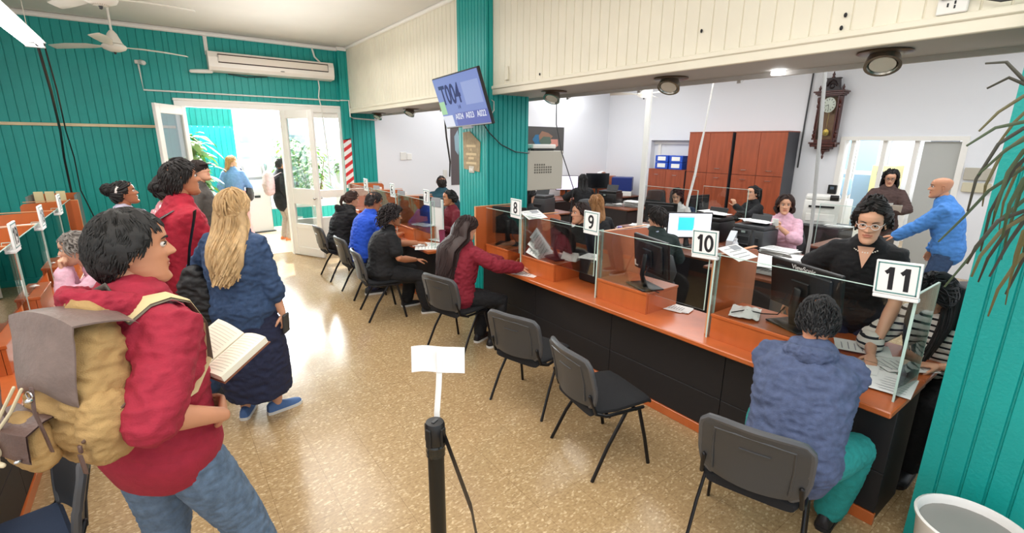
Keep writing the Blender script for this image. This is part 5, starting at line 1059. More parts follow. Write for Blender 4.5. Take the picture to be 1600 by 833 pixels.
def person(label, x, y, face, H=1.7, sex='m', hz=None, lean=(2, 6), side=0, twist=0, head=(0, 0, 0), arms=None, feet=None, skin='a', hair=None, haircol='#17120f', top=None, bottom=None, shoes=None, fat=1., vox=.012, group='people in the hall', hood=None, neck=(0, 0), z0=0., seed=1, legs=True, iris='#2a1a10', face_=True, hs=1.0, knees=None, name='person'):
    s = H / 1.70; o = thing(name, label, 'person', (x, y, z0), R_(face), group)
    Mi = (Matrix.Translation((x, y, z0)) @ Matrix.Rotation(R_(face), 4, 'Z')).inverted(); L = lambda p: Mi @ V(p)
    hz = hz if hz else .90 * s
    # spine
    P = V((0, 0, hz)); sp = [(0, P.copy())]; n = 10; d = V((0, 0, 1))
    for i in range(n):
        t = (i + .5) / n; a = math.radians(lerp(lean[0], lean[1], t)); d = V((math.sin(math.radians(side)), math.sin(a), math.cos(a))).normalized(); P = P + d * (.50 * s / n); sp.append(((i + 1) / n, P.copy()))
    def S_(t):
        if t <= 0: q = sp[1][1] - sp[0][1]; return sp[0][1] + q.normalized() * t * .5 * s if hz > .7 else sp[0][1] + V((0, .1, -1)).normalized() * (-t) * .25 * s
        if t >= 1: return sp[-1][1] + d * (t - 1) * .5 * s
        k = t * n; i = min(int(k), n - 1); return sp[i][1].lerp(sp[i + 1][1], k - i)
    tw = lambda t: V((math.cos(math.radians(twist * max(0, min(1, t)))), math.sin(math.radians(twist * max(0, min(1, t)))), -.0))
    T = TB[sex]
    def torso(b, t0, t1, off, m=14, f=1.):
        ts = [lerp(t0, t1, i / (m - 1)) for i in range(m)]; pts = [S_(t) for t in ts]; rd = []
        for t in ts: w, dp = interp(T, t); g = fat * f if -.3 < t < .95 else 1; rd.append((w * s * (1 + (g - 1) * .8) + off, dp * s * (1 + (g - 1) * 1.25) + off))
        b.path(pts, rd, [tw(t) for t in ts], 28, 0, False, True, True, .88)
    sw = (.172 if sex == 'm' else .148) * s; C_ = S_(.90); ax = tw(1)
    nk = S_(1.16); hc = S_(1.05) + V((0, 0, 0)) + (d * .6 + V((0, 0, .4))).normalized() * .155 * s + V((0, .028 + neck[1], neck[0]))
    HM = Matrix.Translation(hc) @ Matrix.Rotation(math.radians(head[0]), 4, 'Z') @ Matrix.Rotation(-math.radians(head[1]), 4, 'X') @ Matrix.Rotation(math.radians(head[2]), 4, 'Y') @ Matrix.Scale(s * 1.0 * hs * (1.0 if sex == 'm' else .97), 4)
    body = MB(); torso(body, -.18, 1.1, -.018, 16); nb = HM @ V((0, -.022, -.075))
    body.path([S_(.98), S_(1.08), nb.lerp(S_(1.1), .4), nb, HM @ V((0, -.01, -.03))], [(.075 * s, .066 * s), ((.060 if sex == 'm' else .05) * s, .058 * s), ((.056 if sex == 'm' else .046) * s, .055 * s), ((.056 if sex == 'm' else .046) * s, .056 * s), (.05 * s, .05 * s)], (1, 0, 0), 18)
    AR = {}; hands = MB(); arms = arms or {}
    for sd, k in ((-1, 'L'), (1, 'R')):
        A = dict(arms.get(k, {})); sh = C_ + ax * sd * sw + V((0, 0, .0)); w = L(A['w']) if 'w' in A else V(A.get('l', (sd * .235 * s, .06, hz - .02 * s)))
        l1, l2 = .285 * s, .25 * s; el, wr = ik(sh, w, l1, l2, A.get('pole', (sd * .5, -1, -.25))); AR[k] = (sh, el, wr)
        r = (.052, .047, .039, .041, .028) if sex == 'm' else (.046, .041, .034, .036, .024); r = [q * s * (1 + (fat - 1) * .7) for q in r]
        body.path([sh - ax * sd * .05 * s, sh, sh.lerp(el, .5), el, el.lerp(wr, .35), wr], [(r[0],) * 2, (r[0],) * 2, (r[1],) * 2, (r[2],) * 2, (r[3],) * 2, (r[4] * 1.1, r[4] * .85)], None, 14)
        hd = (V(A['d']) if 'd' in A else (wr - el)); hd = hd.normalized(); hn = V(A.get('n', (-sd, 0, 0)))
        if not A.get('hide'): hand_mb(hands, wr + hd * .012, hd, hn, sd, A.get('curl', .35), s * (1. if sex == 'm' else .92), A.get('spread', .03), A.get('thumb', .5), A.get('point', False))
    LG = {}; feet = feet or {}
    for sd, k in ((-1, 'L'), (1, 'R')):
        F = feet.get(k, {}); hp = S_(0) + V((sd * .092 * s, 0, -.01)); an = L((*F['w'], .08 * s + z0 + F.get('z', 0))) if 'w' in F else V((*F.get('l', (sd * .11, .0)), .08 * s + F.get('z', 0)))
        kn, an = ik(hp, an, .425 * s, .405 * s, F.get('pole', (sd * .12, 1, .05))); LG[k] = (hp, kn, an, F.get('yaw', sd * -10))
        r = [q * s * (1 + (fat - 1) * .8) for q in ((.086, .074, .054, .055, .036) if sex == 'm' else (.088, .074, .052, .053, .034))]
        if legs: body.path([hp, hp.lerp(kn, .45), kn, kn.lerp(an, .35), an], [(q, q) for q in r], None, 14)
    bm_ = MB(); mesh_into(bm_, remesh(body, max(.008, vox * .8), 5)); 
    if hands.v: mesh_into(bm_, remesh(hands, .0048 if vox < .014 else .006, 2))
    hb = head_mb(HM, sex == 'f'); bm_.add(hb.v, hb.f, 0, True); k0 = len(bm_.m) - len(hb.m); bm_.m[k0:] = hb.m; bm_.s[k0:] = hb.s
    sk = mat('skin_' + skin, SKIN[skin], .48, noise_=(9, .06)); lp = mat('lips_' + skin, tuple(c * f for c, f in zip(S(SKIN[skin])[:3], (.78, .52, .52))) + (1,), .4)
    bo = bm_.obj('body', [sk, lp], o)
    if face_:
        for sd in (-1, 1): eye_mb(HM, sd, iris).obj('eye', [mat('eye_white', '#e6e0d8', .25), mat('iris_' + iris, iris, .15), mat('lash', '#120c0a', .6)], o)
    if hair and hair['kind'] == 'long': hair = dict(hair, fall=HM.to_3x3().inverted() @ V(hair.get('fall', (0, -.12, -1))))
    hm = mat('hair_' + haircol, haircol, .62, noise_=(40, .25), stretch=(1, 1, .3)); hbm = hair_mb(hair, seed) if hair else MB()
    if face_: brows_mb(hbm, 1. if sex == 'm' else .75)
    if hbm.v:
        hbm.v = [tuple(HM @ V(v)) for v in hbm.v]; hbm.obj('hair', hm, o)
    # ------------------------------------------------ clothes
    if bottom:
        kd = bottom.get('kind', 'trousers'); g = MB(); of = bottom.get('off', .014); m = bottom['m']
        if kd == 'trousers':
            torso(g, -.16, .08, of * .3, 8)
            for k in 'LR':
                hp, kn, an, yw = LG[k]; e = bottom.get('len', .94); rr = [q * s * (1 + (fat - 1) * .8) + of for q in (.080, .076, .060, .058, bottom.get('cuff', .048))]
                g.path([hp + V((0, 0, .03)), hp, hp.lerp(kn, .45), kn, kn.lerp(an, .4), kn.lerp(an, e)], [(rr[0],) * 2, (rr[0],) * 2, (rr[1],) * 2, (rr[2],) * 2, (rr[3],) * 2, (rr[4],) * 2], None, 16)
            link('trousers', remesh(g, vox, 3, [m], (.0045, 17)), o)
        else:
            hem = bottom['hem']; kk = 12; fx_ = LG['L'][2].lerp(LG['R'][2], .5); pts = []; rd = []
            for i in range(kk): u = i / (kk - 1); q = S_(.18).lerp(V((fx_.x, fx_.y + .0, hem)), u); pts.append(q); w0 = interp(T, .1)[0] * s * fat; rd.append((lerp(w0 + .012, bottom.get('w', .24), u ** .8) + .03 * math.sin(u * PI), lerp(interp(T, .1)[1] * s * fat + .012, bottom.get('dp', .2), u ** .8) + .02 * math.sin(u * PI)))
            g.path(pts, rd, (1, 0, 0), 40, 0, False, False)
            me = remesh(g, vox, 2, [m], (.010, 9)); link('skirt', me, o)
    if top:
        g = MB(); of = top.get('off', .014); m = top['m']; torso(g, top.get('hem', -.12), 1.03, of, 16, top.get('bulk', 1.)); sl = top.get('sleeve', 'long')
        for sd, k in ((-1, 'L'), (1, 'R')):
            sh, el, wr = AR[k]; r = [q * s * (1 + (fat - 1) * .7) + of for q in ((.056, .050, .044, .044, .032) if sex == 'm' else (.050, .045, .038, .039, .028))]
            S0 = [sh - ax * sd * .06 * s, sh + V((0, 0, .002))]
            if sl == 'short': g.path(S0 + [sh.lerp(el, .35), sh.lerp(el, .68)], [(r[0],) * 2, (r[0] * 1.02,) * 2, (r[1] * 1.05,) * 2, (r[1] * 1.1,) * 2], None, 16)
            elif sl == 'elbow': g.path(S0 + [sh.lerp(el, .4), sh.lerp(el, .8), el + (el - wr).normalized() * .0], [(r[0],) * 2, (r[0],) * 2, (r[1] * 1.02,) * 2, (r[2] * 1.14,) * 2, (r[2] * 1.1,) * 2], None, 16)
            elif sl == 'three': g.path(S0 + [sh.lerp(el, .5), el, el.lerp(wr, .22), el.lerp(wr, .34)], [(r[0],) * 2, (r[0],) * 2, (r[1],) * 2, (r[2] * 1.05,) * 2, (r[3] * 1.12,) * 2, (r[3] * 1.1,) * 2], None, 16)
            elif sl == 'long': g.path(S0 + [sh.lerp(el, .5), el, el.lerp(wr, .4), el.lerp(wr, .97)], [(r[0],) * 2, (r[0],) * 2, (r[1],) * 2, (r[2] * 1.05,) * 2, (r[3],) * 2, (r[4] * 1.1,) * 2], None, 16)
        link(top.get('name', 'shirt'), remesh(g, vox, 3, [m], (top.get('wr', .006), top.get('wf', 13))), o)
        if top.get('name') == 'hoodie':
            c = MB(); torso(c, top['hem'] - .06, top['hem'] + .02, of + .006, 6, top.get('bulk', 1.)); c.obj('waistband', m, o)
        if top.get('collar'):
            c = MB(); q = [S_(1.03) + ax * .075 * s * math.cos(a) + V((0, .066 * s * math.sin(a) - .004, .012 + .012 * math.sin(a) * -1)) for a in [k * PI / 10 for k in range(20)]]; c.path(q, [(.022, .008)] * 20, (0, -.2, 1), 8, 0, True); c.obj('collar', top['collar'] if not isinstance(top['collar'], bool) else m, o)
    if hood:
        c = MB(); q = []; rd = []
        for k in range(24):
            a = 2 * PI * k / 24; bkk = max(0, -math.sin(a)); q.append(S_(1.02) + ax * (.092 + .02 * bkk) * s * math.cos(a) + V((0, .085 * s * math.sin(a) - .012 - .045 * bkk, .018 + .0 * bkk - .035 * max(0, math.sin(a))))); rd.append((.034 + .05 * bkk ** 1.5, .026 + .014 * bkk))
        c.path(q, rd, [V((0, -.35 * max(0, -math.sin(2 * PI * k / 24)), 1)) for k in range(24)], 12, 0, True)
        link('hood', remesh(c, .007, 3, [hood], (.008, 22)), o)
    if shoes:
        for sd, k in ((-1, 'L'), (1, 'R')):
            hp, kn, an, yw = LG[k]; F = Matrix.Translation((an.x, an.y, an.z - .08 * s)) @ Matrix.Rotation(math.radians(yw), 4, 'Z') @ Matrix.Scale(s * (1. if sex == 'm' else .93), 4)
            def ring(y, w, h, z=0, n=18): return [F @ V((w * math.cos(a) * (abs(math.cos(a)) ** -.25 if abs(math.cos(a)) > .05 else 1), y, z + (h * max(0, math.sin(a)) if math.sin(a) > 0 else 0))) for a in [2 * PI * q / n for q in range(n)]]
            u = MB(); u.rings([ring(y, w, h, .022) for y, w, h in ((-.085, .012, .03), (-.08, .028, .06), (-.06, .036, .078), (-.02, .038, .082), (.02, .040, .07), (.07, .044, .052), (.12, .046, .04), (.16, .040, .032), (.185, .026, .024), (.195, .008, .01))]); uo = u.obj('shoe', shoes[0], o)
            w_ = MB(); w_.prism([(w2, y2) for y2, w2 in ((-.09, .0), (-.085, .025), (-.06, .040), (0, .042), (.07, .048), (.13, .050), (.17, .042), (.195, .022), (.2, 0))] + [(-w2, y2) for y2, w2 in ((.195, .022), (.17, .042), (.13, .050), (.07, .048), (0, .042), (-.06, .040), (-.085, .025))], .024, F); w_.obj('sole', shoes[1], uo)
    o['_d'] = 0; del o['_d']
    return o, HM, dict(S=S_, AR=AR, LG=LG, ax=ax, inv=Mi)
def W_(o, p): return (Matrix.Translation(o.location) @ Matrix.Rotation(o.rotation_euler.z, 4, 'Z')) @ V(p)
def glasses(o, HM, m):
    b = MB()
    for s_ in (-1, 1):
        b.path([HM @ V((s_ * (.032 + .021 * math.cos(a)), .098 - .004 * abs(math.cos(a)), .012 + .017 * math.sin(a))) for a in [k * PI / 8 for k in range(16)]], .0022, None, 5, 0, True); b.path([HM @ V(p) for p in ((s_ * .053, .094, .016), (s_ * .07, .06, .018), (s_ * .076, -.01, .016))], .002, None, 5)
    b.path([HM @ V(p) for p in ((-.011, .1, .016), (0, .104, .019), (.011, .1, .016))], .002, None, 5); return b.obj('glasses', m, o)
# ---------------------------------------------------------------- the people in the photo
def fab(name, col, rough=.85, n=.10, b=.25): return mat(name, col, rough, noise_=(30, n), bump=(160, b))
F_red = fab('maroon_sweat', '#9c1f35'); F_jean = fab('blue_denim', '#5b6f86', .85, .25); F_denim = fab('dark_denim', '#2f4668', .8, .2); F_navyc = fab('navy_cloth', '#1e2440'); F_blk = fab('black_cloth', '#141417'); F_blue = fab('royal_blue', '#1f4fc4'); F_polo = fab('crimson_knit', '#a5182f'); F_pinkp = fab('pink_trousers', '#e3a7a4'); F_lj = fab('light_denim', '#6d8fc0'); F_gray = fab('grey_knit', '#55504c'); F_slate = fab('slate_melange', '#4a5573', .9, .22); F_tealp = fab('teal_trousers', '#1f8783'); F_pink = fab('pink_cotton', '#e2b3c4'); F_lil = fab('lilac_cotton', '#b9b3c6'); F_sky = fab('sky_sweater', '#4a86cf'); F_brown = fab('brown_blouse', '#4b3733'); F_white = fab('white_cotton', '#dcd9d6'); F_mar = fab('burgundy_knit', '#6d1526'); F_tj = fab('petrol_jacket', '#16424f')
def stripes():
    m = bpy.data.materials.new('striped_cotton'); m.use_nodes = True; nt = m.node_tree; b = nt.nodes['Principled BSDF']; tc = nt.nodes.new('ShaderNodeTexCoord'); w = nt.nodes.new('ShaderNodeTexWave'); w.bands_direction = 'Z'; w.inputs['Scale'].default_value = 7.5; w.inputs['Distortion'].default_value = .6; r = nt.nodes.new('ShaderNodeValToRGB'); r.color_ramp.interpolation = 'CONSTANT'; r.color_ramp.elements[0].color = S('#15151a'); r.color_ramp.elements[1].position = .24; r.color_ramp.elements[1].color = S('#e6e0d8'); nt.links.new(tc.outputs['Object'], w.inputs[0]); nt.links.new(w.outputs['Fac'], r.inputs[0]); nt.links.new(r.outputs[0], b.inputs['Base Color']); b.inputs['Roughness'].default_value = .85; return m
def floral(name, bg, c1):
    m = bpy.data.materials.new(name); m.use_nodes = True; nt = m.node_tree; b = nt.nodes['Principled BSDF']; tc = nt.nodes.new('ShaderNodeTexCoord'); w = nt.nodes.new('ShaderNodeTexVoronoi'); w.inputs['Scale'].default_value = 26; r = nt.nodes.new('ShaderNodeValToRGB'); r.color_ramp.elements[0].position = .28; r.color_ramp.elements[0].color = S(c1); r.color_ramp.elements[1].position = .42; r.color_ramp.elements[1].color = S(bg); nt.links.new(tc.outputs['Object'], w.inputs['Vector']); nt.links.new(w.outputs['Distance'], r.inputs[0]); nt.links.new(r.outputs[0], b.inputs['Base Color']); b.inputs['Roughness'].default_value = .8; return m
S_blk = (mat('shoe_black', '#1d1c20', .5), mat('sole_white', '#d8d6d0', .6)); S_blue = (mat('shoe_blue', '#4a6b9e', .7, bump=(80, .3)), mat('sole_white', '#d8d6d0', .6)); S_all = (mat('shoe_black', '#1d1c20', .5), mat('sole_black', '#17171a', .6)); S_grey = (mat('shoe_grey', '#c9c6c0', .6), mat('sole_white', '#d8d6d0', .6))
SH = dict(kind='short', n=330, L=.045, th=.016, r=.007)
SHF = dict(kind='short', n=110, L=.045, th=.014, r=.009)
# 1 man with the backpack and open book
p1, H1, D1 = person('man in maroon hoodie and jeans wearing a tan backpack, reading an open book', -.125, 2.0, 36, 1.765, 'm', None, (-3, 2), 0, 0, (-28, 2, 0),
    {'R': dict(l=(.25, .06, 1.05), pole=(.15, -1, -.1), d=(-.75, .7, -.1), n=(-1, 0, 0), curl=.5), 'L': dict(l=(-.02, .18, 1.12), pole=(-.8, -.8, -.2), d=(.45, .8, .25), n=(.1, -.2, 1), curl=.55, thumb=.9)},
    {'L': dict(l=(-.15, -.06)), 'R': dict(l=(.17, .26))}, 'a', dict(kind='short', n=1700, L=.030, th=.020, r=.0040, up=.45, gr=.4, fw=.2), '#15120f',
    dict(m=F_red, off=.029, hem=-.02, sleeve='elbow', name='hoodie', wr=.009, wf=11, bulk=1.05), dict(m=F_jean, off=.022), S_all, 1.03, .009, 'people queueing in the hall', F_red, seed=4, hs=1.03)
o = thing('book', 'open book with cream pages held by the man with the backpack', 'book', (.115, 2.02, 1.205), R_(38), None, (.42, .12, R_(30)))
def page(sg):
    b = MB(); nx = 10; T_, B_ = [], []
    for j in range(2):
        for i in range(nx + 1):
            u = i / nx; x = sg * (.004 + .128 * u); z = .010 + .026 * math.sin(u * PI * .62) * (1 - .25 * u) + .0; T_.append(V((x, (j - .5) * .205, z + .012 * u))); B_.append(V((x, (j - .5) * .205, .012 * u * 1.1 - .001)))
    n = nx + 1; k = 2 * n; f = [[i, i + 1, n + i + 1, n + i] for i in range(nx)] + [[k + i, k + n + i, k + n + i + 1, k + i + 1] for i in range(nx)] + [[i, k + i, k + i + 1, i + 1] for i in range(nx)] + [[n + i, n + i + 1, k + n + i + 1, k + n + i] for i in range(nx)] + [[nx, k + nx, k + n + nx, n + nx], [0, n, k + n, k]]
    b.add(T_ + B_, f, 0)
    for r in range(14):
        y = .085 - r * .0128
        for i in range(1, nx - 1): u0, u1 = i / nx, (i + 1) / nx; zz = lambda u: .010 + .026 * math.sin(u * PI * .62) * (1 - .25 * u) + .012 * u + .0006; b.add([(sg * (.004 + .128 * u0), y, zz(u0)), (sg * (.004 + .128 * u1), y, zz(u1)), (sg * (.004 + .128 * u1), y - .003, zz(u1)), (sg * (.004 + .128 * u0), y - .003, zz(u0))], [[0, 1, 2, 3]], 1)
    return b
for sg in (-1, 1): page(sg).obj('page_block', [mat('page_cream', '#eee7d2', .8), mat('page_print', '#cfc9b8', .8)], o)
b = MB(); 
for sg in (-1, 1): b.add([(0, -.107, -.003), (sg * .138, -.107, .0115), (sg * .138, .107, .0115), (0, .107, -.003), (0, -.107, -.007), (sg * .138, -.107, .0075), (sg * .138, .107, .0075), (0, .107, -.007)], [[0, 1, 2, 3], [7, 6, 5, 4], [0, 4, 5, 1], [1, 5, 6, 2], [2, 6, 7, 3]])
b.obj('cover', mat('cover_brown', '#7a4a35', .5), o)
# his backpack
def soft(pts_r, n=28, vox=.008, wr=(.012, 9), mats=None, pw=.7, side=(1, 0, 0)):
    b = MB(); b.path([p for p, _ in pts_r], [r for _, r in pts_r], side, n, 0, False, True, True, pw); return remesh(b, vox, 3, mats, wr)
bp = thing('backpack', 'tan canvas backpack with brown leather flap and straps on the man in maroon', 'backpack', (0, 0, 0), p1.rotation_euler.z); bp.location = W_(p1, (.04, -.205, 1.07)); bp.scale = (.80, .80, .82); M_can = mat('tan_canvas', '#ab8a58', .85, noise_=(14, .14), bump=(240, .35)); M_lea = mat('brown_leather', '#58413a', .42, noise_=(18, .18), bump=(90, .2)); M_leag = mat('grey_brown_leather', '#75645d', .4, noise_=(12, .16), bump=(60, .2)); M_web = mat('cream_webbing', '#cdb98a', .8)
link('bag_body', soft([((0, 0, .02), (.15, .10)), ((0, -.01, .10), (.195, .135)), ((0, -.01, .22), (.185, .13)), ((0, .0, .34), (.165, .115)), ((0, .03, .44), (.14, .095)), ((0, .05, .50), (.10, .07))], mats=[M_can], wr=(.014, 9)), bp)
fl = MB(); nx, ny = 14, 16; top_, bot_ = [], []
for j in range(ny + 1):
    v = j / ny; a = v * 2.2
    for i in range(nx + 1):
        u = i / nx * 2 - 1; yy = .12 - .215 * sm(0, .42, v) - .055 * sm(.4, 1, v) + .03 * u * u * sm(.3, 1, v); zz = .50 + .055 * math.sin(min(1, v / .45) * PI * .62) - .27 * max(0, v - .38) / .62 - .035 * (abs(u) ** 2.2) * (1 - .4 * v) + (.018 * math.cos(u * 3.4) * sm(.75, 1, v)); p = V((u * .175 * (1 - .08 * v), yy, zz)); top_.append(p); bot_.append(p + V((0, .004, -.007)))
n_ = (nx + 1) * (ny + 1); g = lambda i, j: j * (nx + 1) + i; fs = []
for j in range(ny):
    for i in range(nx): q = [g(i, j), g(i + 1, j), g(i + 1, j + 1), g(i, j + 1)]; fs.append(q); fs.append([a + n_ for a in q][::-1])
edge = [g(i, 0) for i in range(nx)] + [g(nx, j) for j in range(ny)] + [g(i, ny) for i in range(nx, 0, -1)] + [g(0, j) for j in range(ny, 0, -1)]
for a, c in zip(edge, edge[1:] + edge[:1]): fs.append([a, a + n_, c + n_, c])
fl.add(top_ + bot_, fs, 0, True); flap = fl.obj('leather_flap', M_leag, bp)
for sg in (-1, 1):
    MB().path([(sg * .09, -.195, .34), (sg * .092, -.205, .26), (sg * .095, -.195, .17), (sg * .1, -.19, .10)], [(.013, .003)] * 4, (1, 0, 0), 8).obj('leather_strap', M_lea, bp)
    b = MB(); b.path([(sg * .09, -.203, .30) , (sg * .09, -.212, .30)], .009, None, 12); b.path([(sg * .09 + .016 * math.cos(t), -.205, .318 + .013 * math.sin(t)) for t in [k * PI / 4 for k in range(8)]], .0025, None, 5, 0, True); b.obj('stud', M_chrome, flap)
MB().path([(-.15, -.19, .30), (-.19, -.22, .23), (-.23, -.25, .18), (-.30, -.28, .15), (-.36, -.29, .15)], [(.014, .003)] * 5, (0, .3, 1), 8).obj('loose_strap', M_leag, bp)
pk = link('front_pocket', soft([((-.06, -.165, .03), (.105, .05)), ((-.06, -.18, .09), (.11, .058)), ((-.06, -.175, .16), (.10, .045))], mats=[M_can], wr=(.006, 14)), bp)
b = MB(); vv = []
for j in range(7):
    for i in range(9): u = i / 8 * 2 - 1; v = j / 6; vv.append(V((-.06 + u * .118, -.14 - .10 * sm(0, .35, v) - .012 * v + .015 * u * u, .20 - .145 * max(0, v - .15) + .01 * math.cos(u * 2.5) * v)))
fs = [[j * 9 + i, j * 9 + i + 1, (j + 1) * 9 + i + 1, (j + 1) * 9 + i] for j in range(6) for i in range(8)]; b.add(vv, fs, 0, True).add([p + V((0, .005, -.004)) for p in vv], [f[::-1] for f in fs], 0, True); pf = b.obj('pocket_flap', M_lea, pk)
for sg in (-1, 1): MB().path([(-.06 + sg * .09, -.248, .085), (-.06 + sg * .09, -.256, .085)], .007, None, 10).obj('stud', M_chrome, pf)
b = MB(); b.path([(-.02, -.19, .32), (-.06, -.21, .25), (-.08, -.235, .19), (-.065, -.25, .14), (-.055, -.265, .10)], .0055, None, 7).path([(.02, -.19, .32), (-.02, -.215, .24), (-.06, -.24, .18), (-.08, -.255, .12), (-.1, -.27, .06)], .0055, None, 7).ell((-.062, -.26, .105), (.017, .014, .02), 10).path([(-.062, -.26, .09), (-.045, -.27, .075), (-.02, -.27, .072)], [(.006, .006), (.007, .007), (.009, .009)], None, 7); b.obj('drawcord', mat('cord_cream', '#cfc1a1', .8), bp)
link('side_pocket', soft([((.165, -.05, .05), (.06, .085)), ((.18, -.05, .14), (.065, .095)), ((.165, -.04, .22), (.05, .08))], mats=[M_can], wr=(.008, 14)), bp)
MB().path([(.20, -.15, .13), (.225, -.08, .17), (.225, .0, .21)], [(.007, .004)] * 3, None, 8).obj('zip', mat('zip_brown', '#5a4030', .5), bp)
MB().box((.197, -.16, .11), (.016, .01, .03), .003).path([(.197, -.165, .09), (.205, -.165, .02)], [(.016, .003)] * 2, (1, 0, 0), 8).obj('zip_pull', M_lea, bp)
MB().path([(-.04, .10, .50), (-.05, .13, .56), (0, .14, .585), (.05, .13, .56), (.04, .10, .50)], [(.016, .006)] * 5, (0, 0, 1), 8).obj('carry_handle', mat('handle_olive', '#55524a', .6), bp)
def strapw(sx):
    pts = [(sx * .085, .13, .47), (sx * .12, .20, .525), (sx * .145, .27, .53), (sx * .155, .335, .49), (sx * .16, .385, .38), (sx * .175, .37, .22), (sx * .20, .26, .12), (sx * .17, .12, .08)]
    if sx > 0: pts = [(x + .0, y, z) for x, y, z in pts]
    MB().path(pts, [(.031, .006)] * 8, [(1, 0, -.25)] * 8, 8).obj('shoulder_strap', M_web, bp)
    MB().path([(x, y + .0, z - .008) for x, y, z in pts[:6]], [(.037, .005)] * 6, [(1, 0, -.25)] * 6, 8).obj('strap_lining', mat('strap_olive', '#6b6152', .8), bp)
strapw(1); strapw(-1)
# 2 blonde woman
p2, H2, D2 = person('woman with long wavy blonde hair in denim shirt, navy skirt and blue trainers', .36, 3.66, 50, 1.67, 'f', None, (0, 3), 0, 0, (12, -6, 0),
    {'R': dict(l=(.255, .05, .80), pole=(.5, -1, 0), d=(0, .2, -1), n=(-1, .1, 0), curl=.7), 'L': dict(l=(-.16, .19, 1.02), pole=(-1, -.3, -.5), d=(.8, .3, .2), n=(0, -1, 0), curl=.9)},
    {'L': dict(l=(-.10, .02), yaw=18), 'R': dict(l=(.10, .10), yaw=-38)}, 'c', dict(kind='long', n=260, L=.42, th=.022, r=.011, wave=.03, w=.105, fall=(0, -.16, -1), phi=-.35, push=.10), '#b8986c',
    dict(m=F_denim, off=.026, hem=-.58, sleeve='three', name='denim_shirt', wr=.010, wf=12, bulk=1.12), dict(kind='skirt', m=F_navyc, hem=.20, w=.23, dp=.21), S_blue, 1.1, .010, 'people queueing in the hall', seed=7)
D2w = W_(p2, (.265, .06, .735)); tag(MB().box((0, 0, 0), (.018, .075, .15), .006, 0, Euler((.1, .1, p2.rotation_euler.z)).to_matrix()).obj('phone', M_gray, None, D2w), 'dark phone in the right hand of the blonde woman', 'phone')
o = thing('handbag', 'black shoulder bag hanging at the left side of the blonde woman', 'bag', W_(p2, (-.25, -.08, .76)), p2.rotation_euler.z); link('bag_body', soft([((0, 0, .0), (.10, .06)), ((0, 0, .12), (.14, .085)), ((0, 0, .28), (.12, .07)), ((0, 0, .37), (.07, .05))], mats=[mat('black_nylon', '#131315', .6, bump=(60, .3))], wr=(.018, 9), vox=.01), o); MB().path([(-.05, 0, .36), (-.02, .02, .55), (.06, .0, .75), (.1, -.04, .80)], [(.014, .003)] * 4, (0, 1, 0), 8).obj('strap', M_black, o); MB().path([(.02, -.05, .02), (.03, -.06, -.12), (.02, -.06, -.18)], [(.012, .003)] * 3, (0, 1, 0), 6).obj('loose_strap', M_black, o)
# 3 man in crimson, 4 cap, 5 floral, 6 hair clip
p3, H3, _ = person('tall dark haired man in crimson long sleeves with arms folded', .09, 4.28, 12, 1.85, 'm', None, (0, 4), 0, 0, (0, -4, 0), {'R': dict(l=(-.06, .22, 1.20), pole=(1, -.1, -.7), d=(-1, .1, .1), n=(0, -1, 0), curl=.5), 'L': dict(l=(.08, .24, 1.24), pole=(-1, -.1, -.7), d=(1, .1, .1), n=(0, -1, 0), curl=.5)}, None, 'b', dict(kind='short', n=420, L=.055, th=.019, r=.008), '#191311', dict(m=F_polo, off=.02, hem=-.1), dict(m=F_denim, off=.018), S_all, 1.1, .011, 'people queueing in the hall', seed=9)
M_bpk = floral('navy_print', '#171a2b', '#b9bccb'); o = thing('backpack', 'dark patterned backpack on the tall man in crimson', 'backpack', W_(p3, (0, -.255, 1.08)), p3.rotation_euler.z); link('bag_body', soft([((0, 0, 0), (.13, .08)), ((0, -.01, .15), (.16, .11)), ((0, 0, .32), (.14, .09)), ((0, .03, .40), (.08, .05))], mats=[M_bpk], vox=.012, wr=(.01, 9)), o); MB().path([(.11, .08, .36), (.13, .2, .43), (.14, .36, .36), (.15, .40, .2)], [(.02, .005)] * 4, (1, 0, 0), 8).obj('strap', M_black, o)
p4, H4, _ = person('woman in a dark cap and grey brown top looking up, behind the man in crimson', .36, 6.5, -8, 1.78, 'f', None, (0, 2), 0, 0, (-25, -14, 0), None, None, 'c', dict(kind='long', n=70, L=.12, th=.012, r=.012), '#2a1b16', dict(m=F_gray, off=.02, hem=-.2), dict(m=F_navyc), S_blk, 1.1, .014, 'people queueing in the hall', seed=10)
b = MB(); b.ell((0, -.006, .045), (.09, .112, .085), 20); b.path([(-.07, .07, .06), (-.03, .12, .055), (.03, .12, .055), (.07, .07, .06)], [(.03, .006)] * 4, (0, 1, -.1), 8); b.v = [tuple(H4 @ V(v)) for v in b.v]; b.obj('cap', fab('cap_cloth', '#2b211e'), p4)
person('person in a flowered blouse half hidden behind the man in crimson', .03, 4.95, 25, 1.72, 'f', None, (0, 3), 0, 0, (10, 0, 0), None, None, 'b', dict(kind='tied', n=60, th=.014, r=.012, bun=(0, -.11, .02, .05)), '#15100e', dict(m=floral('flowered_cotton', '#c98a92', '#efe6e4'), off=.02, hem=-.2), dict(m=F_navyc), S_blk, 1.05, .014, 'people queueing in the hall', seed=12)
p6, H6, _ = person('woman in lilac top with dark hair pinned up by a pale clip', -.30, 5.75, 8, 1.62, 'f', None, (0, 2), 0, 0, (-6, -10, 0), None, None, 'd', dict(kind='tied', n=120, th=.013, r=.009, te=1.4, bun=(0, -.115, .065, .058)), '#14100f', dict(m=F_lil, off=.018, hem=-.2, collar=True), dict(m=F_navyc), S_blk, 1.1, .013, 'people queueing in the hall', seed=13)
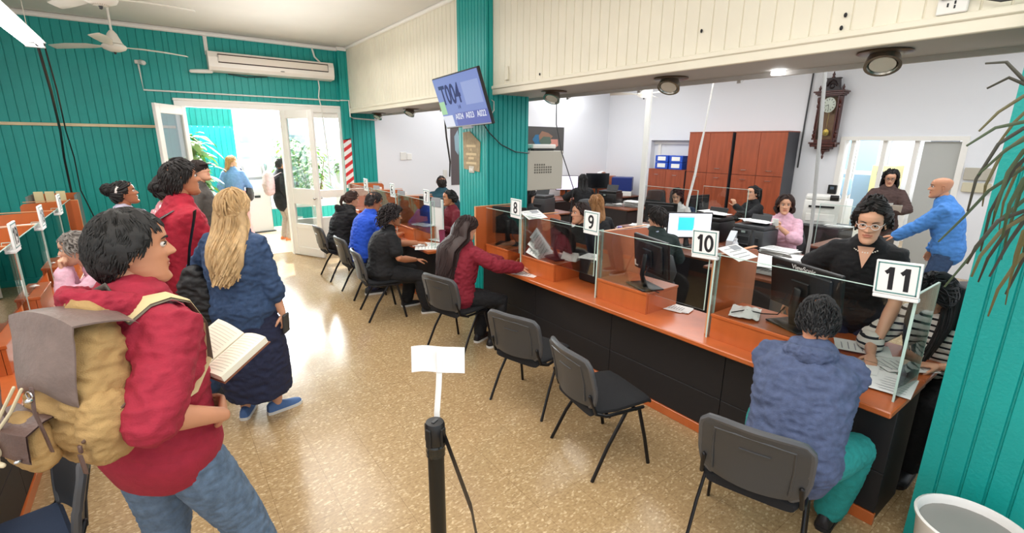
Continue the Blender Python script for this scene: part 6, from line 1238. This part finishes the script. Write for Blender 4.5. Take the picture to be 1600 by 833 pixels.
b = MB(); b.path([(.078, -.03, .085), (.086, -.05, .06), (.088, -.062, .03)], [(.010, .004)] * 3, (0, 1, 0), 8); b.v = [tuple(H6 @ V(v)) for v in b.v]; b.obj('hair_clip', mat('clip_pearl', '#d9d3cd', .3), p6)
# grey haired woman at the left counter
person('grey haired woman in pink leaning on the left counter with hands at her chin', -.26, 4.62, 180, 1.68, 'f', .60, (12, 34), 0, 0, (0, 8, 0), {'L': dict(w=(-.63, 4.53, 1.07), pole=(-.35, -.2, -1), d=(0, .1, 1), n=(0, -1, 0), curl=1.1), 'R': dict(w=(-.63, 4.63, 1.07), pole=(.35, -.2, -1), d=(0, .1, 1), n=(0, -1, 0), curl=1.1)}, {'L': dict(l=(-.1, .40), pole=(0, .4, 1)), 'R': dict(l=(.1, .36), pole=(0, .4, 1))}, 'e', dict(kind='curly', n=260, L=.085, th=.022, r=.011, cr=.010, drop=.8), '#77706a', dict(m=F_pink, off=.018, hem=-.1), dict(m=F_blk), S_all, 1.2, .012, 'people at the left counter', seed=14)
# porch people
p8, H8, _ = person('woman in denim jacket and wide pink trousers at the kiosk, looking back', 1.27, 11.35, 70, 1.69, 'f', None, (0, 2), 0, 0, (-75, 0, 0), {'R': dict(l=(.22, .28, 1.0), pole=(.4, -1, -.3), d=(.3, 1, 0), curl=.5)}, None, 'c', dict(kind='long', n=70, L=.18, th=.014, r=.012, phi=-.3), '#a8794a', dict(m=F_lj, off=.022, hem=.05, name='denim_jacket'), dict(m=F_pinkp, off=.035, cuff=.12, len=.99), S_grey, 1.05, .015, 'people in the bright porch', seed=15)
o = thing('handbag', 'dark handbag on the shoulder of the woman in pink trousers', 'bag', W_(p8, (.24, .10, .82)), p8.rotation_euler.z); link('bag_body', soft([((0, 0, 0), (.06, .12)), ((0, 0, .1), (.07, .15)), ((0, 0, .2), (.05, .12))], mats=[mat('bag_brown', '#2c2428', .5)], vox=.014, wr=(.008, 9)), o); MB().path([(0, .1, .2), (-.05, .06, .45), (-.1, -.06, .62), (-.06, -.12, .45), (0, -.1, .2)], [(.010, .003)] * 5, (0, 1, 0), 6).obj('strap', M_black, o)
p9, H9, _ = person('person in black jacket and light trousers in the porch behind the right door leaf', 2.0, 10.55, 15, 1.66, 'f', None, (0, 2), 0, 0, (0, 0, 0), None, None, 'b', dict(kind='short', n=60, L=.04, th=.014, r=.010), '#1a1412', dict(m=F_blk, off=.03, hem=-.3, name='jacket'), dict(m=fab('sand_trousers', '#b3a294')), (mat('shoe_orange', '#d9743a', .6), mat('sole_white', '#d8d6d0', .6)), 1.05, .015, 'people in the bright porch', seed=16)
o = thing('backpack', 'pale pink backpack on the person in black in the porch', 'backpack', W_(p9, (0, -.24, 1.02)), p9.rotation_euler.z); link('bag_body', soft([((0, 0, 0), (.12, .08)), ((0, -.01, .15), (.14, .1)), ((0, 0, .32), (.11, .08))], mats=[fab('pale_pink', '#d9b7b8')], vox=.014, wr=(.008, 9)), o); MB().path([(.1, .07, .3), (.12, .2, .37), (.13, .34, .2)], [(.016, .005)] * 3, (1, 0, 0), 8).obj('strap', fab('pale_pink', '#d9b7b8'), o)
# ---------------- customers on the chairs
ft = lambda a=.40, b=.36: {'L': dict(l=(-.11, a), pole=(-.1, .5, 1)), 'R': dict(l=(.11, b), pole=(.1, .5, 1))}
GC = 'customers seated at the counter'
person('customer in black hooded jacket with brown hair tied back, nearest the doors', 2.06, 7.16, 0, 1.66, 'f', .535, (14, 26), 0, 0, (0, 16, 0), {'L': dict(w=(2.60, 7.30, .79), curl=.5, n=(0, 0, -1)), 'R': dict(w=(2.60, 7.06, .79), curl=.5, n=(0, 0, -1))}, ft(), 'c', dict(kind='tied', n=90, th=.014, r=.010, te=1.5, tail=[(0, -.10, .03), (0, -.15, .0), (0, -.16, -.08), (0, -.13, -.15)]), '#3a2219', dict(m=F_blk, off=.045, hem=-.14, name='jacket', wr=.012, wf=9), dict(m=F_blk), S_blk, 1.1, .012, GC, F_blk, seed=20)
person('man in royal blue T-shirt leaning over the counter at window 6', 2.06, 6.19, 4, 1.78, 'm', .54, (12, 22), 0, 0, (-6, 26, 0), {'L': dict(w=(2.60, 6.36, .79), curl=.5, n=(0, 0, -1)), 'R': dict(w=(2.58, 6.02, .79), curl=.5, n=(0, 0, -1))}, {'L': dict(l=(-.12, .34), pole=(-.1, .5, 1)), 'R': dict(l=(.12, .06), pole=(.1, .5, 1))}, 'b', dict(kind='short', n=300, L=.03, th=.011, r=.006), '#22191a', dict(m=F_blue, off=.022, hem=-.14, sleeve='short', wr=.009, wf=10), dict(m=F_navyc), S_blk, 1.12, .012, GC, seed=21)
person('woman in black T-shirt with curly dark hair seated at window 7', 1.99, 5.27, -10, 1.62, 'f', .53, (6, 18), 0, 0, (-8, 10, 0), {'R': dict(l=(.16, .36, .66), pole=(.8, -.8, -.4), d=(-.1, 1, -.1), n=(0, -.1, -1), curl=.3), 'L': dict(w=(2.50, 5.40, .78), curl=.5, n=(0, 0, -1))}, {'L': dict(w=(2.32, 5.36), pole=(-.1, .5, 1), yaw=8), 'R': dict(w=(2.42, 4.99), pole=(.1, .6, 1), yaw=-5)}, 'b', dict(kind='curly', n=420, L=.13, th=.03, r=.010, cr=.015, drop=.5), '#1c1214', dict(m=F_blk, off=.016, hem=-.12, sleeve='short'), dict(m=F_blk, off=.012), S_blk, 1.38, .011, GC, seed=22)
person('girl in maroon top with very long dark brown hair seated at window 8', 2.22, 3.92, 14, 1.66, 'f', .535, (6, 16), 0, 0, (-14, 14, 0), {'R': dict(w=(2.78, 3.66, .80), curl=.5, n=(0, .2, -1)), 'L': dict(w=(2.80, 3.90, .79), curl=.5, n=(0, 0, -1))}, {'L': dict(w=(2.48, 3.92), pole=(-.1, .5, 1)), 'R': dict(w=(2.52, 3.72), pole=(.1, .5, 1))}, 'c', dict(kind='long', n=420, L=.50, th=.018, r=.010, wave=.010, w=.145, fall=(0, -.20, -1), phi=-.15, conv=-.25, push=.13), '#2e1c19', dict(m=F_mar if False else fab('wine_fleece', '#861c2e'), off=.026, hem=-.12, wr=.009), dict(m=F_blk), S_blk, 1.12, .010, GC, seed=23)
person('customer in slate blue hoodie with short black hair seated at window 11', 2.30, .82, 17, 1.68, 'm', .54, (16, 40), 0, 0, (6, 34, 0), {'R': dict(w=(3.0, .98, .79), pole=(.8, .45, -.75), curl=.6, n=(0, 0, -1)), 'L': dict(w=(2.98, 1.10, .79), pole=(-.8, .4, -.6), curl=.5, n=(0, 0, -1))}, {'L': dict(l=(-.14, .40), pole=(-.2, .5, 1)), 'R': dict(l=(.2, .34), pole=(.35, .5, 1))}, 'b', dict(kind='short', n=560, L=.038, th=.016, r=.0068, up=.9), '#111012', dict(m=F_slate, off=.026, hem=-.16, name='hoodie', wr=.010, wf=10, sleeve='long'), dict(m=F_tealp, off=.02), S_all, 1.2, .009, GC, F_slate, seed=24)
# ---------------- staff
GS = 'staff in the back office'
p15, H15, _ = person('woman clerk in black with clear glasses and pearl necklace bending over window 11', 3.84, 1.12, 194, 1.72, 'f', .92, (18, 36), 0, 0, (-2, 12, 0), {'L': dict(w=(3.52, .88, .84), curl=.4, pole=(-.6, -1, .2)), 'R': dict(w=(3.50, 1.44, .93), curl=.4, pole=(.7, -1, .2))}, None, 'c', dict(kind='tied', n=300, th=.024, r=.010, te=1.25, hl=.07, bun=(0, -.07, .105, .062)), '#17110f', dict(m=F_blk, off=.02, hem=-.2, sleeve='short'), dict(m=F_navyc), S_all, 1.18, .010, GS, seed=30)
glasses(p15, H15, mat('clear_frame', '#e6dfdb', .2))
b = MB(); c = _['S'](1.02)
for k in range(40): a = 2 * PI * k / 40; b.ell(c + V((.083 * math.cos(a), .010 + .088 * math.sin(a), .030 - .055 * max(0, math.sin(a)))), (.0048,) * 3, 6)
b.obj('necklace', mat('pearl', '#efe6da', .25), p15)
b = MB(); q = [c + V(v) for v in ((-.045, .088, .012), (0, .128, -.12), (.045, .088, .012))]; b.add([q[0], q[1], q[2], q[0] + V((0, -.02, 0)), q[1] + V((0, -.02, 0)), q[2] + V((0, -.02, 0))], [[0, 1, 2], [5, 4, 3], [0, 3, 4, 1], [1, 4, 5, 2]]); b.obj('neckline', MATS['skin_c'], p15)
person('woman in black and white striped top with long black hair writing at window 11', 3.92, .62, 168, 1.66, 'f', .56, (14, 38), 0, 0, (0, 52, 0), {'L': dict(w=(3.50, .56, .77), pole=(-1, -.3, -.3), curl=.5, n=(0, 0, -1)), 'R': dict(w=(3.36, .86, .77), pole=(1, -.5, -.3), curl=.7, n=(0, 0, -1))}, ft(), 'c', dict(kind='long', n=420, L=.34, th=.02, r=.012, w=.11, wave=.003, fall=(0, .10, -1), phi=.8, hl=-.05), '#0f0d0e', dict(m=stripes(), off=.024, hem=-.12, sleeve='three'), dict(m=F_blk), S_all, 1.15, .010, GS, seed=31)
person('clerk in black with brown hair seen in profile behind window 9', 3.86, 3.82, 172, 1.70, 'f', .56, (3, 8), 0, 0, (-12, 0, 0), {'L': dict(w=(3.50, 3.62, .80)), 'R': dict(w=(3.50, 3.95, .80))}, ft(), 'c', dict(kind='long', n=160, L=.28, th=.013, r=.010, phi=-.1), '#2c1b18', dict(m=F_blk, off=.02), dict(m=F_blk), S_all, 1.08, .012, GS, seed=32)
person('clerk with light brown hair seen from behind near window 9', 4.58, 4.32, 60, 1.68, 'f', .56, (5, 14), 0, 0, (0, 10, 0), {'L': dict(l=(-.18, .40, .80)), 'R': dict(l=(.18, .40, .80))}, ft(), 'c', dict(kind='long', n=150, L=.22, th=.014, r=.011, phi=-.2), '#96683c', dict(m=F_blk, off=.02), dict(m=F_blk), S_all, 1.05, .013, GS, seed=33)
person('man with thick dark hair facing the lit monitor behind window 10', 4.30, 3.20, 35, 1.68, 'm', .54, (5, 14), 0, 0, (60, 12, 0), {'L': dict(l=(-.16, .42, .80)), 'R': dict(l=(.16, .42, .80))}, ft(), 'c', dict(kind='short', n=300, L=.055, th=.022, r=.009), '#1a1210', dict(m=fab('dark_green_knit', '#1d2c2a'), off=.02, collar=fab('lavender_shirt', '#b9bfd8')), dict(m=F_navyc), S_all, 1.1, .012, GS, seed=34)
pk_, Hk, _ = person('woman in pink collared shirt with wavy brown hair holding a phone at her desk', 6.50, 2.86, 192, 1.72, 'f', .58, (3, 8), 0, 0, (18, 6, 0), {'L': dict(l=(-.04, .33, 1.0), pole=(-1, -.2, -1), d=(.5, .2, .8), n=(1, -.3, 0), curl=.9), 'R': dict(l=(.06, .33, 1.0), pole=(1, -.2, -1), d=(-.5, .2, .8), n=(-1, -.3, 0), curl=.9)}, ft(), 'c', dict(kind='long', n=150, L=.10, th=.02, r=.011, wave=.016, phi=.0), '#33201b', dict(m=F_pink, off=.022, sleeve='three', collar=True), dict(m=F_navyc), S_all, 1.15, .012, GS, seed=35)
tag(MB().box((0, 0, 0), (.07, .012, .14), .004, 0, Euler((-.4, 0, pk_.rotation_euler.z)).to_matrix()).obj('phone', M_pvc, None, W_(pk_, (.01, .40, 1.06))), 'white phone in the hands of the woman in pink', 'phone')
person('woman with loose brown hair and white top looking down at the rear desk', 6.75, 4.62, 195, 1.66, 'f', .55, (5, 14), 0, 0, (10, 24, 0), {'L': dict(l=(-.16, .36, .78)), 'R': dict(l=(.16, .36, .78))}, ft(), 'e', dict(kind='long', n=150, L=.16, th=.018, r=.011, phi=.1), '#2b1714', dict(m=F_white, off=.02), dict(m=F_navyc), S_all, 1.05, .013, GS, seed=36)
person('woman with black ponytail raising a hand, in front of the tall cabinets', 8.05, 4.05, 158, 1.68, 'f', .55, (2, 6), 0, 0, (5, 0, 0), {'L': dict(l=(-.05, .42, 1.02), pole=(-1, -.2, -1), d=(.1, .4, 1), n=(1, -.2, 0), curl=.6), 'R': dict(l=(.16, .36, .78))}, ft(), 'c', dict(kind='tied', n=90, th=.014, r=.010, te=1.3, tail=[(0, -.10, .06), (0, -.15, .05), (0, -.17, -.06), (0, -.16, -.22), (0, -.14, -.34)], tr=.045), '#0f0d0d', dict(m=F_blk, off=.02), dict(m=F_navyc), S_all, 1.0, .013, GS, seed=37)
person('woman in black with long black hair facing the lavender lit monitor', 7.40, 7.45, 62, 1.70, 'f', .55, (4, 10), 0, 0, (-8, 6, 0), {'L': dict(l=(-.25, .36, .80), pole=(-1, -.3, -.3)), 'R': dict(l=(.2, .4, .80))}, ft(), 'c', dict(kind='long', n=120, L=.26, th=.014, r=.013, phi=-.3), '#0e0c0d', dict(m=F_blk, off=.028), dict(m=F_blk), S_all, 1.1, .015, GS, seed=38)
person('dark haired person in black under the grey rack beside the pillar', 4.45, 5.75, 20, 1.68, 'f', .55, (6, 16), 0, 0, (-20, 14, 0), {'L': dict(l=(-.16, .4, .78)), 'R': dict(l=(.16, .4, .78))}, ft(), 'c', dict(kind='long', n=110, L=.16, th=.016, r=.013, phi=-.2), '#100d0d', dict(m=F_blk, off=.024), dict(m=F_blk), S_all, 1.1, .015, GS, seed=39)
person('balding man in petrol blue jacket seated with his back turned, left of the pillar', 4.30, 8.05, 72, 1.74, 'm', .56, (4, 8), 0, 0, (0, 0, 0), {'L': dict(l=(-.2, .34, .80)), 'R': dict(l=(.2, .34, .80))}, ft(), 'b', dict(kind='short', n=90, L=.04, th=.010, r=.009), '#1d1614', dict(m=F_tj, off=.034, name='jacket', bulk=1.1), dict(m=F_navyc), S_all, 1.15, .015, GS, seed=40)
person('clerk in burgundy with dark tied hair beside the edge of the teal pillar', 3.52, 6.22, 178, 1.66, 'f', .54, (3, 8), 0, 0, (-12, 4, 0), {'L': dict(l=(-.16, .36, .80)), 'R': dict(l=(.16, .36, .80))}, ft(), 'b', dict(kind='tied', n=80, th=.011, r=.010, te=1.6, bun=(0, -.10, .0, .045)), '#120e0e', dict(m=F_mar, off=.02, collar=F_white), dict(m=F_navyc), S_all, 1.05, .014, GS, seed=41)
p27, H27, _ = person('woman with long dark hair and glasses standing and reading papers by the doorway', 8.62, 2.42, 196, 1.68, 'f', None, (2, 6), 0, 0, (0, 22, 0), {'L': dict(l=(-.10, .36, 1.12), pole=(-1, -.3, -.6), d=(.4, .8, .2), n=(.3, 0, 1), curl=.6), 'R': dict(l=(.12, .34, 1.08), pole=(1, -.3, -.6), d=(-.4, .8, .2), n=(-.3, 0, 1), curl=.6)}, None, 'c', dict(kind='long', n=120, L=.24, th=.016, r=.012, phi=.1), '#151012', dict(m=F_brown, off=.026, hem=-.3, wr=.008), dict(m=F_gray), S_all, 1.05, .013, GS, seed=42)
glasses(p27, H27, M_black)
for i in range(2): tag(MB().box((0, 0, 0), (.30 - .06 * i, .21, .002), 0, 0, Euler((.6, .1 * i, p27.rotation_euler.z + .15 * i)).to_matrix()).obj('paper_sheet', M_paper, None, W_(p27, (-.04 + .08 * i, .44 + .02 * i, 1.16 + .012 * i))), ['white paper held open by the woman at the doorway', 'second white paper held by the woman at the doorway'][i], 'paper')
person('bald man in sky blue sweater and jeans leaning on the small desk', 7.10, 1.33, 104, 1.69, 'm', None, (9, 17), 0, 0, (6, 2, 0), {'L': dict(w=(6.98, 1.98, .80), pole=(-.4, -1, 0), n=(0, 0, -1), d=(0, 1, -.2), curl=.2), 'R': dict(l=(.20, .12, .84), pole=(.5, -1, 0), d=(0, .3, -1), curl=.4)}, None, 'a', None, '#6a5a50', dict(m=F_sky, off=.026, hem=-.12, wr=.009, wf=10, collar=F_white), dict(m=F_denim), S_all, 1.08, .012, GS, seed=43)
WORLD, HALL, OFFICE, SUN, PORCH, EXPO = 1.3, 49, 42, 9.0, 750, .0
# ---------------------------------------------------------------- camera
cd = bpy.data.cameras.new('camera'); cam = bpy.data.objects.new('camera', cd); C.objects.link(cam)
yaw, pitch, roll = 0.635458922, 0.253861352, 0.00963519957
f_ = V((math.sin(yaw) * math.cos(pitch), math.cos(yaw) * math.cos(pitch), -math.sin(pitch))); r_ = V((math.cos(yaw), -math.sin(yaw), 0)); u_ = r_.cross(f_)
rr = r_ * math.cos(roll) + u_ * math.sin(roll); uu = u_ * math.cos(roll) - r_ * math.sin(roll)
cam.matrix_world = frame_m((0, 0, 2.0), rr, uu, -f_); cd.lens = 745.463828 * 36 / 1600; cd.sensor_width = 36; cd.clip_start = .05
sc = bpy.context.scene; sc.camera = cam
# ---------------------------------------------------------------- light
w = bpy.data.worlds.new('world'); sc.world = w; w.use_nodes = True
w.node_tree.nodes['Background'].inputs[0].default_value = (.86, .93, 1, 1); w.node_tree.nodes['Background'].inputs[1].default_value = WORLD
def area(name, loc, sx, sy, power, rot=(0, 0, 0), col=(1, 1, 1)):
    l = bpy.data.lights.new(name, 'AREA'); l.shape = 'RECTANGLE'; l.size = sx; l.size_y = sy; l.energy = power; l.color = col
    o = bpy.data.objects.new(name, l); C.objects.link(o); o.location = loc; o.rotation_euler = rot; return o
for x, y in ((-1.2, .6), (1.2, .2), (.9, 3.6), (1.5, 6.8), (-1.4, 4.8)):
    area('hall_tube', (x, y, 3.3), 1.3, 2.6, HALL, col=(1, .975, .94)); area('hall_ceiling_fill', (x, y, 2.7), 1.4, 2.6, HALL * .4, (PI, 0, 0), col=(1, .975, .94))  # the upward area lamps are added fill to brighten the ceiling
for x, y in ((5.0, 1.2), (7.6, 1.6), (5.2, 4.6), (7.8, 5.0), (5.0, 7.6), (8.2, 7.8)):
    area('office_tube', (x, y, 3.3), 1.2, 2.4, OFFICE, col=(.95, .975, 1)); area('office_ceiling_fill', (x, y, 2.7), 1.4, 2.4, OFFICE * .4, (PI, 0, 0), col=(.95, .975, 1))  # upward ones here are added fill too, under the office ceiling
area('back_room_fill', (XW + 1.4, 3.2, 2.75), 1.6, 3.2, 120, col=(.9, .96, 1))  # added area lamp, made large to brighten the room beyond the doorway
su = bpy.data.lights.new('sun', 'SUN'); su.energy = SUN; su.angle = .02; su.color = (1, .95, .88); so = bpy.data.objects.new('sun', su); C.objects.link(so)
so.rotation_euler = V((-.12, -.62, -.5)).to_track_quat('-Z', 'Y').to_euler()
area('street_fill', (3.0, 13.0, 5.2), 6, 3, PORCH, (math.radians(25), 0, 0), (.95, .98, 1))  # area lamp added above the street to brighten the facade
area('porch_fill', (2.0, 12.35, 2.5), 3.2, .8, PORCH, (math.radians(-65), 0, 0), (.95, .98, 1))  # extra area lamp added inside the window to boost the porch daylight
vs = sc.view_settings; vs.view_transform = 'Standard'; vs.look = 'None'; vs.gamma = 1; vs.exposure = EXPO; vs.use_curve_mapping = False
